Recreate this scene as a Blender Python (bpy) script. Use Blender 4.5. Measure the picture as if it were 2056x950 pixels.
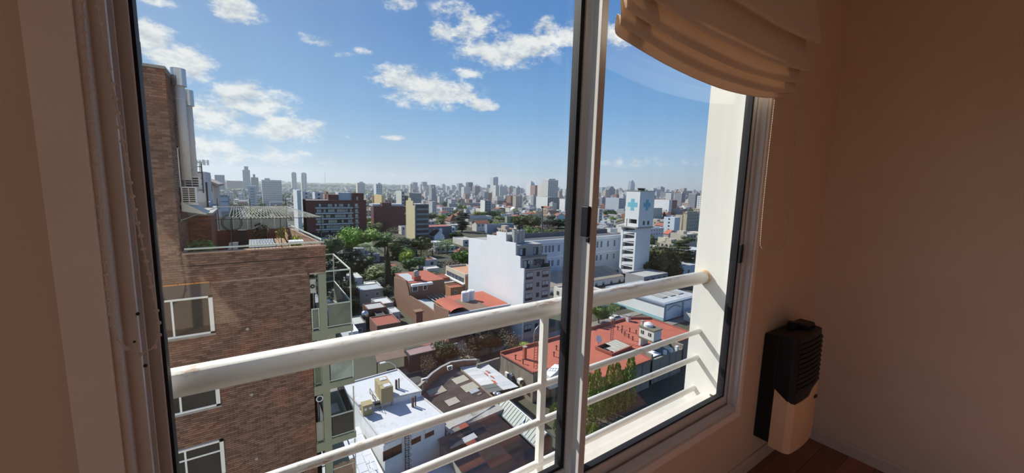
import bpy, bmesh, math, random
from mathutils import Vector, Matrix, noise as mnoise
R = random.Random(7)
S = bpy.context.scene
C = S.collection
for _o in list(bpy.data.objects): bpy.data.objects.remove(_o)

# ------------------------------------------------------------------ camera
FPX, CX, CY = 766.0, 1028.0, 475.0          # focal length and centre in pixels of the 2056x950 frame
YAW, PITCH, ROLL = math.radians(34.3), math.radians(7.36), math.radians(1.5)
EYE = Vector((0, 0, 1.5))
GROUND = -35.5
_f = Vector((math.sin(YAW)*math.cos(PITCH), math.cos(YAW)*math.cos(PITCH), -math.sin(PITCH)))
_r = _f.cross(Vector((0, 0, 1))).normalized(); _u = _r.cross(_f)
_r2 = _r*math.cos(ROLL) + _u*math.sin(ROLL); _u2 = _u*math.cos(ROLL) - _r*math.sin(ROLL)
cd = bpy.data.cameras.new('camera'); cam = bpy.data.objects.new('camera', cd); C.objects.link(cam)
cd.sensor_fit = 'HORIZONTAL'; cd.sensor_width = 36.0; cd.lens = FPX/2056*36.0
cd.clip_start = 0.02; cd.clip_end = 20000
_m = Matrix((_r2, _u2, -_f)).transposed().to_4x4(); _m.translation = EYE
cam.matrix_world = _m
S.camera = cam
S.view_settings.view_transform = 'Standard'; S.view_settings.look = 'None'
S.view_settings.gamma = 1.0; S.view_settings.exposure = 0.0; S.view_settings.use_curve_mapping = False
S.render.film_transparent = False
S.cycles.max_bounces = 10; S.cycles.diffuse_bounces = 6; S.cycles.glossy_bounces = 3
S.cycles.transparent_max_bounces = 16; S.cycles.volume_bounces = 0
S.cycles.sample_clamp_indirect = 6.0
S.cycles.use_denoising = True

def ray(x, y): return _f + _r2*((x-CX)/FPX) - _u2*((y-CY)/FPX)
def proj(p):
    d = Vector(p)-EYE; k = d.dot(_f)
    return (CX+FPX*d.dot(_r2)/k, CY-FPX*d.dot(_u2)/k)
def PY(x, y, Y): d = ray(x, y); return EYE + d*(Y/d.y)        # measured point on the plane y = Y
def PX(x, y, X): d = ray(x, y); return EYE + d*(X/d.x)
def PZ(x, y, Z): d = ray(x, y); return EYE + d*((Z-EYE.z)/d.z)
def azel(x, y):
    d = ray(x, y); return math.atan2(d.x, d.y), math.atan2(d.z, math.hypot(d.x, d.y))

# ------------------------------------------------------------------ sun
SUN_TO = Vector((-0.53, 1.0, 0.97)).normalized()
sl = bpy.data.lights.new('sun', 'SUN'); sl.energy = SUN_E = 6.9; sl.angle = math.radians(0.55); sl.color = (1.0, 0.95, 0.87)
so = bpy.data.objects.new('sun', sl); C.objects.link(so)
so.rotation_euler = SUN_TO.to_track_quat('Z', 'Y').to_euler(); so.location = (-20, 40, 60)

# ------------------------------------------------------------------ sky
def build_world():
    w = bpy.data.worlds.new('sky'); S.world = w; w.use_nodes = True
    nt = w.node_tree; N = nt.nodes; L = nt.links; N.clear()
    def nd(t, **k):
        n = N.new(t)
        for a, b in k.items(): setattr(n, a, b)
        return n
    def mth(op, a, b=None, c=None, clamp=False):
        n = nd('ShaderNodeMath', operation=op, use_clamp=clamp)
        for i, v in enumerate((a, b, c)):
            if v is None: continue
            if hasattr(v, 'is_output'): L.new(v, n.inputs[i])
            else: n.inputs[i].default_value = v
        return n.outputs[0]
    def ramp(fac, stops, interp='EASE'):
        n = nd('ShaderNodeValToRGB'); n.color_ramp.interpolation = interp
        e = n.color_ramp.elements
        while len(e) < len(stops): e.new(0.5)
        for q, (p, c) in zip(e, stops): q.position = p; q.color = (*c, 1)
        L.new(fac, n.inputs[0]); return n.outputs[0]
    def mixc(f, a, b):
        n = nd('ShaderNodeMix', data_type='RGBA')
        if hasattr(f, 'is_output'): L.new(f, n.inputs[0])
        else: n.inputs[0].default_value = f
        for i, v in ((6, a), (7, b)):
            if hasattr(v, 'is_output'): L.new(v, n.inputs[i])
            else: n.inputs[i].default_value = (*v, 1)
        return n.outputs[2]
    tc = nd('ShaderNodeTexCoord'); sep = nd('ShaderNodeSeparateXYZ'); L.new(tc.outputs['Generated'], sep.inputs[0])
    X, Y, Z = sep.outputs
    az = mth('ARCTAN2', X, Y); el = mth('ARCSINE', Z)
    elc = mth('MAXIMUM', el, 0.0)
    base = ramp(mth('DIVIDE', elc, 1.0), [(0.0, (.53, .68, .79)), (.07, (.40, .61, .84)), (.18, (.22, .46, .80)), (.36, (.115, .30, .67)), (.60, (.09, .24, .58)), (1.0, (.07, .19, .50))], 'LINEAR')
    # the sky pales around the sun
    vd = nd('ShaderNodeVectorMath', operation='DOT_PRODUCT'); L.new(tc.outputs['Generated'], vd.inputs[0]); vd.inputs[1].default_value = SUN_TO
    glow = mth('MULTIPLY', mth('POWER', mth('MAXIMUM', vd.outputs['Value'], 0.0), 5.0), 0.42)
    base = mixc(glow, base, (.80, .88, .95))
    # clouds: the sky in view, mirrored round the compass four times
    AZ0 = math.radians(-14)
    fold = mth('PINGPONG', mth('SUBTRACT', az, AZ0), math.pi/2)
    comb = nd('ShaderNodeCombineXYZ'); L.new(fold, comb.inputs[0]); L.new(el, comb.inputs[1])
    cl = [(470,20,60,34,.9),(300,75,60,45,.95),(365,125,80,42,.95),(330,5,50,16,.6),(800,5,36,20,.8),
          (510,205,95,42,.95),(430,230,90,40,.85),(580,258,75,30,1.0),(470,260,60,30,.55),(420,300,90,36,.75),(540,312,120,24,.45),(625,78,46,14,.6),(600,325,120,22,.35),
          (915,70,60,28,.95),(960,45,60,26,.75),(920,25,60,30,.45),(1005,105,100,34,1.0),(1060,92,80,32,.95),(1115,70,70,34,.9),(1110,50,40,20,.55),(1235,72,46,28,.85),
          (775,140,32,20,.7),(830,165,90,32,1.0),(880,185,90,34,1.0),(945,147,38,14,.8),(815,190,60,26,.7),(970,212,44,13,.85),(793,276,30,7,.55),(990,200,30,10,.5),
          (735,103,24,10,.55),(690,112,40,10,.35),(545,130,40,9,.3),(1300,325,170,14,.34),(750,350,400,12,.3),(1010,45,26,12,.4),(690,275,16,6,.4)]
    acc = None
    for (x, y, rx, ry, a) in cl:
        a0, e0 = azel(x, y); a1, _ = azel(x+rx*1.2, y); a2, _ = azel(x-rx*1.2, y); _, e1 = azel(x, y-ry*1.15); _, e2 = azel(x, y+ry*1.15)
        sb = nd('ShaderNodeVectorMath', operation='SUBTRACT'); L.new(comb.outputs[0], sb.inputs[0]); sb.inputs[1].default_value = (a0-AZ0, e0, 0)
        ml = nd('ShaderNodeVectorMath', operation='MULTIPLY'); L.new(sb.outputs[0], ml.inputs[0]); ml.inputs[1].default_value = (2/max(1e-4, a1-a2), 2/max(1e-4, e1-e2), 0)
        ln = nd('ShaderNodeVectorMath', operation='LENGTH'); L.new(ml.outputs[0], ln.inputs[0])
        mr = nd('ShaderNodeMapRange', interpolation_type='SMOOTHSTEP'); L.new(ln.outputs['Value'], mr.inputs[0])
        mr.inputs[1].default_value = 1.25; mr.inputs[2].default_value = 0.1; mr.inputs[3].default_value = 0; mr.inputs[4].default_value = a
        acc = mr.outputs[0] if acc is None else mth('MAXIMUM', acc, mr.outputs[0])
    mp = nd('ShaderNodeVectorMath', operation='MULTIPLY'); L.new(comb.outputs[0], mp.inputs[0]); mp.inputs[1].default_value = (1, 1.7, 1)
    def noi(scale, off, det=9, rough=.62):
        ad = nd('ShaderNodeVectorMath', operation='ADD'); L.new(mp.outputs[0], ad.inputs[0]); ad.inputs[1].default_value = off
        n = nd('ShaderNodeTexNoise', noise_dimensions='3D'); n.inputs['Scale'].default_value = scale; n.inputs['Detail'].default_value = det; n.inputs['Roughness'].default_value = rough
        L.new(ad.outputs[0], n.inputs['Vector']); return n.outputs[0]
    n1 = noi(15, (3, 1, 2), 10, .66); n2 = noi(15, (3.0, 1.03, 2), 10, .66); n3 = noi(60, (0, 4, 9), 6, .65)
    nn = mth('ADD', mth('MULTIPLY', n1, .8), mth('MULTIPLY', n3, .2))
    dens = mth('ADD', acc, mth('MULTIPLY', mth('SUBTRACT', nn, .5), 3.6))
    low = mth('MULTIPLY', mth('SUBTRACT', nn, .5), .0)
    mr = nd('ShaderNodeMapRange', interpolation_type='SMOOTHSTEP'); L.new(dens, mr.inputs[0]); mr.inputs[1].default_value = .18; mr.inputs[2].default_value = .95
    gate = nd('ShaderNodeMapRange', interpolation_type='SMOOTHSTEP'); L.new(acc, gate.inputs[0]); gate.inputs[1].default_value = .02; gate.inputs[2].default_value = .3
    alpha = mth('MULTIPLY', mth('MULTIPLY', mr.outputs[0], gate.outputs[0]), .95)
    shade = nd('ShaderNodeMapRange'); L.new(mth('ADD', mth('SUBTRACT', n1, n2), mth('MULTIPLY', mth('SUBTRACT', dens, .8), -.10)), shade.inputs[0])
    shade.inputs[1].default_value = -.20; shade.inputs[2].default_value = .06; shade.inputs[3].default_value = 0; shade.inputs[4].default_value = 1
    ccol = mixc(shade.outputs[0], (.50, .57, .65), (.97, .97, .96))
    col = mixc(alpha, base, ccol)
    # below the horizon: the town's own dull tone (never seen)
    g = mth('GREATER_THAN', el, -.004)
    col = mixc(g, (.30, .32, .32), col)
    bg = nd('ShaderNodeBackground'); L.new(col, bg.inputs[0]); bg.inputs[1].default_value = 1.0
    out = nd('ShaderNodeOutputWorld'); L.new(bg.outputs[0], out.inputs[0])
build_world()

# ------------------------------------------------------------------ materials
MATS = {}
def mat(name, col, rough=.8, spec=.3, var=.12, scale=3.0, metal=0., bump=0., stain=0., stain_col=(.1,.08,.06), objcol=False, island=False, streak=0., alpha=None):
    """procedural paint/plaster/metal: base colour, mottling, optional run-down streaks, per-piece variation"""
    if name in MATS: return MATS[name]
    m = bpy.data.materials.new(name); m.use_nodes = True; MATS[name] = m
    nt = m.node_tree; N = nt.nodes; L = nt.links; b = N['Principled BSDF']
    b.inputs['Roughness'].default_value = rough; b.inputs['Metallic'].default_value = metal
    b.inputs['Specular IOR Level'].default_value = spec
    tc = N.new('ShaderNodeTexCoord')
    if objcol:
        oi = N.new('ShaderNodeObjectInfo'); c = oi.outputs['Color']
    else:
        rg = N.new('ShaderNodeRGB'); rg.outputs[0].default_value = (*col, 1); c = rg.outputs[0]
    def hsv(c, fac, lo, hi):
        h = N.new('ShaderNodeHueSaturation'); mr = N.new('ShaderNodeMapRange'); L.new(fac, mr.inputs[0])
        mr.inputs[3].default_value = lo; mr.inputs[4].default_value = hi
        L.new(mr.outputs[0], h.inputs['Value']); L.new(c, h.inputs['Color']); return h.outputs[0]
    if var > 0:
        no = N.new('ShaderNodeTexNoise'); no.inputs['Scale'].default_value = scale; no.inputs['Detail'].default_value = 7; no.inputs['Roughness'].default_value = .65
        L.new(tc.outputs['Object'], no.inputs['Vector'])
        c = hsv(c, no.outputs[0], 1-2.2*var, 1+2.2*var)
    if island:
        ge = N.new('ShaderNodeNewGeometry'); c = hsv(c, ge.outputs['Random Per Island'], .62, 1.35)
    if streak > 0:
        mp = N.new('ShaderNodeMapping'); mp.inputs['Scale'].default_value = (2.2, 2.2, .16); L.new(tc.outputs['Object'], mp.inputs[0])
        n2 = N.new('ShaderNodeTexNoise'); n2.inputs['Scale'].default_value = 1.0; n2.inputs['Detail'].default_value = 6; L.new(mp.outputs[0], n2.inputs['Vector'])
        mr = N.new('ShaderNodeMapRange'); L.new(n2.outputs[0], mr.inputs[0]); mr.inputs[1].default_value = .5; mr.inputs[2].default_value = .75; mr.inputs[4].default_value = streak
        mx = N.new('ShaderNodeMix'); mx.data_type = 'RGBA'; L.new(mr.outputs[0], mx.inputs[0]); L.new(c, mx.inputs[6]); mx.inputs[7].default_value = (*stain_col, 1); c = mx.outputs[2]
    if stain > 0:
        n3 = N.new('ShaderNodeTexNoise'); n3.inputs['Scale'].default_value = scale*.35; n3.inputs['Detail'].default_value = 9; n3.inputs['Roughness'].default_value = .7; L.new(tc.outputs['Object'], n3.inputs['Vector'])
        mr = N.new('ShaderNodeMapRange'); L.new(n3.outputs[0], mr.inputs[0]); mr.inputs[1].default_value = .56; mr.inputs[2].default_value = .68; mr.inputs[4].default_value = stain
        mx = N.new('ShaderNodeMix'); mx.data_type = 'RGBA'; L.new(mr.outputs[0], mx.inputs[0]); L.new(c, mx.inputs[6]); mx.inputs[7].default_value = (*stain_col, 1); c = mx.outputs[2]
    L.new(c, b.inputs['Base Color'])
    if bump > 0:
        nb = N.new('ShaderNodeTexNoise'); nb.inputs['Scale'].default_value = scale*14; nb.inputs['Detail'].default_value = 4; L.new(tc.outputs['Object'], nb.inputs['Vector'])
        bp = N.new('ShaderNodeBump'); bp.inputs['Strength'].default_value = bump; bp.inputs['Distance'].default_value = .01; L.new(nb.outputs[0], bp.inputs['Height']); L.new(bp.outputs[0], b.inputs['Normal'])
    return m
def glass_mat(name, tint=(.96, .98, .97), refl=1.0, dirt=.03, dirtcol=(.8, .8, .78), streaky=False):
    if name in MATS: return MATS[name]
    m = bpy.data.materials.new(name); m.use_nodes = True; MATS[name] = m
    nt = m.node_tree; N = nt.nodes; L = nt.links; N.clear()
    out = N.new('ShaderNodeOutputMaterial'); tr = N.new('ShaderNodeBsdfTransparent'); tr.inputs[0].default_value = (*tint, 1)
    gl = N.new('ShaderNodeBsdfGlossy'); gl.inputs['Roughness'].default_value = .0
    lw = N.new('ShaderNodeLayerWeight'); lw.inputs[0].default_value = .5
    pw = N.new('ShaderNodeMath'); pw.operation = 'POWER'; L.new(lw.outputs['Facing'], pw.inputs[0]); pw.inputs[1].default_value = 5.0
    k = N.new('ShaderNodeMath'); k.operation = 'MULTIPLY_ADD'; L.new(pw.outputs[0], k.inputs[0]); k.inputs[1].default_value = .9*refl; k.inputs[2].default_value = .04*refl
    mx = N.new('ShaderNodeMixShader'); L.new(k.outputs[0], mx.inputs[0]); L.new(tr.outputs[0], mx.inputs[1]); L.new(gl.outputs[0], mx.inputs[2])
    df = N.new('ShaderNodeBsdfDiffuse'); df.inputs[0].default_value = (*dirtcol, 1)
    tc = N.new('ShaderNodeTexCoord'); mp = N.new('ShaderNodeMapping'); mp.inputs['Scale'].default_value = (9, 9, .8) if streaky else (.8, .8, .8); L.new(tc.outputs['Object'], mp.inputs[0])
    no = N.new('ShaderNodeTexNoise'); no.inputs['Scale'].default_value = 1.6; no.inputs['Detail'].default_value = 8; L.new(mp.outputs[0], no.inputs['Vector'])
    mr = N.new('ShaderNodeMapRange'); L.new(no.outputs[0], mr.inputs[0]); mr.inputs[1].default_value = .35 if streaky else .0; mr.inputs[2].default_value = .8 if streaky else .6; mr.inputs[4].default_value = dirt
    m2 = N.new('ShaderNodeMixShader'); L.new(mr.outputs[0], m2.inputs[0]); L.new(mx.outputs[0], m2.inputs[1]); L.new(df.outputs[0], m2.inputs[2])
    L.new(m2.outputs[0], out.inputs[0])
    return m
OBJP = lambda: mat('town_paint', (1,1,1), objcol=True, var=.07, scale=.35, streak=.22, stain_col=(.22,.21,.2), rough=.9, spec=.15)

# ------------------------------------------------------------------ mesh helpers
ORG = {}
class MB:
    def __init__(s): s.v = []; s.f = []
    def poly(s, pts):
        n = len(s.v); s.v += [tuple(p) for p in pts]; s.f.append(tuple(range(n, n+len(pts)))); return s
    def box(s, x0, x1, y0, y1, z0, z1):
        n = len(s.v)
        s.v += [(x0,y0,z0),(x1,y0,z0),(x1,y1,z0),(x0,y1,z0),(x0,y0,z1),(x1,y0,z1),(x1,y1,z1),(x0,y1,z1)]
        s.f += [tuple(n+i for i in q) for q in ((0,3,2,1),(4,5,6,7),(0,1,5,4),(1,2,6,5),(2,3,7,6),(3,0,4,7))]; return s
    def hexa(s, b, t):
        """eight-cornered solid from four bottom and four top points (counter-clockwise from above)"""
        n = len(s.v); s.v += [tuple(p) for p in b]+[tuple(p) for p in t]; k = len(b)
        s.f.append(tuple(n+i for i in reversed(range(k)))); s.f.append(tuple(n+k+i for i in range(k)))
        for i in range(k): j = (i+1) % k; s.f.append((n+i, n+j, n+k+j, n+k+i))
        return s
    def prism(s, pts, z0, z1):
        return s.hexa([(x, y, z0) for x, y in pts], [(x, y, z1) for x, y in pts])
    def prism_x(s, pts, x0, x1):   # profile (y,z), counter-clockwise seen from +x
        k = len(pts); n = len(s.v); s.v += [(x0, y, z) for y, z in pts]+[(x1, y, z) for y, z in pts]
        s.f.append(tuple(n+i for i in reversed(range(k)))); s.f.append(tuple(n+k+i for i in range(k)))
        for i in range(k): j = (i+1) % k; s.f.append((n+i, n+j, n+k+j, n+k+i))
        return s
    def prism_y(s, pts, y0, y1):   # profile (x,z)
        k = len(pts); n = len(s.v); s.v += [(x, y0, z) for x, z in pts]+[(x, y1, z) for x, z in pts]
        s.f.append(tuple(n+i for i in range(k))); s.f.append(tuple(n+k+i for i in reversed(range(k))))
        for i in range(k): j = (i+1) % k; s.f.append((n+j, n+i, n+k+i, n+k+j))
        return s
    def tube(s, path, r, seg=8, caps=True):
        pts = [Vector(p) for p in path]; n0 = len(s.v); up = None
        rr = r if isinstance(r, (list, tuple)) else [r]*len(pts)
        for i, p in enumerate(pts):
            t = (pts[min(i+1, len(pts)-1)]-pts[max(i-1, 0)]).normalized()
            a = Vector((0, 0, 1)) if abs(t.z) < .95 else Vector((1, 0, 0))
            if up is not None and (up - t*up.dot(t)).length > .2: a = up
            a = (a - t*a.dot(t)).normalized(); up = a; b = t.cross(a)
            for k in range(seg):
                th = 2*math.pi*k/seg; s.v.append(tuple(p + (a*math.cos(th)+b*math.sin(th))*rr[i]))
        for i in range(len(pts)-1):
            for k in range(seg):
                j = (k+1) % seg; o = n0+i*seg; s.f.append((o+k, o+j, o+seg+j, o+seg+k))
        if caps:
            s.f.append(tuple(n0+k for k in reversed(range(seg)))); s.f.append(tuple(n0+(len(pts)-1)*seg+k for k in range(seg)))
        return s
    def bar(s, a, b, w, h=None):
        """square bar between two points"""
        a, b = Vector(a), Vector(b); h = h or w; t = (b-a).normalized()
        up = Vector((0, 0, 1)) if abs(t.z) < .95 else Vector((0, 1, 0))
        x = t.cross(up).normalized()*w/2; y = x.normalized().cross(t)*h/2
        return s.hexa([a-x-y, a+x-y, a+x+y, a-x+y], [b-x-y, b+x-y, b+x+y, b-x+y])
    def lathe(s, prof, c, seg=16):
        n0 = len(s.v); cx, cy = c
        for r, z in prof:
            for k in range(seg): th = 2*math.pi*k/seg; s.v.append((cx+r*math.cos(th), cy+r*math.sin(th), z))
        for i in range(len(prof)-1):
            for k in range(seg): j = (k+1) % seg; o = n0+i*seg; s.f.append((o+k, o+j, o+seg+j, o+seg+k))
        s.f.append(tuple(n0+k for k in reversed(range(seg)))); s.f.append(tuple(n0+(len(prof)-1)*seg+k for k in range(seg)))
        return s
    def blob(s, c, r, sub=1, amp=.25, seed=0):
        """lumpy ball"""
        bm = bmesh.new(); bmesh.ops.create_icosphere(bm, subdivisions=sub, radius=1.0)
        n0 = len(s.v); rx, ry, rz = (r, r, r) if not isinstance(r, (list, tuple)) else r
        for v in bm.verts:
            k = 1+amp*mnoise.noise(v.co*2.1+Vector((seed*3.1, seed*1.7, seed)))*2
            s.v.append((c[0]+v.co.x*rx*k, c[1]+v.co.y*ry*k, c[2]+v.co.z*rz*k))
        s.f += [tuple(n0+v.index for v in f.verts) for f in bm.faces]; bm.free(); return s
    def build(s, name, m, parent=None, smooth=False, label=None, color=None, kind=None, raw=False):
        me = bpy.data.meshes.new(name); o = ORG.get(parent.name, Vector()) if parent and not raw else Vector()
        me.from_pydata([(x-o.x, y-o.y, z-o.z) for x, y, z in s.v], [], s.f)
        if smooth:
            for p in me.polygons: p.use_smooth = True
        me.materials.append(m); me.update()
        ob = bpy.data.objects.new(name, me); C.objects.link(ob)
        if parent: ob.parent = parent; ORG[ob.name] = o
        if label: ob['label'] = label
        if kind: ob['kind'] = kind
        if color: ob.color = (*color, 1)
        return ob
def tag(o, label, cat, group=None, kind=None):
    o['label'] = label; o['category'] = cat
    if group: o['group'] = group
    if kind: o['kind'] = kind
    return o
def thing(name, loc, label=None, cat=None, group=None, kind=None):
    o = bpy.data.objects.new(name, None); C.objects.link(o); o.location = loc; o.empty_display_size = .3
    ORG[o.name] = Vector(loc)
    if label: tag(o, label, cat, group)
    if kind: o['kind'] = kind
    return o
def struct(o): o['kind'] = 'structure'; return o
def copy_tree(o, parent=None):
    c = o.copy(); C.objects.link(c)
    if parent: c.parent = parent
    for ch in list(o.children): copy_tree(ch, c)
    return c
def bevel(o, w, seg=2):
    md = o.modifiers.new('bevel', 'BEVEL'); md.width = w; md.segments = seg; md.limit_method = 'ANGLE'; md.angle_limit = math.radians(40); return o
def linked(name, me, loc, parent, rot=None, color=None):
    o = bpy.data.objects.new(name, me); C.objects.link(o); o.parent = parent; o.location = loc
    if rot: o.rotation_euler = rot
    if color: o.color = (*color, 1)
    return o
# ================================================================== the room
WY = .84                                    # inner face of the window wall
M_wall = mat('peach_wall_paint', (.76, .58, .42), var=.035, scale=5, bump=.12, rough=.85)
M_ceil = mat('ceiling_paint', (.78, .74, .68), var=.03, scale=3)
M_trim = mat('window_trim_paint', (.92, .80, .68), var=.04, scale=8, rough=.6)
M_alu = mat('white_aluminium', (.66, .62, .58), var=.03, scale=10, rough=.45, spec=.4)
M_rubber = mat('black_rubber_gasket', (.012, .012, .016), rough=.6)
M_black = mat('black_plastic', (.011, .011, .013), rough=.45, var=.03)
M_plank = mat('wood_plank', (.30, .105, .05), objcol=True, rough=.42, spec=.5, var=.14, scale=9)
M_base = mat('baseboard_paint', (.68, .54, .43), var=.05, scale=8, rough=.6)
M_ext = mat('exterior_white_paint', (.80, .79, .75), var=.03, scale=6, rough=.75, streak=.08, stain_col=(.5,.42,.32))
XL, XR, YB, ZC = -1.25, 2.81, -3.0, 2.72
fl = thing('floor', (0, 0, 0), kind='structure')
MB().box(XL-.15, XR+.15, YB-.15, WY, -.2, -.012).build('subfloor', mat('subfloor_dark', (.03,.02,.015)), fl)
y = YB; row = 0
while y < WY-.001:
    y1 = min(y+.115, WY); x = XL - R.random()*.9; row += 1
    while x < XR:
        xn = x+.75+R.random()*.5
        a, b = max(x, XL)+.0008, min(xn, XR)-.0008
        if b-a > .02:
            k = .75+R.random()*.5
            MB().box(a, b, y+.0006, y1-.0006, -.012, 0).build('plank', M_plank, fl, color=(.29*k, .125*k, .07*k))
        x = xn
    y = y1
struct(MB().box(XL-.15, XR+.15, YB-.15, WY+.25, ZC, ZC+.2).build('ceiling', M_ceil))
struct(MB().box(XR, XR+.15, YB-.15, WY, 0, ZC).build('wall_right', M_wall))
struct(MB().box(XL-.15, XL, YB-.15, -2.75, 0, ZC).box(XL-.15, XL, -.3, WY, 0, ZC).box(XL-.15, XL, -2.75, -.3, 0, .10).box(XL-.15, XL, -2.75, -.3, 2.25, ZC).build('wall_left', M_wall))  # left wall opened up for the added window, to let daylight in
w2 = thing('added_side_window', (XL-.08, -1.5, .10), kind='structure')   # unseen side window, added behind the viewer to brighten the room
fr2 = MB().box(XL-.12, XL-.04, -2.75, -2.69, .10, 2.25).box(XL-.12, XL-.04, -.36, -.3, .10, 2.25).box(XL-.12, XL-.04, -2.69, -.36, .10, .16).box(XL-.12, XL-.04, -2.69, -.36, 2.19, 2.25).box(XL-.11, XL-.05, -1.5, -1.45, .16, 2.19).build('added_window_frame', mat('white_aluminium', (.66, .62, .58), var=.03, scale=10, rough=.45, spec=.4), w2)
struct(MB().box(XL, XR, YB-.15, YB, 0, ZC).build('wall_back', M_wall))
OX0, OX1, OZ0, OZ1 = -.198, 1.965, .415, 2.32      # window opening
wf = MB()
wf.box(XL-.15, OX0, WY, WY+.125, -.2, ZC).box(OX1, XR+.15, WY, WY+.125, -.2, ZC).box(OX0, OX1, WY, WY+.125, -.2, OZ0).box(OX0, OX1, WY, WY+.125, OZ1, ZC)
struct(wf.build('wall_front', M_wall))
def base(name, a, b):
    (x0, y0), (x1, y1) = a, b
    m = MB()
    if abs(y0-y1) < 1e-6: m.prism_x([(y0, 0), (y0, .075), (y0-.008, .075), (y0-.014, .06), (y0-.014, 0)], x0, x1)
    else: m.prism_y([(x0, 0), (x0, .075), (x0-.008, .075), (x0-.014, .06), (x0-.014, 0)], y0, y1)
    return struct(m.build(name, M_base))
base('baseboard_front', (XL, WY), (XR-.014, WY)); base('baseboard_right', (XR, YB), (XR, WY))
# casing round the window (mitred frame proud of the wall)
cs = thing('trim_1', (.9, WY, OZ0), kind='structure')
MB().prism_y([(OX0-.0487, OZ0-.04), (OX0, OZ0), (OX0, OZ1+.03), (OX0-.0487, OZ1+.03)], WY-.012, WY).build('casing_side', M_trim, cs)
MB().prism_y([(OX1, OZ0), (OX1+.03, OZ0-.035), (OX1+.03, OZ1+.03), (OX1, OZ1+.03)], WY-.012, WY).build('casing_side', M_trim, cs)
MB().prism_y([(OX0-.0487, OZ0-.04), (OX1+.03, OZ0-.035), (OX1, OZ0), (OX0, OZ0)], WY-.012, WY).build('casing_sill', M_trim, cs)
MB().box(OX0, OX1, WY-.012, WY, OZ1, OZ1+.03).build('casing_head', M_trim, cs)
# the sliding window
win = thing('window_1', (.9, .9, OZ0), kind='structure')
JL, JR = OX0, OX1                                   # jamb outer edges
fr = MB()
for x0, s in ((JL, 1), (JR, -1)):                   # stepped jamb profile with two track grooves
    pr = [(x0, .838), (x0+s*.010, .838), (x0+s*.010, .862), (x0+s*.028, .862), (x0+s*.028, .872), (x0+s*.012, .872), (x0+s*.012, .905), (x0+s*.026, .905), (x0+s*.026, .912), (x0+s*.012, .912), (x0+s*.012, .914), (x0, .914)] if s < 0 else [(x0, .838), (x0+s*.010, .838), (x0+s*.010, .862), (x0+s*.028, .862), (x0+s*.028, .872), (x0+s*.012, .872), (x0+s*.012, .915), (x0+s*.026, .915), (x0+s*.026, .922), (x0+s*.012, .922), (x0+s*.012, .988), (x0+s*.03, .988), (x0+s*.03, 1.0), (x0, 1.0)]
    if s < 0: pr = pr[::-1]
    fr.prism(pr[::-1], OZ0, OZ1)
    fr_o = fr.build('jamb', M_alu, win); fr = MB()
MB().prism_x([(.838, OZ0), (1.0, OZ0), (1.0, OZ0+.022), (.985, OZ0+.022), (.944, OZ0+.018), (.915, OZ0+.03), (.872, OZ0+.018), (.862, OZ0+.03), (.838, OZ0+.018)], JL, 1.949).build('sill_track', M_alu, win)
MB().box(JL, 1.949, .838, 1.0, OZ1-.03, OZ1).build('head_track', M_alu, win)
for i, z in enumerate((.97, 1.16, 1.0-.29)):       # drilled holes in the left jamb
    pass
G_win = glass_mat('window_glass', tint=(.965, .98, .975), refl=1.0, dirt=.035, streaky=True)
def sash(x0, x1, yc, gz0=.483, wl=.034, wr=.034, gl=.012, gr=.012):
    """one sliding leaf: stiles, rails, gasket and pane"""
    z0, z1 = OZ0+.022, OZ1-.022; h = .019
    sa = MB().box(x0, x0+wl, yc-h, yc+h, z0, z1).build('sash', M_alu, win); bevel(sa, .002)
    s2 = MB().box(x1-wr, x1, yc-h, yc+h, z0, z1).build('stile', M_alu, sa); bevel(s2, .002)
    MB().box(x0+wl, x1-wr, yc-h, yc+h, z0, gz0).build('bottom_rail', M_alu, sa)
    MB().box(x0+wl, x1-wr, yc-h, yc+h, z1-.045, z1).build('top_rail', M_alu, sa)
    g = MB(); a, b, c, d = x0+wl, x1-wr, gz0, z1-.045
    g.box(a, a+gl, yc-.012, yc+.0195, c, d).box(b-gr, b, yc-.012, yc+.0195, c, d).box(a+gl, b-gr, yc-.012, yc+.012, c, c+.008).box(a+gl, b-gr, yc-.012, yc+.012, d-.008, d)
    g.build('gasket', M_rubber, sa)
    MB().box(a+.004, b-.004, yc-.0025, yc+.0025, c+.003, d-.003).build('glass_pane', G_win, sa)
    return sa
sL = sash(-.179, .930, .952, gl=.005, gr=.016, wl=.0225, wr=.034)
sR = sash(.907, 1.953, .894, wl=.028, wr=.032, gl=.0035, gr=.014)
lt = MB().box(.893, .907, .878, .910, 1.345, 1.445).box(.893, .900, .870, .884, 1.328, 1.345).build('latch', M_black, sR, label='black latch'); bevel(lt, .003)
pz = PY(1499, 507, .875)
lt = MB().box(1.905, 1.925, .862, .876, pz.z-.045, pz.z+.045).build('latch', M_black, sR, label='black pull'); bevel(lt, .003)
for (px, py, r) in ((277, 630, .0028), (270, 686, .0018), (292, 734, .0028)):
    p = PY(px, py, .862)
    MB().tube([(p.x, .860, p.z), (p.x, .8625, p.z)], r, 10).build('screw_hole', M_black, win)
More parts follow.
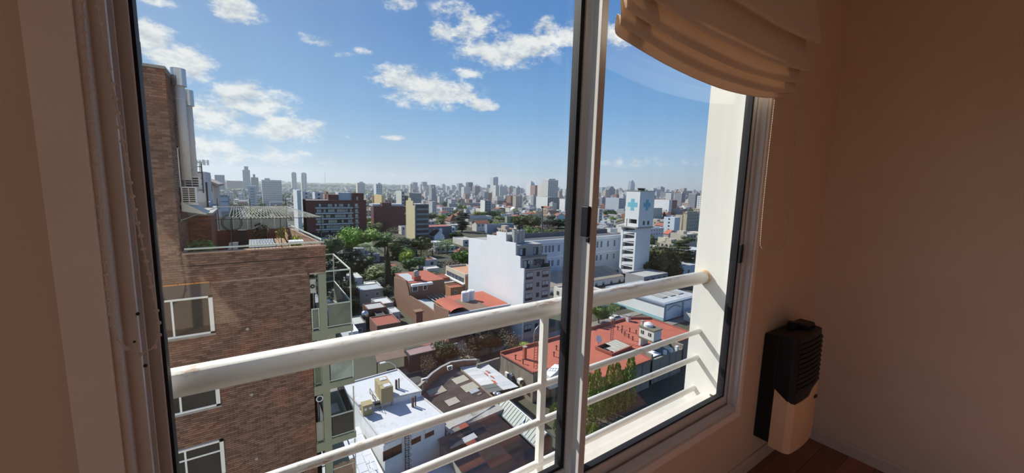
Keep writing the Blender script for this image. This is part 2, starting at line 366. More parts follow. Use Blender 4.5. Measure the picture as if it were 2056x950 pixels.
# ---------------- outside: own facade, pillar, ledge, railing
M_fac = mat('own_facade_paint', (.62, .57, .50), var=.05, scale=.8, streak=.2, stain_col=(.4,.37,.33))
struct(MB().box(-26, -5.2, .90, 1.03, GROUND, 14).box(-5.2, XL-.15, .90, 1.03, GROUND, -.2).box(XR+.15, 14, .90, 1.03, GROUND, 14).box(XL-.15, XR+.15, .967, 1.03, GROUND, .0).box(XL-.15, XR+.15, .967, 1.03, 2.72, 14).box(XL-.15, OX0-.01, .967, 1.03, .0, 2.72).box(OX0-.01, 1.95, .967, 1.03, 2.33, 2.72).build('facade', M_fac))  # facade left open beside the room so sun reaches the added window
PXX = 1.95
struct(MB().box(PXX, 2.75, .966, 1.108, -3.5, 3.3).box(PXX, 1.965, .9145, .966, OZ0+.03, OZ1-.03).build('pillar', M_ext))
struct(MB().box(-1.2, -.75, 1.032, 1.108, -3.5, 3.3).build('pillar', M_ext))
lg = MB().prism_x([(1.03, .05), (1.108, .05), (1.108, .36), (1.03, .356)], -.75, 1.95).prism_x([(.966, .30), (1.03, .30), (1.03, .356), (.966, .372)], -.75, 1.95)
struct(lg.build('balcony_ledge', mat('ledge_paint', (.60, .58, .53), var=.06, scale=5, rough=.8, stain=.4, stain_col=(.55,.42,.28))))
M_rail = mat('white_rail_enamel', (.76, .72, .66), var=.05, scale=7, rough=.38, spec=.5, stain=.75, stain_col=(.48, .25, .10))
def rust(name, amt, thr):
    """white enamel with rust blooming on the weathered upper side"""
    m = M_rail.copy(); m.name = name; return m
RY = 1.052
rl = thing('balcony_railing', (.6, RY, .356), 'white round-tube balcony railing with rust spots outside the window', 'railing')
zt = (PY(1405, 557, RY).z + PY(345, 772, RY).z)/2
def rail_mat(name, zc, r, thr, amt):
    m = mat(name, (.84, .81, .76), var=.04, scale=7, rough=.36, spec=.5)
    nt = m.node_tree; N = nt.nodes; L = nt.links; b = N['Principled BSDF']; src = b.inputs['Base Color'].links[0].from_socket
    tc = N.new('ShaderNodeTexCoord'); sp = N.new('ShaderNodeSeparateXYZ'); L.new(tc.outputs['Object'], sp.inputs[0])
    mp = N.new('ShaderNodeMapping'); mp.inputs['Scale'].default_value = (5, 16, 16); L.new(tc.outputs['Object'], mp.inputs[0])
    no = N.new('ShaderNodeTexNoise'); no.inputs['Scale'].default_value = 1.6; no.inputs['Detail'].default_value = 10; no.inputs['Roughness'].default_value = .72; L.new(mp.outputs[0], no.inputs['Vector'])
    mr = N.new('ShaderNodeMapRange'); L.new(no.outputs[0], mr.inputs[0]); mr.inputs[1].default_value = thr; mr.inputs[2].default_value = thr+.08
    hz = N.new('ShaderNodeMapRange'); L.new(sp.outputs[2], hz.inputs[0]); hz.inputs[1].default_value = zc+r*.35; hz.inputs[2].default_value = zc+r*.85; hz.inputs[4].default_value = amt
    mu = N.new('ShaderNodeMath'); mu.operation = 'MULTIPLY'; L.new(mr.outputs[0], mu.inputs[0]); L.new(hz.outputs[0], mu.inputs[1])
    mx = N.new('ShaderNodeMix'); mx.data_type = 'RGBA'; L.new(mu.outputs[0], mx.inputs[0]); L.new(src, mx.inputs[6]); mx.inputs[7].default_value = (.42, .22, .09, 1); L.new(mx.outputs[2], b.inputs['Base Color'])
    return m
MB().tube([(-.75, RY, zt), (1.95, RY, zt)], .0325, 28).build('top_rail', rail_mat('rail_enamel_top', zt-.356, .0325, .54, .9), rl, smooth=True)
MB().tube([(1.934, RY, zt), (1.95, RY, zt)], .037, 28).build('weld_collar', mat('rusty_weld', (.62,.42,.25), var=.3, scale=60), rl, smooth=True)
for (px, py, r) in ((1300, 700, .0135), (1300, 758, .0135), (1300, 824, .0135)):
    z = PY(px, py, RY).z
    MB().tube([(-.75, RY, z), (1.95, RY, z)], r, 18).build('rail_bar', rail_mat('rail_enamel_bar', z-.356, r, .58, .6) if r else None, rl, smooth=True)
xp = PY(1090, 720, RY).x
MB().box(xp-.0125, xp+.0125, RY-.011, RY+.011, .356, zt-.02).build('post', mat('post_enamel', (.84,.81,.76), var=.04), rl)
# ---------------- roman blind above the right leaf
M_fab = mat('cream_blind_fabric', (.90, .77, .63), var=.05, scale=60, rough=.95, spec=.1, bump=.1)
nt_ = M_fab.node_tree; b_ = nt_.nodes['Principled BSDF']; 
tl_ = nt_.nodes.new('ShaderNodeBsdfTranslucent'); tl_.inputs[0].default_value = (.78, .62, .48, 1)
mx_ = nt_.nodes.new('ShaderNodeMixShader'); mx_.inputs[0].default_value = .2
nt_.links.new(b_.outputs[0], mx_.inputs[1]); nt_.links.new(tl_.outputs[0], mx_.inputs[2]); nt_.links.new(mx_.outputs[0], nt_.nodes['Material Output'].inputs[0])
bl = thing('roman_blind', (1.45, .80, 2.45), 'raised cream roman blind bunched in sagging folds over the right window leaf', 'blind')
BX0, BX1 = .885, 2.085
#   y, z, sag
prof = [(.775, 2.50, 0), (.745, 2.36, .004), (.712, 2.20, .014), (.703, 2.157, .02), (.709, 2.148, .022), (.728, 2.158, .022), (.76, 2.20, .02), (.768, 2.19, .02), (.745, 2.10, .03), (.735, 2.052, .036), (.740, 2.044, .037), (.755, 2.055, .036), (.777, 2.10, .03), (.782, 2.09, .03),
        (.766, 2.03, .04), (.762, 2.004, .045), (.766, 1.998, .045), (.777, 2.015, .043), (.788, 2.05, .04), (.79, 2.03, .042), (.782, 1.985, .05), (.781, 1.965, .052), (.786, 1.96, .052), (.794, 1.975, .05), (.80, 2.01, .045), (.803, 1.975, .052), (.803, 1.945, .058)]
nu = 40; g = MB()
for i in range(nu+1):
    u = i/nu; x = BX0+(BX1-BX0)*u; s = 4*u*(1-u)
    for j, (yy, zz, sg) in enumerate(prof):
        g.v.append((x + .012*(1 if u > .5 else -1)*0, yy+.004*mnoise.noise(Vector((u*5, j*.4, 1))), zz - sg*s + .004*mnoise.noise(Vector((u*3, j*.3, 7)))))
k = len(prof)
for i in range(nu):
    for j in range(k-1): o = i*k+j; g.f.append((o, o+1, o+k+1, o+k))
bf = g.build('fabric', M_fab, bl, smooth=True)
md = bf.modifiers.new('thick', 'SOLIDIFY'); md.thickness = .0025
md = bf.modifiers.new('sub', 'SUBSURF'); md.levels = 1; md.render_levels = 1
MB().box(BX0, BX1, .775, .825, 2.49, 2.53).build('head_rail', M_alu, bl)
# ---------------- bead chains
M_bead = mat('ivory_bead', (.66, .55, .46), rough=.4, var=.05)
def resample(path, step):
    pts = [Vector(p) for p in path]; sm = []
    for i in range(len(pts)-1):      # catmull-rom
        p0, p1, p2, p3 = pts[max(i-1,0)], pts[i], pts[i+1], pts[min(i+2, len(pts)-1)]
        for q in range(12):
            t = q/12; sm.append(.5*((2*p1)+(p2-p0)*t+(2*p0-5*p1+4*p2-p3)*t*t+(3*p1-p0-3*p2+p3)*t**3))
    sm.append(pts[-1]); out = [sm[0]]; acc = 0
    for a, b in zip(sm, sm[1:]):
        d = (b-a).length; 
        while acc + d >= step:
            a = a + (b-a)*((step-acc)/max(d, 1e-9)); d = (b-a).length; acc = 0; out.append(a.copy())
        acc += d
    return out
def chain(name, path, r, rb, step, label, single):
    pts = resample(path, step); t = thing(name, pts[0], label, 'chain')
    MB().tube(pts, r, 6).build('cord', M_bead, t, smooth=True)
    bm = bmesh.new(); bmesh.ops.create_icosphere(bm, subdivisions=2, radius=rb); me = bpy.data.meshes.new('bead'); bm.to_mesh(me); bm.free()
    me.materials.append(M_bead)
    for p in me.polygons: p.use_smooth = True
    if single:
        for p in pts: linked('bead', me, p-ORG[t.name], t)
    else:
        m = MB()
        for p in pts: m.blob(p, rb, 1, 0)
        m.build('beads', M_bead, t, smooth=True, kind='stuff')
    return t
cy = .80
lp = [PY(x, y, cy) for x, y in ((163,-60),(165,0),(172,100),(180,200),(188,310),(198,400),(205,480),(212,560),(222,640),(237,683),(262,705),(285,712),(305,703),(318,680),(319,650),(305,580),(288,500),(272,430),(258,350),(240,250),(222,150),(203,60),(192,0),(184,-60))]
chain('bead_chain', lp, .0012, .0034, .0202, 'ivory bead chain looped in front of the left window jamb', True)
cy = .795
lp = [PY(x, y, cy) for x, y in ((1606,140),(1604,200),(1597,280),(1589,360),(1584,420),(1580,470),(1573,492),(1560,503),(1546,506),(1534,502),(1527,492),(1528,470),(1532,420),(1541,330),(1551,240),(1560,160),(1562,145))]
chain('bead_chain', lp, .0009, .0026, .0105, 'thin bead chain hanging on the wall right of the window under the blind', False)
# ---------------- gas heater on the window wall in the corner
HX0, HX1 = 2.20, 2.53; hz0 = 1.5-1.326; hz1 = hz0+.635
ht = thing('gas_heater', (2.365, WY-.08, hz0), 'black and cream wall gas heater mounted low in the room corner', 'heater')
M_cream = mat('cream_enamel', (.86, .58, .34), rough=.4, var=.03)
b0 = MB().prism([(HX0, .765), (HX1, .765), (HX1, WY-.001), (HX0, WY-.001)], hz0+.015, hz1-.035).build('body', M_black, ht); bevel(b0, .008)
def front(x):     # plan curve of the cover's face
    u = (x-HX0)/(HX1-HX0); return .676 - .012*math.sin(math.pi*u)
plan = [(HX0, .765), (HX0, .70), (HX0+.006, .685), (HX0+.02, front(HX0+.02))]+[(HX0+.02+(HX1-HX0-.04)*i/8, front(HX0+.02+(HX1-HX0-.04)*i/8)) for i in range(1, 8)]+[(HX1-.02, front(HX1-.02)), (HX1-.006, .685), (HX1, .70), (HX1, .765)]
tops = []
for i, (x, y) in enumerate(plan):
    u = (x-HX0)/(HX1-HX0)
    z = hz0+.325 - .06*(.765-y)/.09 if i < 3 else hz0+.268 + (.012*u if u < .5 else (-.035*math.exp(-((u-.66)/.09)**2) + .012 + max(0, u-.75)*.34))
    tops.append(z)
MB().hexa([(x, y, hz0) for x, y in plan], [(x, y, z) for (x, y), z in zip(plan, tops)]).build('cover', M_cream, ht)
sh = [(HX0+(x-HX0)*1+(.0), .765+(y-.765)*.97) for x, y in plan]
MB().hexa([(x, y, z-.004) for (x, y), z in zip(sh, tops)], [(x, .765+(y-.765)*.86, hz1-.02) for x, y in sh]).build('hood', M_black, ht)
for i in range(10):
    z = hz0+.335+i*.026; k = .98-.10*(z-hz0-.28)/.34
    pts = [(x, .765+(y-.765)*k) for x, y in plan[3:-3]]
    m = MB(); n = len(pts)
    m.hexa([(x, y-.006, z) for x, y in pts]+[(x, y+.02, z) for x, y in pts[::-1]], [(x, y-.001, z+.013) for x, y in pts]+[(x, y+.02, z+.013) for x, y in pts[::-1]])
    m.build('louver', M_black, ht)
kb = MB().lathe([(.022, hz1-.03), (.022, hz1+.008), (.017, hz1+.014)], (HX0+.17, .78), 16).build('knob', M_black, ht)
kb = MB().prism([(HX0+.20, .72), (HX1-.01, .72), (HX1-.01, .80), (HX0+.20, .80)], hz1-.03, hz1+.004).build('control_cap', M_black, ht); bevel(kb, .012)
bp = PY(1634, 795, .672); 
MB().box(bp.x-.018, bp.x+.018, .6610, .668, bp.z-.006, bp.z+.007).build('badge', mat('badge_brown', (.10,.05,.03)), ht)
# ================================================================== outside: materials
M_mortar = mat('pale_mortar', (.50, .44, .38), var=.10, scale=1.5, stain=.15, stain_col=(.60,.54,.46))
def brick_mat(name, col, amt=1.0):
    m = mat(name, col, var=.16, scale=1.1, rough=.9, spec=.15, stain=.5, stain_col=(.17,.13,.105), island=True)
    nt = m.node_tree; N = nt.nodes; L = nt.links; b = N['Principled BSDF']; src = b.inputs['Base Color'].links[0].from_socket
    tc = N.new('ShaderNodeTexCoord'); no = N.new('ShaderNodeTexNoise'); no.inputs['Scale'].default_value = .55; no.inputs['Detail'].default_value = 8; L.new(tc.outputs['Object'], no.inputs['Vector'])
    mr = N.new('ShaderNodeMapRange'); L.new(no.outputs[0], mr.inputs[0]); mr.inputs[1].default_value = .52; mr.inputs[2].default_value = .68; mr.inputs[4].default_value = .55*amt
    mx = N.new('ShaderNodeMix'); mx.data_type = 'RGBA'; L.new(mr.outputs[0], mx.inputs[0]); L.new(src, mx.inputs[6]); mx.inputs[7].default_value = (.42,.15,.075,1); L.new(mx.outputs[2], b.inputs['Base Color']); return m
M_brick = brick_mat('weathered_brick', (.20, .12, .09), .7)
M_dkbrick = mat('dark_brick', (.20, .09, .06), var=.12, scale=2, island=True)
M_green = mat('grey_green_concrete', (.27, .30, .22), var=.08, scale=1.2, streak=.25, stain_col=(.12,.13,.10))
M_white = mat('white_frame', (.78, .80, .78), var=.03, rough=.5)
M_steel = mat('galvanised_steel', (.55, .57, .58), rough=.38, metal=.85, var=.1, scale=4)
M_flue = mat('pale_flue_pipe', (.62, .60, .57), rough=.55, var=.06, scale=3, streak=.2, stain_col=(.35,.3,.26))
M_dark = mat('dark_iron', (.03, .03, .03), rough=.6)
M_wglass = glass_mat('town_window_glass', tint=(.25, .28, .28), refl=.8, dirt=.03, dirtcol=(.45,.48,.48))
M_balc = glass_mat('green_balcony_glass', tint=(.42, .47, .40), refl=1.0, dirt=.55, dirtcol=(.30,.34,.28))
M_frost = glass_mat('frosted_balcony_glass', tint=(.5, .55, .5), refl=1.0, dirt=.95, dirtcol=(.42,.48,.43))
M_leaf = mat('leaf_green', (.1, .2, .05), objcol=True, rough=.65, var=.2, scale=1.3, island=True, spec=.25)
M_bark = mat('bark', (.10, .075, .055), var=.2, scale=4)
M_wood = mat('weathered_wood', (.36, .24, .14), var=.15, scale=6)
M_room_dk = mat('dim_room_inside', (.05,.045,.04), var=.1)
M_ac = mat('ac_casing', (.72, .72, .69), var=.04, rough=.5)
M_conc = mat('raw_concrete', (.33, .32, .30), var=.12, scale=.8, streak=.35, stain_col=(.10,.09,.08))
def ac_unit(x, y, z, w, h, d, label, slots=False, grp=None):
    """outdoor air-conditioner: casing, fan grille, louvre slots, feet"""
    t = thing('air_conditioner', (x, y, z), label, 'air conditioner', grp)
    b = MB().box(x, x+w, y, y+d, z, z+h).build('casing', M_ac, t); bevel(b, min(w, h)*.03, 1)
    if slots:
        nn = int(h/.085)
        for i in range(nn):
            zz = z+h*.06+(h*.9)*i/nn
            for a_, b_ in ((.10, .46), (.52, .88)): MB().box(x+w*a_, x+w*b_, y-.01, y+.02, zz, zz+h*.55/nn).build('louver_slot', M_dark, t)
        return t
    g = MB(); cx, cz, r = x+w*.42, z+h*.5, min(w, h)*.4
    n = 14
    for i in range(n):
        a0, a1 = 2*math.pi*i/n, 2*math.pi*(i+1)/n
        g.poly([(cx, y-.012, cz), (cx+r*math.cos(a0), y-.012, cz+r*math.sin(a0)), (cx+r*math.cos(a1), y-.012, cz+r*math.sin(a1))])
    g.build('fan_grille', M_dark, t)
    MB().lathe([(.01, 0), (r*.3, 0), (r*.3, .01), (.01, .01)], (0, 0), 10).build('fan_hub', M_ac, t, raw=True).matrix_local = Matrix.Translation(Vector((cx, y-.014, cz))-ORG[t.name]) @ Matrix.Rotation(math.pi/2, 4, 'X')
    s = MB()
    for i in range(6): s.box(x+w*.84, x+w*.95, y-.008, y+.01, z+h*(.2+i*.11), z+h*(.25+i*.11))
    s.build('louver_slots', M_dark, t)
    return t
# ================================================================== the brick apartment tower next door
BY = 18.0
bb = thing('brick_apartment_building', (-1, BY, GROUND), 'tall weathered brick apartment building with roof terrace and green balconies at left', 'building')
MB().box(-9, 1.86, BY+.10, 30, GROUND, -2.1).box(1.8, 2.52, BY+.10, 24.2, -2.45, -2.1).box(-2.3, 2.52, BY+.10, BY+.28, -2.1, -1.25).build('walls', M_mortar, bb)
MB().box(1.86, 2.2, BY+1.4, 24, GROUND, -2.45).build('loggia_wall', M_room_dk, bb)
TZ = PY(328, 138, BY).z; TX = -2.26
tw = MB().box(-9, TX, BY+.10, 21.2, -2.1, TZ).build('stair_tower', M_mortar, bb)
MB().box(-9, TX+.03, BY-.02, 21.25, TZ, TZ+.09).build('coping', M_conc, tw)
MB().tube([(-2.9, 18.6, TZ), (-2.9, 18.6, TZ+.9)], .012, 6).build('lightning_rod', M_dark, tw)
# brick courses: the best-seen three hundred singly, the rest joined
winX = (-3.3, -1.44); wins = [(-4.35, -2.87), (-7.33, -5.86), (-10.32, -8.80), (-13.3, -11.8)]
holes = [(winX[0], winX[1], a, b) for a, b in wins]
BL, BH, GP = .230, .071, .016
mass = MB(); singles = []
def course(x0, x1, z0, z1, yf, holes=()):
    z = z0; r = 0
    while z < z1:
        x = x0 - (BL/2 if r % 2 else 0); r += 1
        while x < x1:
            a, b = max(x, x0), min(x+BL, x1); zt = min(z+BH, z1)
            x += BL+GP
            for h in holes:
                if z < h[3] and zt > h[2]:
                    if a >= h[0] and a < h[1]: a = h[1]
                    if b > h[0] and b <= h[1]: b = h[0]
            if b-a < .03: continue
            yield a, b, z, zt, yf-R.random()*.006
        z += BH+GP
def put(gen, near=False):
    for a, b, z0, z1, yf in gen:
        if near and -4.2 < z0 < -2.42 and -1.3 < a < 1.05 and len(singles) < 300: singles.append((a, b, z0, z1, yf))
        else: mass.box(a, b, yf, yf+.05, z0, z1)
put(course(-9, 1.86, -15.2, -2.42, BY+.065, holes), True)
put(course(-9, 2.52, -2.38, -1.25, BY+.055))
put(course(-9, TX, -1.25, TZ, BY+.065))
z = -1.2; r = 0                                        # side of the tower
while z < TZ-.05:
    yy = BY+.12-(BL/2 if r % 2 else 0); r += 1
    while yy < 21.2:
        a, b = max(yy, BY+.1), min(yy+BL, 21.2)
        if b-a > .03 and not (19.2 < a < 20.6 and .6 < z < 2.7): mass.box(TX-.02, TX+.012+R.random()*.006, a, b, z, z+BH)
        yy += BL+GP
    z += BH+GP
mass.build('brickwork', M_brick, bb, kind='stuff')
for a, b, z0, z1, yf in singles:
    me = bpy.data.meshes.get('brick_shape')
    if me is None:
        q = MB().box(-BL/2, BL/2, 0, .05, 0, BH); me = bpy.data.meshes.new('brick_shape'); me.from_pydata(q.v, [], q.f); me.materials.append(mat('single_brick', (1,1,1), objcol=True, var=.16, scale=1.1, rough=.9, spec=.15))
    k = .62+R.random()*.7
    o = linked('brick', me, Vector(((a+b)/2, yf, z0))-ORG[bb.name], bb, color=(.20*k, .12*k, .09*k)); o.scale.x = (b-a)/BL
# string course and soot line, parapet rail
MB().box(-2.2, 2.5, BY+.03, BY+.1, -1.72, -1.69).build('string_course', M_dark, bb)
MB().box(-2.2, 2.56, BY-.02, BY+.3, -1.25, -1.20).build('parapet_cap', mat('cap_brick', (.40,.27,.2), var=.15, scale=4), bb)
MB().bar((-2.15, BY+.1, -1.06), (2.5, BY+.1, -1.06), .07, .06).build('parapet_rail', mat('pale_green_rail', (.52,.58,.50), var=.05), bb)
# windows of the brick wall
def sash_window(par, x0, x1, z0, z1, y, cols, bars=0, dark=(.02,.02,.022)):
    f = MB(); w = .075
    f.box(x0, x1, y, y+.09, z0, z0+w).box(x0, x1, y, y+.09, z1-w, z1).box(x0, x0+w, y, y+.09, z0, z1).box(x1-w*1.7, x1, y, y+.09, z0, z1)
    for c in cols: f.box(c-.03, c+.03, y+.01, y+.07, z0+w, z1-w)
    if bars: f.box(x0+w, x1-w*1.7, y+.012, y+.07, bars-.03, bars+.03)
    o = f.build('window', M_white, par)
    MB().box(x0+w, x1-w, y+.05, y+.058, z0+w, z1-w).build('pane', M_wglass, o)
    return o
for i, (a, b) in enumerate(wins):
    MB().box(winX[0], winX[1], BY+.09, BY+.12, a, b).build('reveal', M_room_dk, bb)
    sash_window(bb, winX[0]+.05, winX[1]-.0, a, b, BY-.01, (-2.62,), bars=(b-.45 if i == 2 else 0))
    MB().box(winX[0], winX[1]+.03, BY-.04, BY+.08, a-.07, a).build('window_sill', M_conc, bb)
MB().box(winX[0], winX[1]-.05, BY-.02, BY+.08, -2.84, -2.36).build('blind_box', mat('slate_blind_box', (.075,.07,.07), var=.15, scale=3), bb)
for i in range(4): MB().box(winX[0]+i*.46, winX[0]+i*.46+.44, BY-.05, BY+.06, -2.36, -2.31).build('ridge_tile', mat('orange_tile', (.55,.24,.08), var=.2, scale=5), bb)
for px, py in ((497, 661), (505, 793), (515, 922)):
    p = PY(px, py, BY)
    MB().tube([(p.x, BY+.10, p.z), (p.x, BY-.0, p.z)], .06, 12).build('vent_pipe', mat('vent_grey', (.36,.33,.29)), bb)
# concrete frame and balconies at the right edge
MB().box(2.2, 2.5, BY-.0, BY+.32, GROUND, -2.45).build('corner_column', M_green, bb)
levels = [-4.96, -7.53, -10.28, -12.95, -15.7]
PX1 = 3.50; YE = 22.4
for i, zt in enumerate(levels):
    s = MB().box(2.5, PX1+.06, BY, YE, zt-.29, zt).build('balcony', M_green, bb)
    MB().box(1.86, 2.2, BY, BY+1.4, zt-.44, zt-.02).build('loggia_slab', M_green, bb)
    rh = 1.1; ztop = zt+rh
    # loggia rail
    MB().bar((1.88, BY+.05, ztop-.12), (2.2, BY+.05, ztop-.12), .05).bar((1.9, BY+.05, zt), (1.9, BY+.05, ztop-.12), .04).bar((2.17, BY+.05, zt), (2.17, BY+.05, ztop-.12), .04).bar((1.88, BY+.05, zt+.1), (2.2, BY+.05, zt+.1), .04).build('loggia_rail', M_green if i else mat('pale_green_rail', (.5,.5,.5)), bb)
    MB().box(1.92, 2.15, BY+.045, BY+.055, zt+.12, ztop-.16).build('loggia_panel', M_balc if i != 2 else M_conc, bb)
    MR = mat('pale_green_rail', (.5,.5,.5))
    top = zt+2.60 if i == 0 else zt+2.3
    for (x, y) in ((PX1, BY+.05), (PX1, YE-.08)): MB().bar((x, y, zt), (x, y, top), .05).build('post', MR, s)
    r = MB().bar((2.5, BY+.05, ztop), (PX1, BY+.05, ztop), .05).bar((PX1, BY+.05, ztop), (PX1, YE-.08, ztop), .05).bar((2.5, YE-.08, ztop), (PX1, YE-.08, ztop), .05).bar((2.5, BY+.05, zt+.08), (PX1, BY+.05, zt+.08), .04)
    if i == 0: r.bar((2.5, BY+.05, top), (PX1+.02, BY+.05, top), .06).bar((PX1, BY+.05, top), (PX1, YE-.08, top), .05).bar((2.5, YE-.08, top), (PX1, YE-.08, top), .05)
    r.build('handrail', MR, s)
    pm = (M_balc, M_frost, glass_mat('smoked_balcony_panel', tint=(.25,.25,.23), dirt=.6, dirtcol=(.14,.135,.12)), None, M_balc)[i]
    if pm:
        MB().box(2.55, PX1-.03, BY+.045, BY+.055, zt+.1, ztop-.03).build('front_panel', pm, s)
        n = 4
        for k in range(n):
            y0 = BY+.1+(YE-BY-.2)*k/n; MB().box(PX1-.005, PX1+.005, y0+.03, y0+(YE-BY-.2)/n-.03, zt+.1, ztop-.03).build('side_panel', pm, s)
    else:
        for k in range(16): MB().box(2.54+k*.059, 2.54+k*.059+.05, BY+.03, BY+.05, zt+.05, ztop+.15+.1*R.random()).build('cane_slat', mat('cane', (.30,.21,.14), var=.25, scale=4), s)
    if i == 2: 
        MB().tube([(2.06+.13*math.cos(a), BY+.02, zt+2.12+.13*math.sin(a)) for a in [k*.35 for k in range(19)]], .022, 6).build('coiled_hose', M_white, bb)
    wz0 = zt; m = MB()
for zt in levels[:3]:                                     # inside walls of the loggias: door frames
    MB().box(2.02, 2.06, BY+.5, BY+1.4, zt, zt+2.1).build('door_frame', mat('door_grey', (.38,.40,.38)), bb)
ac_unit(1.90, BY+.35, -3.35, .24, .62, .3, 'small air conditioner hung in the top loggia of the brick building')
# things on the balconies
t = thing('garden_chair', (2.85, 18.7, levels[0]), 'white scroll-backed garden chair on the top green balcony', 'chair')
MB().box(2.62, 3.05, 18.5, 18.9, levels[0]+.40, levels[0]+.44).build('seat', M_white, t)
for x in (2.64, 3.03):
    for y in (18.52, 18.88): MB().bar((x, y, levels[0]), (x, y, levels[0]+.4), .03).build('leg', M_white, t)
m = MB()
for k in range(5): m.bar((2.63+k*.10, 18.5, levels[0]+.44), (2.63+k*.10, 18.48, levels[0]+.9), .02)
m.tube([(2.60, 18.48, levels[0]+.9), (2.68, 18.48, levels[0]+.98), (2.84, 18.48, levels[0]+.93), (2.99, 18.48, levels[0]+.98), (3.07, 18.48, levels[0]+.9)], .015, 6).build('backrest', M_white, t)
t = thing('storage_box', (2.9, 19.4, levels[2]), 'grey storage box standing on the third green balcony', 'box')
b = MB().box(2.6, 3.05, 19.2, 20.0, levels[2], levels[2]+.55).build('box_body', mat('grey_box', (.3,.3,.29)), t); bevel(b, .02)
MB().box(2.58, 3.07, 19.18, 20.02, levels[2]+.55, levels[2]+.6).build('lid', mat('grey_lid', (.5,.5,.48)), t)
for n_, yq in (('white fan heater', 19.3), ('white crate', 20.4)):
    t = thing('storage_crate', (2.9, yq, levels[0]), n_.replace('fan heater', 'lidded crate')+(' in the middle' if yq < 20 else ' near the far end')+' of the top green balcony', 'crate')
    MB().box(2.7, 3.0, yq, yq+.4, levels[0], levels[0]+.4+.1*(yq > 20)).build('crate_body', M_white, t)
    MB().box(2.68, 3.02, yq-.02, yq+.42, levels[0]+.4+.1*(yq > 20), levels[0]+.44+.1*(yq > 20)).build('lid', M_white, t)
# tower side: window, flues, air conditioners, awning
w = MB().box(TX-.03, TX+.05, 19.2, 20.6, .6, .66).box(TX-.03, TX+.05, 19.2, 20.6, 2.64, 2.7).box(TX-.03, TX+.05, 19.2, 19.26, .6, 2.7).box(TX-.03, TX+.05, 20.54, 20.6, .6, 2.7).box(TX-.03, TX+.04, 19.87, 19.93, .6, 2.7).build('window', M_white, tw)
MB().box(TX-.02, TX, 19.2, 20.6, .6, 2.7).build('pane', mat('shade_pane', (.35,.36,.36), rough=.3), w)
def flue(pxa, pya, pxb, pyb, Y, r, lab):
    a, b = PY(pxa, pya, Y), PY(pxb, pyb, Y); x = max(a.x, TX+r+.04)
    t = thing('flue_pipe', (x, Y, b.z), lab, 'pipe')
    pipe = MB().lathe([(r, b.z), (r, a.z-.4)], (x, Y), 18).build('pipe', M_flue, t, smooth=True)
    z = b.z+1.0
    while z < a.z-.6: MB().lathe([(r*1.06, z-.02), (r*1.06, z+.02)], (x, Y), 18).build('seam_band', M_flue, pipe); z += 1.0
    MB().lathe([(r*.92, a.z-.42), (r*.92, a.z-.2)], (x, Y), 18).build('neck', M_steel, t)
    MB().lathe([(r*1.45, a.z-.62+.0), (r*1.45, a.z)], (x, Y), 18).build('cowl', M_steel, t, smooth=False)
    for zz in (b.z+.4, (a.z+b.z)/2, a.z-1.2): MB().box(TX, x+r+.01, Y-.015, Y+.015, zz-.015, zz+.015).build('bracket', M_dark, t)
    return t
flue(357, 138, 374, 362, 19.3, .155, 'tall pale flue pipe with steel cowl on the brick stair tower')
flue(374, 181, 386, 385, 21.0, .155, 'shorter flue pipe behind the tall one on the brick tower')
ac_unit(TX+.10, 19.55, 1.18, .5, .42, .3, 'upper white air conditioner with black slots on the tower side', True)
ac_unit(TX+.06, 18.9, .58, .46, .62, .3, 'lower larger white air conditioner bracketed to the tower side', True)
MB().box(TX, TX+.55, 18.9, 19.2, .53, .57).box(TX, TX+.6, 19.55, 19.85, 1.13, 1.17).build('ac_bracket', M_steel, tw)
# terrace: hut, glass fence, cage, planters and furniture
FZ = -2.1
hut = MB().box(TX+.02, -1.5, 20.6, 24, FZ, -.02).build('roof_hut', M_dkbrick, bb)
mm = MB()
for a, b, z0, z1, yf in course(TX+.03, -1.5, FZ, -.05, 20.58): mm.box(a, b, yf, yf+.04, z0, z1)
mm.build('brickwork', M_dkbrick, hut, kind='stuff')
MB().box(TX+.02, -1.42, 20.5, 24.1, -.02, .09).build('roof_slab', M_conc, hut)
m = MB().hexa([(-2.2, 18.75, .28), (-1.5, 18.75, .15), (-1.5, 20.3, .15), (-2.2, 20.3, .28)], [(-2.2, 18.75, .66), (-1.48, 18.75, .18), (-1.48, 20.3, .18), (-2.2, 20.3, .66)])
m.build('awning', mat('pale_awning', (.55,.53,.48), var=.1, scale=4), tw)
MB().box(TX+.02, 1.5, 24.1, 24.25, FZ, -1.05).build('back_parapet', M_dkbrick, bb)
MB().hexa([(2.36, BY+.3, FZ), (2.50, BY+.3, FZ), (1.64, 24.2, FZ), (1.5, 24.2, FZ)], [(2.36, BY+.3, -1.12), (2.50, BY+.3, -1.12), (1.64, 24.2, -1.0), (1.5, 24.2, -1.0)]).build('side_parapet', mat('pink_render', (.42,.27,.2), var=.1), bb)
MB().bar((2.44, BY+.3, -1.0), (1.6, 24.2, -.86), .06).build('side_rail', mat('pale_green_rail', (.5,.5,.5)), bb)
gf = thing('glass_fence', (-.1, 24.17, -1.05), 'milky glass fence along the back of the brick building terrace', 'fence')
for k in range(5):
    x0 = -1.45+k*.6; x1 = x0+.58
    MB().box(x0, x1, 24.16, 24.175, -1.05, -.36-.02*k).build('glass_panel', glass_mat('milky_fence_glass', tint=(.6,.64,.6), dirt=.75, dirtcol=(.5,.54,.5)), gf)
    MB().bar((x1+.01, 24.17, -1.05), (x1+.01, 24.17, -.34-.02*k), .03).build('post', M_steel, gf)
cage = thing('terrace_cage', (0, BY+.2, -1.2), 'thin wire cage with netted top over the brick building terrace', 'cage')
cz = .0
fx = [PY(x, 450, BY+.16).x for x in (463, 563, 645)]
for x in fx: MB().bar((x, BY+.16, -1.22), (x, BY+.16, cz+.02), .028).build('post', M_dark, cage)
MB().bar((TX+.1, BY+.16, cz), (fx[-1], BY+.16, cz), .022).build('top_wire', M_dark, cage)
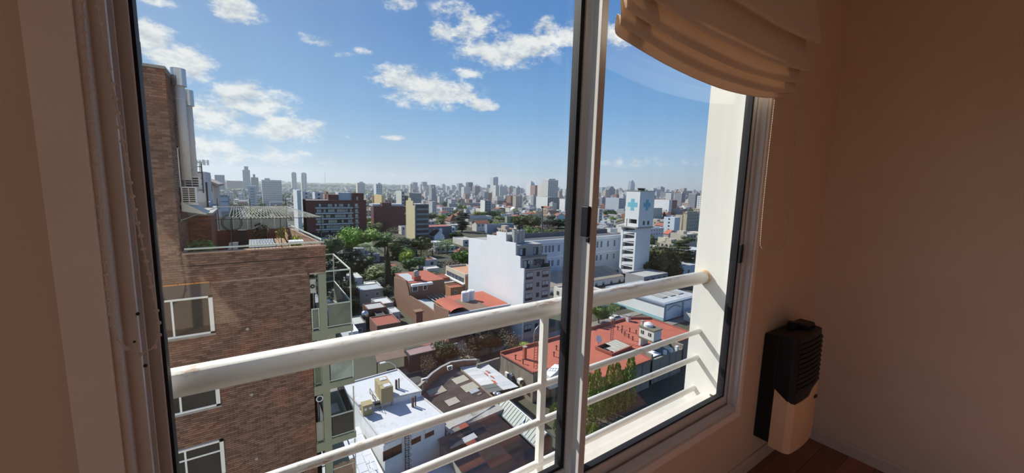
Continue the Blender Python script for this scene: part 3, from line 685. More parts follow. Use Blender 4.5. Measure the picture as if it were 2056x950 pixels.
bx = [-1.45, -.1, 1.5]
for x in bx: MB().bar((x, 24.0, -1.0), (x, 24.0, .55), .03).build('post', M_dark, cage)
MB().bar((bx[0], 24.0, .15), (bx[-1], 24.0, .15), .03).bar((bx[-1], 24.0, .15), (fx[-1], BY+.16, cz), .035).bar((bx[0], 24.0, .15), (TX+.1, BY+.16, cz), .03).build('top_frame', M_steel, cage)
net = MB()
for k in range(26):
    u = .30+.70*k/25
    a = Vector((TX+.1+(fx[-1]-TX-.1)*u, BY+.16, cz)); b = Vector((bx[0]+(bx[-1]-bx[0])*min(1, u+.1), 24.0, .15))
    net.bar(a, b, .008)
    u2 = max(0, u-.1); b = Vector((bx[0]+(bx[-1]-bx[0])*u2, 24.0, .15)); net.bar(a, b, .008)
net.build('netting', mat('pale_net', (.5,.48,.42)), cage, kind='stuff')
def leafball(par, c, r, n, size, col, seed, name='foliage'):
    rr = random.Random(seed); m = MB(); rx, ry, rz = (r, r, r) if not isinstance(r, tuple) else r
    for i in range(n):
        d = Vector((rr.gauss(0,1), rr.gauss(0,1), rr.gauss(0,1))).normalized()*(.55+.45*rr.random())
        p = Vector(c)+Vector((d.x*rx, d.y*ry, d.z*rz)); a = Vector((rr.gauss(0,1), rr.gauss(0,1), rr.gauss(0,1))).normalized(); b = a.orthogonal().normalized()
        s = size*(.6+.8*rr.random()); m.poly([p-a*s, p+b*s*.45, p+a*s, p-b*s*.45])
    return m.build(name, M_leaf, par, color=col)
def potted(x, y, z, r, h, col, lab, seed, pot=(.25,.12,.07)):
    t = thing('potted_plant', (x, y, z), lab, 'plant')
    MB().lathe([(r*.45, z), (r*.6, z+h*.4), (r*.64, z+h*.42)], (x, y), 12).build('pot', mat('pot_%d' % seed, pot), t)
    MB().tube([(x, y, z+h*.4), (x, y, z+h*.8)], .02, 5).build('stem', M_bark, t)
    leafball(t, (x, y, z+h*.85), (r, r, h*.42), 260, .07, col, seed); return t
potted(-1.75, 18.75, FZ, .5, 1.05, (.10,.20,.05), 'bushy green shrub in a pot by the tower on the terrace', 1)
potted(1.55, 19.2, FZ, .28, 1.0, (.42,.42,.06), 'yellow-flowered pot plant beside the terrace side wall', 2)
potted(1.2, 23.0, FZ, .3, 1.0, (.30,.24,.04), 'yellowish pot plant at the back corner of the terrace', 3)
potted(.3, 23.3, FZ, .38, 1.15, (.06,.05,.03), 'dark leafy plant beneath the terrace glass fence', 4)
def part_loop(): pass
t = thing('terrace_table', (.0, 18.9, FZ), 'grey slatted table top lying just inside the terrace parapet', 'table')
tq0, tq1 = PZ(500, 491, -1.17), PZ(553, 491, -1.17); tw_ = (tq1.x-tq0.x)/9
for k in range(9): MB().box(tq0.x+k*tw_, tq0.x+k*tw_+tw_*.92, 18.45, 20.9, -1.20, -1.17).build('slat', mat('grey_slat', (.27,.30,.33), var=.25, scale=8), t)
for x in (tq0.x+.05, tq1.x-.05):
    for y in (18.65, 20.8): MB().bar((x, y, FZ), (x, y, -1.20), .05).build('leg', M_dark, t)
t = thing('wooden_bench', (.85, 19.2, FZ), 'pale wooden bench beside the grey slatted table on the terrace', 'bench')
bx_ = tq1.x+.04-.62
for k in range(3): MB().box(bx_+.62+k*.14, bx_+.62+k*.14+.12, 18.5, 20.9, -1.22, -1.18).build('plank', M_wood, t)
for k in range(2): MB().box(bx_+1.06, bx_+1.09, 19.3, 20.9, -1.14+k*.15, -1.02+k*.15).build('back_slat', M_wood, t)
for y in (18.6, 20.7): MB().box(bx_+.64, bx_+1.04, y, y+.06, FZ, -1.22).build('leg', M_wood, t)
t = thing('white_stool', (1.2, 18.75, FZ), 'white square stool between the wooden bench and terrace wall', 'stool')
MB().box(1.2, 1.75, 18.45, 18.95, -1.06, -1.02).build('seat', M_white, t)
for x in (1.23, 1.72):
    for y in (18.48, 18.9): MB().bar((x, y, FZ), (x, y, -1.06), .045).build('leg', M_white, t)
t = thing('folding_chair', (-.75, 19, FZ), 'grey folding chair leaning left of the slatted table on the terrace', 'chair')
MB().hexa([(-.95, 18.6, -1.5), (-.62, 18.6, -1.5), (-.62, 18.66, -1.5), (-.95, 18.66, -1.5)], [(-.85, 18.9, -1.0), (-.55, 18.9, -1.0), (-.55, 18.95, -1.0), (-.85, 18.95, -1.0)]).build('backrest', mat('grey_canvas', (.33,.34,.35)), t)
MB().box(-.95, -.6, 18.35, 18.65, -1.64, -1.6).build('seat', mat('grey_canvas', (.3,.3,.3)), t)
for x in (-.93, -.62):
    for y in (18.38, 18.6): MB().bar((x, y, FZ), (x, y, -1.5), .025).build('leg', M_steel, t)
t = thing('wire_hoop', (-.9, 23.5, -1.0), 'large dark wire hoop trellis standing before the glass fence', 'trellis')
MB().tube([(-.9+.42*math.cos(a*.262), 23.6, -.62+.42*math.sin(a*.262)) for a in range(25)], .018, 6).build('ring', M_dark, t)
MB().tube([(-.9+.36*math.cos(a*.262), 23.6, -.62+.36*math.sin(a*.262)) for a in range(25)], .012, 6).build('inner_ring', M_dark, t)
MB().bar((-.9, 23.6, FZ), (-.9, 23.6, -.2), .03).build('stand', M_dark, t)
t = thing('planter_box', (-.5, 23.2, FZ), 'dark square planter box under the wire hoop', 'planter')
b = MB().box(-.65, -.3, 23.0, 23.35, FZ, -1.0).build('planter_body', M_dark, t); MB().box(-.67, -.28, 22.98, 23.37, -1.0, -.96).build('rim', M_dark, t)
# ================================================================== ground and street
OCC = []                                     # footprints already built on
def occ(x0, x1, y0, y1, m=1.0): OCC.append((x0-m, x1+m, y0-m, y1+m))
M_ground = mat('town_ground', (.075, .075, .052), var=.25, scale=.05, stain=.8, stain_col=(.05,.07,.03))
MB().poly([(-9000, -2000, GROUND-.02), (9000, -2000, GROUND-.02), (9000, 9500, GROUND-.02), (-9000, 9500, GROUND-.02)]).build('ground', M_ground)['kind'] = 'structure'
M_road = mat('asphalt', (.075, .075, .078), var=.1, scale=.6)
M_pave = mat('pavement', (.22, .20, .18), var=.12, scale=.8)
MB().box(-60, 260, 61.5, 69.5, GROUND-.02, GROUND+.02).box(112, 119, 69.5, 400, GROUND-.02, GROUND+.02).build('street', M_road)['kind'] = 'structure'
MB().box(-60, 260, 59, 61.5, GROUND-.02, GROUND+.14).box(-60, 111, 69.5, 72, GROUND-.02, GROUND+.14).build('pavement', M_pave)['kind'] = 'structure'
def col(c): return mat('paint_%02x%02x%02x' % tuple(int(255*v) for v in c), c, var=.07, scale=.5, streak=.2, stain_col=(.25,.23,.2), rough=.9, spec=.15)
M_redroof = mat('red_roof_membrane', (.40, .115, .075), var=.12, scale=.35, stain=.35, stain_col=(.26,.11,.085), rough=.85)
M_redtile = mat('terracotta_roof', (.30, .10, .055), var=.15, scale=.6, rough=.9)
M_whroof = mat('white_roof_coating', (.56, .57, .60), var=.06, scale=1.6, stain=.55, stain_col=(.30,.27,.24), rough=.8)
M_grime = mat('grimy_wall', (.27, .24, .20), var=.18, scale=.5, streak=.8, stain_col=(.06,.055,.05), rough=.95)
M_sheet = mat('rusty_brown_sheet', (.135, .10, .078), objcol=True, var=.16, scale=1.2, rough=.75)
M_seam = mat('grey_green_sheet', (.20, .235, .22), var=.08, scale=1, rough=.5, spec=.4)
M_party = mat('brick_party_wall', (.24, .135, .09), var=.18, scale=1.4, streak=.35, stain_col=(.12,.09,.07))
M_wwhite = col((.74, .75, .76))
def plane_hit(px, py, p0, n):
    d = ray(px, py); return EYE + d*((p0-EYE).dot(n)/d.dot(n))
def xy(p): return (p.x, p.y)
# ---------------- white-roofed building with the water tank
wb = thing('white_roof_building', (14, 50, GROUND), 'low white building with patched white roof and beige tank below the balconies', 'building')
A, B_, Cc, D = (9.3, 57.2), (17.9, 57.8), (19.15, 42.3), (11.1, 41.1)
zb, zf = -28.0, -28.8
def lerp2(p, q, t): return (p[0]+(q[0]-p[0])*t, p[1]+(q[1]-p[1])*t)
m1, m2 = xy(PZ(722, 826, -28.8)), xy(PZ(846, 797, -28.8)); D, Cc = xy(PZ(772, 891, -28.8)), xy(PZ(893, 836, -28.8))
MB().prism([m1, m2, B_, A], GROUND, zb).prism([D, Cc, m2, m1], GROUND, zf).build('walls', M_wwhite, wb)
MB().prism([lerp2(m1, A, .02), lerp2(m2, B_, .02), lerp2(B_, m2, .02), lerp2(A, m1, .02)], zb, zb+.02).prism([lerp2(D, m1, .02), lerp2(Cc, m2, .02), lerp2(m2, Cc, .02), lerp2(m1, D, .02)], zf, zf+.02).build('roof_coating', M_whroof, wb)
k = MB()
for p, q, z in ((m1, m2, zb), (m2, B_, zb), (B_, A, zb), (D, Cc, zf), (Cc, m2, zf), (m1, D, zf), (A, m1, zb)):
    k.bar((p[0], p[1], z+.08), (q[0], q[1], z+.08), .22, .2)
k.build('parapet_curb', mat('roof_curb', (.50,.49,.49), var=.1), wb)
for px, py, w, h in ((835, 890, 1.25, .8), (862, 877, 1.25, .7), (788, 918, 2.3, 1.3)):       # front windows with roller shutters
    d0 = Vector((Cc[0]-D[0], Cc[1]-D[1], 0)).normalized(); n0 = Vector((d0.y, -d0.x, 0))
    p = plane_hit(px, py, Vector((D[0], D[1], 0)), n0) + n0*.03
    f = MB().hexa([p-d0*w/2-n0*0, p+d0*w/2, p+d0*w/2-n0*.1, p-d0*w/2-n0*.1], [p-d0*w/2+Vector((0,0,h)), p+d0*w/2+Vector((0,0,h)), p+d0*w/2-n0*.1+Vector((0,0,h)), p-d0*w/2-n0*.1+Vector((0,0,h))]).build('window', mat('brown_window', (.09,.045,.03), var=.1), wb)
    for k_ in (0, .5, 1): q = p-d0*w/2+d0*w*k_+n0*.03; MB().bar(q, q+Vector((0,0,h)), .05).build('window_bar', M_dark, f)
    q = p+Vector((0,0,h)); MB().hexa([q-d0*w/2+n0*.05, q+d0*w/2+n0*.05, q+d0*w/2, q-d0*w/2], [q-d0*w/2+n0*.05+Vector((0,0,.75)), q+d0*w/2+n0*.05+Vector((0,0,.75)), q+d0*w/2+Vector((0,0,.75)), q-d0*w/2+Vector((0,0,.75))]).build('shutter', M_white, f)
for px, py in ((800, 801), (825, 803)):
    p = PY(px, py, m1[1]+.12*(px-780)/60-.02); MB().box(p.x-.5, p.x+.5, p.y-.06, p.y+.1, p.z-.2, p.z+.2).build('roof_vent', M_dark, wb)
# cage ladder
p0 = plane_hit(815, 880, Vector((D[0], D[1], 0)), n0) + n0*.25
ld = MB()
for s in (-.25, .25): ld.bar(Vector((p0.x, p0.y, GROUND))+d0*s, Vector((p0.x, p0.y, zf+1.1))+d0*s, .06)
for i in range(22): ld.bar(Vector((p0.x, p0.y, GROUND+.3*i+.2))-d0*.25, Vector((p0.x, p0.y, GROUND+.3*i+.2))+d0*.25, .04)
for i in range(7):
    z = GROUND+1.8+i*.8; c = Vector((p0.x, p0.y, z)); ld.tube([c-d0*.3, c-d0*.35+n0*.4, c+n0*.65, c+d0*.35+n0*.4, c+d0*.3], .03, 4)
ld.build('cage_ladder', M_dark, wb)
occ(9, 19.5, 41, 58)
# lower strip of white tile roof along its left side
pts = [xy(PZ(x, y, -30.2)) for x, y in ((690, 846), (722, 836), (770, 893), (742, 920), (690, 950))]
t = thing('tiled_lean_to', (9, 44, GROUND), 'white flagstone-roofed lean-to between the green balconies and the white roof', 'building')
MB().prism([(5.5, 50), (5.5, 36), (10.8, 36), (10.2, 50)], GROUND, -30.6).build('walls', M_wwhite, t)
for i in range(9):
    for j in range(5):
        x0 = 5.55+j*.95; y0 = 36.2+i*1.5+(.4 if j % 2 else 0)
        MB().box(x0, x0+.9, y0, min(y0+1.44, 50), -30.6, -30.53+R.random()*.03).build('flagstone', M_whroof, t)
t = thing('low_shed', (17, 38, GROUND), 'pale blue flat shed roof in front of the white building wall', 'shed')
MB().prism([(12, 40.2), (12, 35), (19.5, 36.5), (20.3, 40.7)], GROUND, -33.4).build('walls', M_conc, t)
MB().prism([(11.9, 40.3), (11.9, 34.9), (19.7, 36.4), (20.5, 40.8)], -33.4, -33.25).build('roof_slab', mat('pale_blue_roof', (.42,.48,.53), var=.08, rough=.35, spec=.5), t)
t = thing('hand_rail', (8.5, 36, GROUND), 'thin white handrail on the lean-to roof beside the balconies', 'railing')
for y in (36.2, 39, 41.5): MB().bar((9.5, y, -30.53), (9.5, y, -29.5), .05).build('post', M_white, t)
MB().bar((9.5, 36, -29.5), (9.5, 41.7, -29.5), .06).bar((9.5, 36, -30.0), (9.5, 41.7, -30.0), .05).build('rail', M_white, t)
# water tank on its stand
tk = thing('water_tank', (14.2, 47.5, zf), 'beige rectangular water tank on legs on the white roof', 'water tank')
M_beige = mat('beige_tank', (.36, .29, .16), var=.08, scale=.7, streak=.2, stain_col=(.2,.15,.08))
qa, qb = PZ(766, 822, zf), PZ(788, 812, zf); tx0, tx1 = qa.x, qb.x; ty0 = qa.y
MB().box(tx0, tx1, ty0, ty0+3.3, zf+.75, zf+2.9).build('tank_body', M_beige, tk)
for yy in (ty0+.2, ty0+2.2): MB().box(tx0+.5, tx1-.2, yy, yy+.8, zf+2.9, zf+2.97).build('hatch', M_whroof, tk)
for x in (tx0+.12, tx1-.12):
    for yy in (ty0+.12, ty0+3.1): MB().box(x-.12, x+.12, yy-.12, yy+.12, zf, zf+.75).build('leg', M_conc, tk)
MB().box(tx0-.02, tx1+.02, ty0+1.1, ty0+1.16, zf+.75, zf+2.93).build('seam', M_beige, tk)
g = MB()
for yy in (ty0+.3, ty0+1.7, ty0+3.2): g.bar((tx0-.7, yy, zf+.6), (tx0-.7, yy, zf+1.7), .05)
g.bar((tx0-.7, ty0+.3, zf+1.7), (tx0-.7, ty0+3.2, zf+1.7), .05).bar((tx0-.7, ty0+.3, zf+1.2), (tx0-.7, ty0+3.2, zf+1.2), .05).box(tx0-.75, tx0, ty0+.2, ty0+3.3, zf+.55, zf+.6)
g.build('catwalk', M_dark, tk)
p = PZ(739, 836, zf); t = thing('vent_housing', p, 'small beige vent housing with two round holes on the white roof', 'vent')
MB().box(p.x-.6, p.x+.6, p.y, p.y+1.1, zf, zf+1.5).build('housing', M_beige, t)
MB().box(p.x-.65, p.x+.65, p.y-.05, p.y+1.15, zf+1.5, zf+1.6).build('cap', M_beige, t)
for s in (-.3, .3): MB().lathe([(.17, -.02), (.17, .02)], (0, 0), 12).build('vent_hole', M_white, t, raw=True).matrix_local = Matrix.Translation(Vector((p.x+s, p.y-.02, zf+1.05))-ORG[t.name]) @ Matrix.Rotation(math.pi/2, 4, 'X')
for (px, py, z0, w) in ((797, 781, zb, 'upper back'), (830, 817, zf, 'lower front')):
    p = PZ(px, py, z0); t = thing('roof_pipe_vent', p, 'dark chimney vent pair on the %s white roof' % w, 'vent')
    MB().box(p.x-.22, p.x+.05, p.y-.15, p.y+.15, z0, z0+1.4).build('flue', mat('rusty_flue', (.10,.07,.06), var=.3), t)
    MB().tube([(p.x+.3, p.y, z0), (p.x+.3, p.y, z0+1.5)], .1, 8).build('pipe', M_dark, t)
# ---------------- corrugated warehouse
M_trans = mat('translucent_sheet', (.42, .39, .32), objcol=True, var=.12, scale=3, rough=.5)
def corr(par, o, ex, ey, L_, W_, nrm, m, name, color, waves=8, amp=.035, kind=None, lift=0.):
    """corrugated sheet from corner o: ridges run along ex (length L_), waves across ey (width W_)"""
    g = MB(); n = waves*2
    for i in range(n+1):
        h = amp*(1 if i % 2 else -1)+lift
        for s in (0, L_): g.v.append(tuple(o+ex*s+ey*(W_*i/n)+nrm*h))
    for i in range(n): g.f.append((2*i, 2*i+1, 2*i+3, 2*i+2))
    return g.build(name, m, par, color=color, kind=kind)
wh = thing('corrugated_warehouse', (24, 50, GROUND), 'dark brown corrugated gable warehouse right of the white roof, patched white beyond its ridge', 'warehouse')
zr, ze = -30.8, -31.4
RA, RB = PZ(919, 738, zr), PZ(991, 800, zr)
EA, EB = PZ(848, 792, ze), PZ(901, 866, ze)
rd = (RB-RA); rd.z = 0; Lr = rd.length; rd.normalize()
sl = EA-RA; sl -= rd*sl.dot(rd); Ls = sl.length; sl.normalize(); nrm = rd.cross(sl); nrm = nrm if nrm.z > 0 else -nrm
nc, nr = 12, 4
for i in range(nc):
    for j in range(nr):
        kk = .75+.5*R.random()
        corr(wh, RA+rd*(Lr*i/nc)+sl*(Ls*j/nr), sl, rd, Ls/nr*1.03, Lr/nc, nrm, M_sheet, 'roof_sheet', (.19*kk, .145*kk, .115*kk), waves=5, lift=-.02*j)
for px, py, a, b, c in ((924, 763, 2.4, 2.0, (.46,.42,.33)), (943, 778, 2.4, 2.2, (.42,.39,.31)), (952, 786, 1.5, 1.0, (.70,.70,.68)), (908, 807, 1.9, 1.7, (.45,.41,.33)), (876, 786, 2.8, 2.0, (.40,.35,.27)), (963, 792, .7, .4, (.6,.55,.48)), (868, 795, 1.3, .8, (.30,.12,.09))):
    p = plane_hit(px, py, RA, nrm); corr(wh, p-sl*a/2-rd*b/2, sl, rd, a, b, nrm, M_trans, 'skylight_sheet', c, waves=5, lift=.10)
MB().tube([RA+nrm*.08, RB+nrm*.08], .16, 6).build('ridge_cap', mat('ridge_tile_brown', (.17,.13,.1), var=.2, scale=2), wh)
g = MB()
WA = [xy(EA), xy(EB), (RB.x+7.0, EB.y), (RA.x+7.0, EA.y+4)]
g.hexa([(EA.x, EA.y, GROUND), (EB.x, EB.y, GROUND), (RB.x, EB.y, GROUND), (RA.x, RA.y, GROUND)], [(EA.x, EA.y, ze-.25), (EB.x, EB.y, ze-.25), (RB.x, EB.y, zr-.25), (RA.x, RA.y, zr-.25)])
g.build('walls', M_conc, wh)
FA, FB = PZ(979, 731, -30.3), PZ(1041, 777, -30.3)
e2 = FA-RA; L2 = (FB-FA).length
for i in range(8):
    for j in range(2):
        c0 = RA+(RB-RA)*(i/8)*.86; c1 = RA+(RB-RA)*((i+1)/8)*.86; d0_ = FA+(FB-FA)*(i/8); d1_ = FA+(FB-FA)*((i+1)/8)
        a, b = c0+(d0_-c0)*(j/2), c0+(d0_-c0)*((j+1)/2); c, d = c1+(d1_-c1)*((j+1)/2), c1+(d1_-c1)*(j/2)
        up = Vector((0,0,.02+R.random()*.05))
        cc = R.choice([(.50,.50,.50), (.58,.58,.58), (.46,.47,.49), (.54,.53,.52)]) if not (i in (6,7) and j == 0) else (.12,.13,.12)
        MB().hexa([a, d, c, b] if True else [], [a+up, d+up, c+up, b+up]).build('patched_sheet', M_trans, wh, color=cc)
for (u0, u1, v0, v1) in ((.25,.42,.62,.78), (.32,.5,.5,.62), (.45,.60,.58,.70), (.6,.82,.42,.62)):   # red paint showing through
    def bl_(u, v): c0 = RA+(RB-RA)*u*.86; d0_ = FA+(FB-FA)*u; return c0+(d0_-c0)*v+Vector((0,0,.09))
    uc, vc = (u0+u1)/2, (v0+v1)/2
    MB().poly([bl_(uc+(u1-u0)*.5*math.cos(a)*q, vc+(v1-v0)*.36*math.sin(a)*q) for a, q in ((k_*math.pi/8, .45+.55*R.random()) for k_ in range(16))]).build('red_patch', M_redroof, wh)
for px, py in ((994, 790), (1001, 791)):
    p = plane_hit(px, py+6, RA, Vector((0,0,1))); t = thing('roof_ventilator', p, 'metal mushroom roof ventilator at the near end of the warehouse ridge' if px < 1000 else 'second mushroom ventilator right of the ridge end', 'vent')
    MB().lathe([(.14, p.z-.5), (.14, p.z+.45)], (p.x, p.y), 10).build('pipe', M_steel, t)
    MB().lathe([(.30, p.z+.45), (.36, p.z+.55), (.2, p.z+.72)], (p.x, p.y), 14).build('cowl', M_steel, t)
occ(20, 40, 40, 58)
t = thing('gutter_pipe', EB, 'long curved grey gutter pipe along the warehouse eave', 'pipe')
MB().tube([PZ(898, 872, -31.5), PZ(906, 860, -31.5), PZ(940, 845, -31.4), PZ(975, 826, -31.3), PZ(992, 813, -31)], .16, 8).build('gutter', mat('grey_gutter', (.32,.33,.33)), t, smooth=True)
MB().tube([PZ(898, 872, -31.5), PZ(899, 874, -33)], .14, 8).build('downpipe', mat('grey_gutter', (.32,.33,.33)), t)
# second corrugated roof below, ridges along x
w2 = thing('brown_corrugated_shed', (24, 37, GROUND), 'rusty brown fine-ribbed shed roof nearest below the balcony railing', 'shed')
g = MB().box(18.8, 27.6, 30.3, 43.2, GROUND, -31.85).build('walls', M_conc, w2)
for i in range(14):
    for j in range(3):
        if i > 10+j: continue
        kk = .65+.7*R.random(); cc = R.choice([(.17,.13,.105)]*5+[(.25,.14,.10), (.10,.10,.105)])
        corr(w2, Vector((18.6+j*3.05, 30.2+i*1.2, -31.62+j*.12)), Vector((1,0,.04)).normalized(), Vector((0,1,0)), 3.15, 1.2, Vector((-.04,0,1)).normalized(), M_sheet, 'roof_sheet', tuple(v*kk for v in cc), waves=6, amp=.06)
occ(18, 28, 30, 43)
for (px, py, c, s) in ((925, 862, (.42,.12,.08), 1.0), (912, 868, (.40,.36,.30), .8), (940, 885, (.52,.52,.52), 1.1), (945, 893, (.45,.16,.1), .7), (915, 896, (.06,.07,.08), 1.0)):
    p = PZ(px, py, -31.4); corr(w2, p-Vector((s*.9, s*.5, -.25)), Vector((1,0,.09)).normalized(), Vector((0,1,0)), 1.9*s, 1.0*s, Vector((-.09,0,1)).normalized(), M_trans, 'loose_sheet', c, waves=4)
# standing-seam gable
sg = thing('metal_gable_shed', (31, 38, GROUND), 'grey-green standing-seam gable roof shed at the near end of the warehouse', 'shed')
za = -30.3; G0, G1 = PZ(1022, 804, za), PZ(1090, 866, za); zl = -31.6
L0, L1 = PZ(993, 822, zl), PZ(1079, 897, zl)
gx = (G0.x+G1.x)/2; lx = (L0.x+L1.x)/2; rx_ = gx+(gx-lx); gy0, gy1 = min(G1.y, L1.y), max(G0.y, L0.y)
MB().prism_y([(lx+.3, GROUND), (rx_-.3, GROUND), (rx_-.3, zl), (gx, za-.15), (lx+.3, zl)], gy0+.3, gy1-.2).build('walls', M_dkbrick, sg)
for s, xe in ((0, lx), (1, rx_)): MB().hexa([(xe, gy0, zl-.06), (gx, gy0, za-.06), (gx, gy1, za-.06), (xe, gy1, zl-.06)] if s == 0 else [(gx, gy0, za-.06), (xe, gy0, zl-.06), (xe, gy1, zl-.06), (gx, gy1, za-.06)], [(xe, gy0, zl), (gx, gy0, za), (gx, gy1, za), (xe, gy1, zl)] if s == 0 else [(gx, gy0, za), (xe, gy0, zl), (xe, gy1, zl), (gx, gy1, za)]).build('roof_slope', M_seam, sg)
y = gy0+.1
while y < gy1:
    for xe in (lx, rx_): MB().bar((xe, y, zl+.03), (gx, y, za+.03), .05, .07).build('seam', M_seam, sg)
    y += .62
MB().bar((gx, gy0, za+.05), (gx, gy1, za+.05), .14, .06).build('ridge_cap', M_white, sg)
MB().bar((lx-.06, gy0, zl-.1), (lx-.06, gy1, zl-.1), .16, .14).build('gutter', M_steel, sg)
p = plane_hit(1052, 842, Vector((gx, gy0, za)), Vector((za-zl, 0, -(gx-lx))).normalized()); t = thing('loose_tarp', p, 'crumpled white and grey strip of tarp on the standing-seam roof', 'tarp')
MB().hexa([p+Vector((-.9,-.5,-.28)), p+Vector((-.1,-.3,.02)), p+Vector((.6,.3,.28)), p+Vector((-.2,0,.02))], [p+Vector((-.9,-.45,-.18)), p+Vector((-.1,-.25,.14)), p+Vector((.6,.3,.36)), p+Vector((-.2,.05,.16))]).build('sheet', M_white, t)
occ(lx, rx_, gy0, gy1)
# boundary walls and wall-hung air conditioners
t = thing('masonry_boundary', (27, 58.6, GROUND), 'old brick yard wall with curved mossy coping behind the warehouse', 'wall')
cp = [PZ(x, y, -29.6) for x, y in ((840, 777), (868, 750), (885, 738), (905, 728), (930, 724), (957, 723))]
for a, b in zip(cp, cp[1:]):
    dx = (b-a); dx.z = 0; nn = Vector((-dx.y, dx.x, 0)).normalized()*.14
    MB().hexa([(a.x-nn.x, a.y-nn.y, GROUND), (b.x-nn.x, b.y-nn.y, GROUND), (b.x+nn.x, b.y+nn.y, GROUND), (a.x+nn.x, a.y+nn.y, GROUND)], [a-nn, b-nn, b+nn, a+nn]).build('wall_section', M_party, t)
    MB().bar(a+Vector((0,0,.06)), b+Vector((0,0,.06)), .42, .14).build('coping', M_conc, t)
a, b = PZ(957, 732, -29.9), PZ(1003, 718, -29.9); nn = Vector((0, .2, 0))
MB().hexa([(a.x, a.y-.2, GROUND), (b.x, b.y-.2, GROUND), (b.x, b.y+.2, GROUND), (a.x, a.y+.2, GROUND)], [a-nn, b-nn, b+nn, a+nn]).build('wall_section', M_grime, t)
for px, py, z, lab in ((899, 745, -30.2, 'white wall air conditioner under the curved brick coping'), (847, 771, -30.0, 'white wall air conditioner at the corner of the white roof'), (838, 786, -30.6, 'grey wall air conditioner just below the one by the white roof')):
    p = PZ(px, py, z); ac_unit(p.x, p.y, z, .95, .75, .35, lab)
# ---------------- red flat roof
RZ = -30.0
rp = [(38.4, 48.7), (47.0, 48.2), (47.0, 41.3), (60.5, 41.3), (61.2, 45.2), (72.0, 45.2), (72.0, 43.6), (80.6, 43.6), (80.3, 55.6), (75.3, 58.5), (37.5, 57.8)]
rr_ = thing('red_roof_building', (58, 50, GROUND), 'long single-storey building with grimy walls and red flat roof', 'building')
MB().prism(rp, GROUND, RZ-.02).build('walls', M_grime, rr_)
MB().prism(rp, RZ-.02, RZ).build('roof_membrane', M_redroof, rr_)
k = MB()
for i in range(len(rp)):
    a, b = rp[i], rp[(i+1) % len(rp)]
    h = .55 if i in (8, 9) else .22
    k.bar((a[0], a[1], RZ+h/2), (b[0], b[1], RZ+h/2), .3, h)
k.build('parapet', mat('red_parapet', (.30,.10,.07), var=.15, scale=.8), rr_)
occ(37, 81, 41, 59)
# square lightwell with shed roofs
lw = [PZ(x, y, RZ+.35) for x, y in ((1196, 698), (1230, 712), (1268, 696), (1235, 683))]
t = thing('lightwell_roof', lw[0], 'square lightwell on the red roof with pale corrugated covers', 'skylight')
for i in range(4): MB().bar(lw[i], lw[(i+1) % 4], .3, .5).build('curb', mat('red_parapet', (.3,.1,.07)), t)
c = (lw[0]+lw[1]+lw[2]+lw[3])/4
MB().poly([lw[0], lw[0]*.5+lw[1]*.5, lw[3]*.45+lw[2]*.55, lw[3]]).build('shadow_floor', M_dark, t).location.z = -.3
for i in range(7):
    u0, u1 = i/7, (i+.92)/7
    a, b = lw[1]*(1-u0)+lw[2]*u0, lw[1]*(1-u1)+lw[2]*u1; d, e = lw[0]*(1-u0)+lw[3]*u0, lw[0]*(1-u1)+lw[3]*u1
    f = .95 if i > 2 else .55
    if i == 0: continue
    MB().poly([a*(.35 if i < 4 else 0)+a*(.65 if i < 4 else 1)*1+Vector((0,0,.1)), b+Vector((0,0,.1)), b*(1-f)+e*f+Vector((0,0,.25)), a*(1-f)+d*f+Vector((0,0,.25))]).build('cover_sheet', mat('pale_cover', (.46,.43,.36), var=.15, scale=2), t)
# tank house on stilts
p = PZ(1312, 686, RZ+2.0); bx0, by0 = p.x, p.y
x1 = by0*(PY(1327, 680, by0).x/by0); by1 = PX(1283, 672, bx0).y
th = thing('rooftop_tank_house', (bx0, by0, RZ), 'small white tank house raised on walls on the red roof', 'hut')
MB().box(bx0, x1, by0, by1, RZ+2.0, RZ+4.0).build('walls', col((.66,.66,.62)), th)
MB().box(bx0-.15, x1+.15, by0-.15, by1+.15, RZ+4.0, RZ+4.2).build('roof_slab', mat('mossy_slab', (.17,.16,.11), var=.2), th)
MB().box(bx0-.15, x1+.15, by0-.15, by1+.15, RZ+1.8, RZ+2.0).build('floor_slab', mat('mossy_slab', (.17,.16,.11)), th)
for i in range(2):
    yq = by0+(by1-by0)*(.18+.5*i); MB().box(bx0-.04, bx0+.02, yq, yq+(by1-by0)*.2, RZ+2.7, RZ+3.4).build('window', M_dark, th)
    MB().box(bx0-.06, bx0+.0, yq+(by1-by0)*.09, yq+(by1-by0)*.11, RZ+2.7, RZ+3.4).build('window_bar', M_white, th)
for yq in (by0+.1, by1-.5): MB().box(bx0, x1, yq, yq+.4, RZ, RZ+1.8).build('support_wall', col((.66,.66,.62)), th)
t = thing('round_roof_tank', (bx0+1.5, by1-1, RZ+4.2), 'round white tank lid on top of the rooftop tank house', 'tank')
MB().lathe([(.9, RZ+4.2), (.9, RZ+4.7), (.5, RZ+4.95)], (bx0+1.2, by1-1.2), 16).build('tank_body', M_wwhite, t); MB().lathe([(.3, RZ+4.95), (.3, RZ+5.05)], (bx0+1.2, by1-1.2), 12).build('lid', M_wwhite, t)
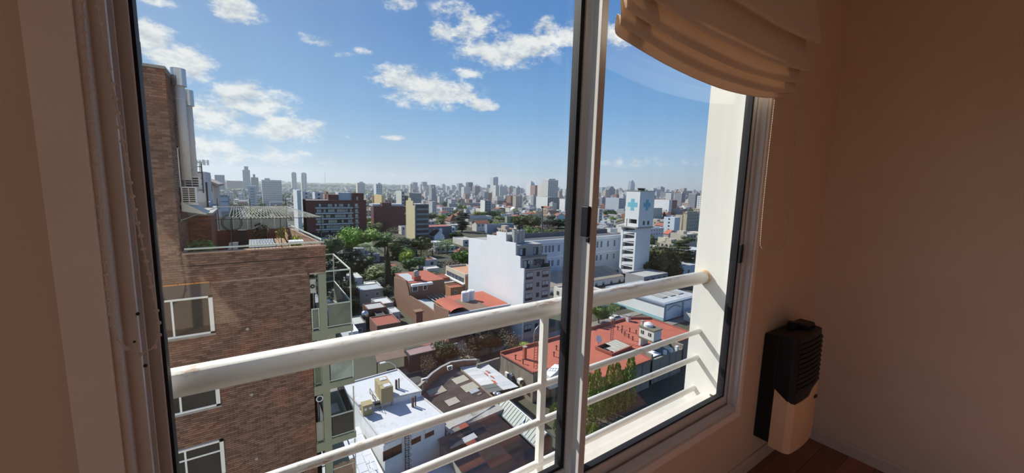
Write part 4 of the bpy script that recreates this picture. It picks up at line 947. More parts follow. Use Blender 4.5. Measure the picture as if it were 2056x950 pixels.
# chimneys, vents and pipes of the red roof
for px, py, h, w, lab in ((1055, 722, 2.3, .55, 'red square chimney near the left edge of the red roof'), (1264, 646, 1.4, .9, 'squat grey chimney at the back corner of the red roof'), (1290, 668, 2.6, .5, 'slim white chimney behind the rooftop tank house')):
    p = PZ(px, py, RZ); t = thing('chimney', p, lab, 'chimney'); c_ = M_redroof if px == 1055 else col((.5,.48,.45))
    MB().box(p.x-w/2, p.x+w/2, p.y, p.y+w, RZ, RZ+h).build('stack', c_, t)
    MB().box(p.x-w*.65, p.x+w*.65, p.y-w*.15, p.y+w*1.15, RZ+h, RZ+h+.15).build('cap', M_conc, t)
VP_ = ((1234,656),(1240,663),(1248,669),(1254,674),(1262,679),(1270,684),(1249,662),(1264,667),(1277,671),(1134,705),(1126,712),(1112,716),(1085,728),(1117,703),(1035,722),(1050,731))
VORD = 'first second third fourth fifth sixth seventh eighth ninth tenth eleventh twelfth thirteenth fourteenth fifteenth sixteenth'.split()
rank = {i: k for k, i in enumerate(sorted(range(len(VP_)), key=lambda q: VP_[q][0]))}
for i, (px, py) in enumerate(VP_):
    p = PZ(px, py, RZ); t = thing('roof_vent', p, 'short dark vent pipe on the red flat roof, %s from the left' % VORD[rank[i]], 'vent', 'vent pipes on the red roof')
    MB().tube([(p.x, p.y, RZ), (p.x, p.y, RZ+.8)], .11, 6).build('pipe', mat('rust_pipe', (.16,.06,.05)), t); MB().box(p.x-.16, p.x+.16, p.y-.16, p.y+.16, RZ+.8, RZ+.9).build('cap', M_dark, t)
for px, py, lab in ((1022, 755, 'first white air conditioner on the grimy end wall of the red roof building'), (1030, 760, 'middle white air conditioner on the grimy end wall of the red roof building'), (1047, 769, 'third and nearest air conditioner on the grimy end wall of the red roof building')):
    p = PX(px, py, 38.0); ac_unit(37.35, p.y-.4, p.z, .8, .8, .9, lab)
p = PZ(1201, 690, RZ); t = thing('satellite_dish', p, 'grey satellite dish on the red roof left of the lightwell', 'dish')
MB().tube([(p.x, p.y, RZ), (p.x, p.y, RZ+.8)], .06, 6).build('mast', M_dark, t); MB().lathe([(.05, 0), (.5, .08), (.75, .22)], (0, 0), 14).build('dish', M_ac, t, raw=True).matrix_local = Matrix.Translation((0, 0, .9)) @ Matrix.Rotation(math.radians(60), 4, 'X')
p = PZ(1135, 717, RZ); ac_unit(PZ(1103, 706, RZ).x, PZ(1103, 690, RZ).y, RZ, 1.0, .8, .5, 'white air conditioner standing at the back edge of the red roof')
for px, py, h, lab in ((1228, 684, 5.0, 'rusty lattice ladder mast on the red roof left of the mast wires'), (1075, 738, 6.0, 'lattice ladder mast on the left part of the red roof')):
    p = PZ(px, py, RZ); t = thing('lattice_mast', p, lab, 'mast')
    for s in (-.35, .35): MB().bar((p.x+s, p.y, RZ), (p.x+s, p.y, RZ+h), .08).build('pole', mat('rust_pipe', (.2,.1,.07)), t)
    for i in range(int(h/.5)): MB().bar((p.x-.35, p.y, RZ+.3+i*.5), (p.x+.35, p.y, RZ+.3+i*.5), .06).build('rung', mat('rust_pipe', (.2,.1,.07)), t)
# white parapets at the right front recess and the left white notch
t = thing('roof_lightwell', (43, 47, RZ), 'white-walled gabled dormer at the front left edge of the red roof', 'dormer')
a = PZ(1073, 748, RZ-1.2); MB().prism_y([(a.x, RZ-2.4), (a.x+5, RZ-2.4), (a.x+5, RZ-.1), (a.x+2.4, RZ+.9), (a.x, RZ-.1)], 46.3, 48.0).build('front_wall', M_wwhite, t)
MB().box(a.x+1.4, a.x+3.2, 46.2, 46.3, RZ-1.6, RZ-.4).build('window', M_dark, t)
t = thing('service_yard', (67, 43, GROUND), 'white-walled service yard with small roofs at right of the red roof', 'building')
MB().box(61.4, 72, 41.8, 42.2, GROUND, RZ-.6).box(61.4, 61.8, 41.8, 45, GROUND, RZ+.6).box(71.6, 72, 41.8, 45, GROUND, RZ+.3).build('walls', M_grime, t)
MB().hexa([(66, 42.4, RZ-1.2), (70, 42.4, RZ-1.2), (70, 45, RZ-1.2), (66, 45, RZ-1.2)], [(66, 42.4, RZ-.9), (70, 42.4, RZ-.9), (70, 45, RZ+.3), (66, 45, RZ+.3)]).build('lean_to_roof', mat('dark_green_felt', (.10,.14,.13)), t)
MB().box(62, 65.5, 42.5, 45, RZ-.6, RZ-.4).build('flat_roof', M_wwhite, t)
for k_ in range(3): MB().box(66+k_*2, 66.6+k_*2, 42.0, 42.5, RZ-.6, RZ+.2).build('parapet_step', M_wwhite, t)
# ---------------- tall bush in front of the red roof
def hedge(name, pts, h, col_, lab, cat, n=700, size=.28, seed=3, grp=None):
    cx_ = sum(p[0] for p in pts)/len(pts); cy_ = sum(p[1] for p in pts)/len(pts)
    t = thing(name, (cx_, cy_, GROUND), lab, cat, grp); rr2 = random.Random(seed); m = MB()
    for i, (x, y, s) in enumerate(pts):
        for q in range(n):
            th_, z = rr2.random()*6.283, rr2.random()**.8; r = s*(1-z**2.2*.8)*(.6+.4*rr2.random())
            p = Vector((x+r*math.cos(th_), y+r*math.sin(th_), GROUND+h*(.82+.18*math.sin(i*2.3))*z)); up = Vector((rr2.gauss(0,.3), rr2.gauss(0,.3), 1)).normalized(); b = up.orthogonal().normalized()
            b = (b*math.cos(th_)+up.cross(b)*math.sin(th_)); k2 = size*(.6+.8*rr2.random()); m.poly([p-b*k2*.35, p+up*k2*.2+b*k2*.35, p+up*k2*1.5])
    m.build('foliage', M_leaf, t, color=col_)
    k3 = MB()
    for (x, y, s) in pts: k3.tube([(x, y, GROUND), (x, y, GROUND+h*.7)], .12, 5)
    k3.build('stems', M_bark, t); return t
bs = []
for x, y in ((1188, 742), (1201, 732), (1215, 724), (1228, 722), (1242, 718), (1256, 716), (1268, 722)):
    Yq = 39.4+.6*R.random(); p = PY(x, y, Yq); bs.append((p.x, Yq, 1.3))
hedge('bush', bs, PY(1235, 718, 39.6).z-GROUND, (.16, .24, .045), 'tall feathery green bush against the red roof building', 'bush', n=1100)
bs = [tuple(xy(PZ(x, y, -34)))+(1.3,) for x, y in ((1118, 820), (1128, 850), (1190, 858), (1150, 870))]
hedge('shrub', bs, 2.6, (.17, .24, .04), 'low yellow-green shrubs in the yard below the red roof', 'shrub', seed=5)
# ================================================================== town: generic builders
M_win = mat('town_window_pane', (.035, .045, .055), rough=.25, spec=.6, var=.2, scale=.6)
M_winlit = mat('sky_lit_pane', (.42, .47, .40), rough=.25, spec=.6, var=.35, scale=.4)
M_tile = mat('brown_tile_roof', (.20, .085, .055), objcol=True, var=.15, scale=.8, rough=.9)
M_flat = mat('flat_roof', (.3, .3, .3), objcol=True, var=.15, scale=.3, stain=.4, stain_col=(.2,.19,.18), rough=.9)
def near_corner(px, py, z): p = PZ(px, py, z); return p.x, p.y
def dims(px, py, z, pxR, pxL):
    """footprint of a square-on block from its near top corner and its two far corners"""
    x0, y0 = near_corner(px, py, z); zz = z
    dr = ray(pxR, py-(pxR-px)*.06); x1 = y0*dr.x/dr.y
    dl = ray(pxL, py); y1 = x0*dl.y/dl.x if dl.x > .01 else y0+14
    if y1 < y0+3 or y1 > y0+60: y1 = y0+min(60, max(6, (x1-x0)*.9))
    return x0, max(x1, x0+2), y0, y1
def windows(par, face, u0, u1, zz, n, w, h, at, proud=.06, sill=True, m=None, joined=False):
    """window units on a wall: face 'y' looks to -y (u is x), 'x' looks to -x (u is y)"""
    j = MB()
    for z in zz:
        for i in range(n):
            c = u0+(u1-u0)*(i+.5)/n
            q = MB() if not joined else j
            if face == 'y': q.box(c-w/2, c+w/2, at-proud, at+.02, z, z+h)
            else: q.box(at-proud, at+.02, c-w/2, c+w/2, z, z+h)
            if not joined:
                f = q.build('window', M_white if sill else M_dark, par)
                k = MB(); e = .09*min(w, h); d = proud+.02
                for s in (0, 1):
                    a, b = (c-w/2+e, c-e*.4) if s == 0 else (c+e*.4, c+w/2-e)
                    if face == 'y': k.box(a, b, at-d, at-proud+.01, z+e, z+h-e)
                    else: k.box(at-d, at-proud+.01, a, b, z+e, z+h-e)
                k.build('pane', m or M_win, f)
    if joined and j.v: j.build('windows', m or M_win, par, kind='stuff')
def block(name, label, x0, x1, y0, y1, z1, c, cat='building', roof=None, winy=None, winx=None, hut=None, parapet=.5, group=None, gable=None, rcol=(.42,.41,.39), base=GROUND):
    t = thing(name, ((x0+x1)/2, (y0+y1)/2, base), label, cat, group); m = OBJP()
    if gable is None and parapet:
        w = min(.3, (x1-x0)*.08)
        q = MB().box(x0, x1, y0, y1, base, z1-parapet); q.box(x0, x1, y0, y0+w, z1-parapet, z1).box(x0, x1, y1-w, y1, z1-parapet, z1).box(x0, x0+w, y0+w, y1-w, z1-parapet, z1).box(x1-w, x1, y0+w, y1-w, z1-parapet, z1)
        q.build('walls', m, t, color=c)
        MB().box(x0+w, x1-w, y0+w, y1-w, z1-parapet, z1-parapet+.05).build('flat_roof', M_flat, t, color=rcol)
    else:
        if gable is None: MB().box(x0, x1, y0, y1, base, z1).build('walls', m, t, color=c)
        else:
            ax, rise, over = gable; q = MB()
            if ax == 'x':   # ridge along x
                ym = (y0+y1)/2; q.prism_x([(y0, base), (y1, base), (y1, z1), (ym, z1+rise), (y0, z1)], x0, x1).build('walls', m, t, color=c)
                for a, b in ((y0-over, ym), (ym, y1+over)):
                    za_, zb_ = (z1-over*rise/(ym-y0), z1+rise) if b == ym else (z1+rise, z1-over*rise/(ym-y0))
                    MB().hexa([(x0-over, a, za_), (x1+over, a, za_), (x1+over, b, zb_), (x0-over, b, zb_)], [(x0-over, a, za_+.18), (x1+over, a, za_+.18), (x1+over, b, zb_+.18), (x0-over, b, zb_+.18)]).build('roof_slope', M_tile, t, color=rcol)
            elif ax == 'y':
                xm = (x0+x1)/2; q.prism_y([(x0, base), (x1, base), (x1, z1), (xm, z1+rise), (x0, z1)], y0, y1).build('walls', m, t, color=c)
                for a, b in ((x0-over, xm), (xm, x1+over)):
                    za_, zb_ = (z1-over*rise/(xm-x0), z1+rise) if b == xm else (z1+rise, z1-over*rise/(xm-x0))
                    MB().hexa([(a, y0-over, za_), (b, y0-over, zb_), (b, y1+over, zb_), (a, y1+over, za_)], [(a, y0-over, za_+.18), (b, y0-over, zb_+.18), (b, y1+over, zb_+.18), (a, y1+over, za_+.18)]).build('roof_slope', M_tile, t, color=rcol)
            else:           # hip
                MB().box(x0, x1, y0, y1, base, z1).build('walls', m, t, color=c)
                xm, ym = (x0+x1)/2, (y0+y1)/2; rx = max(0, (x1-x0)-(y1-y0))/2; ry = max(0, (y1-y0)-(x1-x0))/2
                o = over; B4 = [(x0-o, y0-o, z1), (x1+o, y0-o, z1), (x1+o, y1+o, z1), (x0-o, y1+o, z1)]; T4 = [(xm-rx-.05, ym-ry-.05, z1+rise), (xm+rx+.05, ym-ry-.05, z1+rise), (xm+rx+.05, ym+ry+.05, z1+rise), (xm-rx-.05, ym+ry+.05, z1+rise)]
                MB().hexa(B4, T4).build('hip_roof', M_tile, t, color=rcol)
    if winy: rows, n, w, h = winy[:4]; windows(t, 'y', x0+.4, x1-.4, rows, n, w, h, y0, joined=len(winy) > 4)
    if winx: rows, n, w, h = winx[:4]; windows(t, 'x', y0+.4, y1-.4, rows, n, w, h, x0, joined=len(winx) > 4)
    if hut:
        for (u0, u1, v0, v1, h) in hut: MB().box(x0+(x1-x0)*u0, x0+(x1-x0)*u1, y0+(y1-y0)*v0, y0+(y1-y0)*v1, z1-parapet, z1-parapet+h).build('roof_hut', m, t, color=c)
    occ(x0, x1, y0, y1, 1.5)
    return t
def rows(z1, n, pitch, first=1.0): return [z1-first-1.5-pitch*i for i in range(n)]
# ---------------- white stepped party-wall building across the street
WX = 52.7
stp = [(941,477.8),(977.5,484.2),(977.5,471.4),(997,474.3),(997,465),(1016,467.4),(1016,484.7),(1035.4,488.2),(1035.4,513),(1044.6,516),(1044.6,538.6),(1052.2,539.7)]
pr = [PX(x, y, WX) for x, y in stp]; pr = [(p.y, p.z) for p in pr]
ys = pr[-1][0]; X2 = PY(1106, 540, ys).x
ap = thing('stepped_white_building', (WX+4, ys+10, GROUND), 'grey-fronted apartment building with tall stepped white blind side wall across the street', 'building')
lev = [(pr[11][0], pr[9][0], pr[10][1]), (pr[9][0], pr[7][0], pr[8][1]), (pr[7][0], pr[5][0], pr[6][1]), (pr[5][0], pr[4][0], pr[5][1]), (pr[4][0], pr[2][0], pr[3][1]), (pr[2][0], pr[0][0], pr[1][1])]
M_grey = mat('grey_facade', (.36, .35, .33), var=.06, scale=.8, streak=.15, stain_col=(.2,.2,.19))
b = MB()
for i, (ya, yb, z) in enumerate(lev): b.box(WX+.3, X2-(.0 if i < 3 else 2.6), ya, yb, GROUND, z-.5)
b.build('floors', M_grey, ap)
poly = [(pr[-1][0], GROUND)]+[(pr[0][0], GROUND)]+pr
b = MB(); n = len(poly)
MB().prism_x(poly, WX, WX+.3).build('party_wall', mat('white_party_wall', (.74,.76,.78), var=.035, scale=.25, streak=.10, stain_col=(.5,.52,.54), rough=.95), ap)
MB().box(WX+.3, X2, lev[0][0]-.05, lev[0][1], lev[0][2]-.5, lev[0][2]-.4).box(WX+.3, X2, lev[1][0], lev[1][1], lev[1][2]-.5, lev[1][2]-.4).build('terrace_floor', M_conc, ap)
H3 = lev[0][2]                                        # top of main front
for k_, z in enumerate([H3-2.35-2.62*i for i in range(6)]):
    for (u, w, h, dz) in ((.20, 2.1, 1.75, 0), (.80, 2.0, 1.7, .1)):
        cx_ = WX+(X2-WX)*u; f = MB().box(cx_-w/2, cx_+w/2, ys-.05, ys+.03, z-.3+dz, z+h-.3+dz).build('window', M_dark, ap)
        MB().box(cx_-w/2+.08, cx_-.05, ys-.08, ys-.04, z+.35+dz, z+h-.4+dz).box(cx_+.05, cx_+w/2-.08, ys-.08, ys-.04, z+.35+dz, z+h-.4+dz).build('pane', mat('curtained_pane', (.40,.42,.42), var=.3, scale=.7), f)
        MB().box(cx_-w/2+.08, cx_+w/2-.08, ys-.08, ys-.04, z-.22+dz, z+.25+dz).build('pane', M_win, f)
    cx_ = WX+(X2-WX)*.52; f = MB().box(cx_-.45, cx_+.45, ys-.04, ys+.03, z+.2, z+1.3).build('window', M_win, ap)
for zi, (ya, z) in enumerate(((lev[1][0], lev[1][2]), (lev[2][0], lev[2][2]))):
    zb_ = lev[zi][2]-.4
    for (u, w, h) in (((.22, 1.9, 1.9), (.72, 1.5, 1.9)) if zi else ((.2, 1.9, 2.0), (.52, .8, 1.3), (.78, 1.4, 1.3))):
        cx_ = WX+.3+(X2-WX)*u; f = MB().box(cx_-w/2, cx_+w/2, ya-.05, ya+.03, zb_+.1+(.6 if h < 1.5 else 0), zb_+.1+h+(.6 if h < 1.5 else 0)).build('window', M_dark, ap)
        MB().box(cx_-w/2+.08, cx_-.05, ya-.08, ya-.04, zb_+.3+(.6 if h < 1.5 else 0), zb_+h+(.5 if h < 1.5 else 0)).build('pane', mat('curtained_pane', (.40,.42,.42)), f)
    g = MB(); yr = lev[zi][0]-.05
    g.box(WX+.3, X2, yr, yr+.12, lev[zi][2]-.5, lev[zi][2]-.05).build('terrace_parapet', M_grey if zi == 0 else mat('slate_parapet', (.17,.18,.19)), ap)
ac_unit(WX+2.3, lev[1][0]-.5, lev[0][2]+.9, .9, .7, .4, 'small air conditioner on the set-back terrace of the stepped building')
t = thing('terrace_awning', (WX+5, lev[1][0]-.8, lev[0][2]+1.2), 'dark awning over the lower terrace of the stepped building', 'awning')
MB().hexa([(WX+4.2, lev[1][0]-1.1, lev[0][2]+1.0), (WX+6.3, lev[1][0]-1.1, lev[0][2]+1.0), (WX+6.3, lev[1][0]-.02, lev[0][2]+1.7), (WX+4.2, lev[1][0]-.02, lev[0][2]+1.7)], [(WX+4.2, lev[1][0]-1.1, lev[0][2]+1.06), (WX+6.3, lev[1][0]-1.1, lev[0][2]+1.06), (WX+6.3, lev[1][0]-.02, lev[0][2]+1.8), (WX+4.2, lev[1][0]-.02, lev[0][2]+1.8)]).build('canopy', mat('awning_brown', (.09,.075,.065)), t)
MB().bar((WX+4.3, lev[1][0]-1.05, lev[0][2]+1.02), (WX+6.2, lev[1][0]-1.05, lev[0][2]+1.02), .06).build('front_bar', M_dark, t)
t = thing('terrace_hedge', (X2-2, ys+.4, lev[0][2]-.4), 'dark planter hedge on the lower terrace corner of the stepped building', 'hedge')
MB().box(X2-2.8, X2-.2, ys+.15, ys+.65, lev[0][2]-.4, lev[0][2]).build('trough', M_dark, t); leafball(t, (X2-1.5, ys+.4, lev[0][2]+.35), (1.4, .4, .5), 220, .22, (.04,.06,.03), 9)
for i, (dx_, dy_) in enumerate(((0, 0), (1.1, .3), (2.1, .6), (.5, 1.5))):
    p = PX(1031, 487, WX+2.2); y_ = lev[2][0]+2.2; x_ = WX+1.4+dx_*1.25; zz = lev[2][2]-.4
    t = thing('ribbed_water_tank', (x_, y_+dy_, zz), ['first ribbed grey water tank beside the white stair head', 'second ribbed water tank from the stair head on the stepped roof', 'third ribbed water tank standing at the right of the row', 'ribbed water tank half hidden behind the first two'][i], 'water tank')
    prf = []; z = zz+.3
    while z < zz+3.1: prf += [(.56, z), (.60, z+.1), (.60, z+.2), (.56, z+.3)]; z += .34
    MB().lathe(prf, (x_, y_+dy_), 14).build('tank_body', mat('grey_tank', (.42,.42,.40), var=.05), t); MB().lathe([(.3, z), (.3, z+.1)], (x_, y_+dy_), 10).build('lid', M_dark, t)
    MB().box(x_-.6, x_+.6, y_+dy_-.6, y_+dy_+.6, zz, zz+.3).build('plinth', M_conc, t)
occ(WX, X2, ys, ys+26)
# ---------------- brick party-wall house row left of it
QX = 35.0
prq = [PX(x, y, QX) for x, y in ((791,556),(815,564),(819,577),(822,594),(856,614),(873,627),(873,612),(901,624))]; prq = [(p.y, p.z) for p in prq]
qb_ = thing('brick_house_row', (QX+5, prq[-1][0]+12, GROUND), 'long house with stepped bare brick side wall and several red roofs', 'building')
MB().prism_x([(prq[-1][0], GROUND), (prq[0][0], GROUND)]+prq, QX, QX+.35).build('party_wall', M_party, qb_)
y0q, y1q, y2q, y3q = prq[-1][0], prq[6][0], prq[3][0], prq[0][0]
z_up, z_mid, z_fr = prq[1][1], prq[3][1], prq[-1][1]
QR = QX+10.5
MB().box(QX+.35, QR, y2q, y3q, GROUND, z_up-.25).box(QX+.35, QR, y0q, y1q+1.5, GROUND, z_fr-.9).box(QX+.35, QR-4, y1q, y2q, GROUND, prq[4][1]-2.0).build('walls', mat('brown_brick_back', (.20,.125,.09), var=.15, scale=1), qb_)
MB().box(QX+.35, QR, y2q+.2, y3q, z_up-.25, z_up-.15).build('red_roof', M_redroof, qb_)
MB().box(QX+.5, QX+3.6, y2q+2, y3q-2, z_up-.1, z_up+.0).build('metal_roof', mat('pale_sheet', (.42,.44,.45), var=.08), qb_)
MB().box(QX+.4, QX+6.5, y2q-1.2, y2q-.02, z_up-.9, z_up-.3).build('balcony_band', M_wwhite, qb_)
for x_, w in ((QX+1.6, 1.7), (QX+4.6, 1.2)): f = MB().box(x_-w/2, x_+w/2, y2q-.06, y2q, z_up-2.6, z_up-1.2).build('window', M_white, qb_); MB().box(x_-w/2+.15, x_+w/2-.15, y2q-.09, y2q-.05, z_up-2.5, z_up-1.3).build('pane', M_win, f)
ymid0, ymid1 = y1q+2.5, y2q-2
MB().hexa([(QX+.4, ymid0, prq[4][1]-.8), (QX+4.4, ymid0, prq[4][1]-1.1), (QX+4.4, ymid1, prq[3][1]-1.2), (QX+.4, ymid1, prq[3][1]-.9)], [(QX+.4, ymid0, prq[4][1]-.6), (QX+4.4, ymid0, prq[4][1]-.9), (QX+4.4, ymid1, prq[3][1]-1.0), (QX+.4, ymid1, prq[3][1]-.7)]).build('metal_roof', mat('pale_sheet', (.42,.44,.45)), qb_)
for i in range(5): MB().bar((QX+4.6+i*1.1, y1q+1.6, prq[4][1]-1.0), (QX+4.6+i*1.1, y2q-1, prq[4][1]-1.0), .22).build('pergola_beam', M_conc, qb_)
for i in range(2): MB().bar((QX+4.4, y1q+2+i*7, prq[4][1]-1.0), (QX+9.6, y1q+2+i*7, prq[4][1]-1.0), .25).build('pergola_beam', M_conc, qb_)
# barrel roof at the street end
na = 8; g = MB()
for i in range(na+1):
    a = math.pi*(.12+.76*i/na); x_ = QX+.4+4.8*(1-(math.cos(a)+1)/2); zq = z_fr-.9+1.1*math.sin(a); g.v += [(x_, y0q+.2, zq), (x_, y1q+1.4, zq)]
for i in range(na): g.f.append((2*i, 2*i+2, 2*i+3, 2*i+1))
g.build('barrel_roof', M_redroof, qb_)
MB().box(QX+5.6, QR+6, y0q+.2, y1q+6, z_fr-1.2, z_fr-1.1).build('red_roof', M_redroof, qb_)
MB().box(QR, QR+6.0, y0q, y1q+6, GROUND, z_fr-1.2).build('side_wing', mat('brown_brick_back', (.2,.125,.09)), qb_)
MB().box(QX, QR+6, y0q-.25, y0q-.02, z_fr-1.3, z_fr-.85).build('street_cornice', M_wwhite, qb_)
for i in range(6):
    x_ = QX+1.6+i*2.7; f = MB().box(x_-1.0, x_+1.0, y0q-.08, y0q, z_fr-3.2, z_fr-1.5).build('window', M_white, qb_); MB().box(x_-.88, x_-.05, y0q-.12, y0q-.07, z_fr-3.1, z_fr-1.6).box(x_+.05, x_+.88, y0q-.12, y0q-.07, z_fr-3.1, z_fr-1.6).build('pane', M_win, f)
occ(QX, QR+6, y0q, y3q)
for i, (px, py) in enumerate(((934, 606), (945, 603))):
    p = PZ(px, py, z_fr-1.1); t = thing('twin_roof_tank', p, ('left' if i == 0 else 'right')+' white round tank of the pair on the red roofs by the white wall', 'water tank')
    MB().lathe([(1.0, p.z), (1.0, p.z+2.4), (.85, p.z+2.6)], (p.x, p.y), 16).build('tank_body', M_wwhite, t); MB().lathe([(.35, p.z+2.6), (.35, p.z+2.72)], (p.x, p.y), 10).build('lid', M_wwhite, t)
p = PZ(840, 640, -31); t = thing('brick_chimney', p, 'square red brick chimney beside the long brick party wall', 'chimney'); MB().box(p.x-.8, p.x+.8, p.y-.8, p.y+.8, GROUND, -29.2).build('stack', M_party, t); MB().box(p.x-1, p.x+1, p.y-1, p.y+1, -29.2, -28.9).build('cap', M_party, t)
p = PZ(836, 562, z_up-.1); t = thing('roof_water_tank', p, 'round white water tank on brick base on the upper red roof', 'water tank'); MB().box(p.x-1, p.x+1, p.y-1, p.y+1, z_up-.15, z_up+1.0).build('base', M_redroof, t); MB().lathe([(.8, z_up+1), (.8, z_up+2.4), (.5, z_up+2.7)], (p.x, p.y), 14).build('tank_body', M_conc, t)
# ---------------- low houses left of the brick wall (foreground back yards)
LOW = [ # near px,py, z, right, left, colour, roof colour, name, label
 (722,584,-30.5,770,712,(.34,.33,.31),(.40,.44,.47),'yard_shed','grey shed with pale blue-grey metal roof beside the tall cypress'),
 (757,612,-31.8,790,745,(.30,.29,.28),(.55,.56,.57),'yard_shed','low flat shed with bright white roof below the cypress'),
 (738,622,-31.5,776,728,(.16,.085,.06),(.40,.40,.40),'yard_shed','dark brick lean-to with small pale roof right of the steel tank'),
 (757,655,-32.0,805,742,(.22,.13,.1),(.32,.10,.07),'yard_house','low house with dusky red flat roof just above the railing'),
 (710,652,-31.8,735,700,(.16,.15,.14),(.48,.47,.44),'yard_shed','small open-topped shed with cream slab roof beside the balcony'),
 (700,668,-31.5,720,660,(.70,.70,.72),(.62,.63,.66),'white_terrace_house','house with snow-white roof terrace seen under the top balcony'),
 (700,560,-31,728,690,(.55,.55,.53),(.5,.5,.48),'yard_house','pale house partly behind the dark tree by the balcony cage'),
 (788,628,-32,800,778,(.6,.6,.6),(.5,.5,.5),'yard_house','narrow white house at the foot of the cypress'),
 (740,575,-31,765,730,(.55,.55,.54),(.66,.64,.56),'yard_house','cream-topped extension behind the metal-roofed shed'),
 (768,645,-32.4,784,742,(.15,.14,.13),(.07,.075,.08),'yard_shed','black felt-roofed shed in the shaded back yard'),
 (858,540,-30.8,883,850,(.5,.5,.5),(.62,.60,.54),'flat_house','white flat-roofed garage under the bare spreading tree'),
 (790,535,-30.5,800,780,(.22,.09,.07),(.28,.09,.06),'yard_house','dark red-roofed house behind the yellow-green tree'),
 (884,559,-29.5,903,868,(.30,.12,.08),(.26,.09,.06),'red_house','dark red house with brick chimneys above the cream roof'),
 (886,569,-30.5,925,878,(.55,.47,.32),(.68,.66,.60),'flat_house','yellow house with large cream flat roof'),
 (905,578,-30.8,940,894,(.40,.22,.13),(.34,.11,.07),'red_house','brick house with flat red roof left of the terracotta building'),
 (825,498,-30,838,818,(.08,.08,.07),(.12,.12,.11),'water_hut','dark raised hut with flat roof above the yellow-green tree'),
]
for px, py, z, pr_, pl_, c, rc, nm, lb in LOW:
    x0, x1, y0, y1 = dims(px, py, z, pr_, pl_); y1 = min(y1, y0+14)
    block(nm, lb, x0, x1, y0, y1, z, c, 'house' if 'house' in nm else 'shed', rcol=rc, parapet=.25, winy=([z-2.2], max(1, int((x1-x0)/3)), 1.0, 1.1))
p = PZ(733, 640, -33.2); t = thing('steel_water_tank', p, 'shiny domed steel water tank in the back yards left of the cypress', 'water tank')
MB().lathe([(.95, -33.2), (.95, -31.7), (.7, -31.3), (.25, -31.05)], (p.x, p.y), 18).build('tank_body', mat('stainless', (.6,.6,.6), rough=.3, metal=.9, var=.05), t, smooth=True); MB().lathe([(.2, -31.05), (.2, -30.95)], (p.x, p.y), 10).build('lid', M_dark, t)
for s in ((-.6,-.6),(.6,-.6),(.6,.6),(-.6,.6)): MB().bar((p.x+s[0], p.y+s[1], GROUND), (p.x+s[0], p.y+s[1], -33.2), .12).build('leg', M_dark, t)
# street-side sheds under the railing
x0, y0 = near_corner(765, 727, -32.8); t = thing('slatted_carport', (x0, y0, GROUND), 'brown slatted carport roof seen just under the railing', 'pergola')
q0, q1, q2, q3 = PZ(728, 735, -32.4), PZ(757, 726, -32.4), PZ(815, 712, -32.4), PZ(800, 698, -32.4)
for k_ in range(12):
    u = k_/12; a = PZ(757-6*u*1.2, 727-20*u*1.15, -32.4); b = PZ(818-12*u, 714-20*u, -32.4)
    MB().bar(a, b, .45, .08).build('slat', mat('brown_slat', (.17,.115,.085), var=.2, scale=1), t)
for px, py in ((757, 727), (818, 714)): p = PZ(px, py, -32.4); MB().bar((p.x, p.y, GROUND), (p.x, p.y, -32.45), .15).build('post', M_dark, t)
x0, y0 = near_corner(822, 722, -32.6); t = block('dark_street_shed', 'dark blue-grey box shed with mauve roof under the railing', x0, x0+7.5, y0, y0+3.2, -31.9, (.035,.04,.05), 'shed', rcol=(.30,.20,.2), parapet=.05)
x0, y0 = near_corner(852, 697, -32.2); block('street_shed', 'rust-red low roof right of the dark box shed', x0, x0+5.5, y0, y0+4, -32.2, (.25,.14,.1), 'shed', rcol=(.30,.12,.09), parapet=.05)
x0, y0 = near_corner(905, 700, -34); t = thing('street_wall', (x0, y0, GROUND), 'white low street wall behind the dark shrub', 'wall'); MB().box(x0, x0+7, y0, y0+.25, GROUND, -33.2).build('wall_section', M_wwhite, t); MB().box(x0-.05, x0+7.05, y0-.05, y0+.3, -33.2, -33.1).build('coping', M_conc, t)
def lamp(px, py, lab, h=8.5, sgn=-1):
    p = PZ(px, py, GROUND+h-1); t = thing('street_lamp', (p.x, p.y, GROUND), lab, 'lamp')
    MB().tube([(p.x, p.y, GROUND), (p.x, p.y, GROUND+h-2), (p.x+sgn*.3, p.y, GROUND+h-.8), (p.x+sgn*1.2, p.y, GROUND+h), (p.x+sgn*2.0, p.y, GROUND+h+.1)], [.1, .08, .07, .06, .05], 8).build('pole', M_steel, t, smooth=True)
    MB().box(p.x+sgn*2.7, p.x+sgn*1.9, p.y-.15, p.y+.15, GROUND+h+.02, GROUND+h+.2).build('lamp_head', M_ac, t)
    MB().lathe([(.2, GROUND), (.2, GROUND+.3)], (p.x, p.y), 8).build('base', M_conc, t)
lamp(797, 735, 'curved white street lamp above the white roof building'); lamp(1072, 665, 'dark street lamp before the grey apartment facade', 7, 1)
# ---------------- terracotta and cream building
zc = -26.8; x0, x1, y0, y1 = dims(934, 551, zc, 948, 905); t = block('cream_office', 'cream building with banded windows and terracotta end beside the white wall', x0, x0+8, y0, y0+15, zc, (.58,.52,.42), rcol=(.52,.27,.17), parapet=.7)
MB().box(x0+.02, x0+8.02, y0-.1, y0-.0, GROUND, zc-.7).build('end_wall', mat('terracotta_render', (.50,.27,.17), var=.06), t)
for z in (zc-3.0, zc-6.0):
    f = MB().box(x0-.06, x0, y0+1.0, y0+14, z, z+1.5).build('window_band', M_dark, t)
    for i in range(5): MB().box(x0-.1, x0-.05, y0+1.2+i*2.5, y0+3.4+i*2.5, z+.1, z+1.4).build('pane', mat('blue_pane', (.10,.13,.17), rough=.2, var=.4, scale=.8), f)
    MB().box(x0-.7, x0, y0, y0+15, z-.5, z-.1).build('sun_shade', M_wwhite, t)
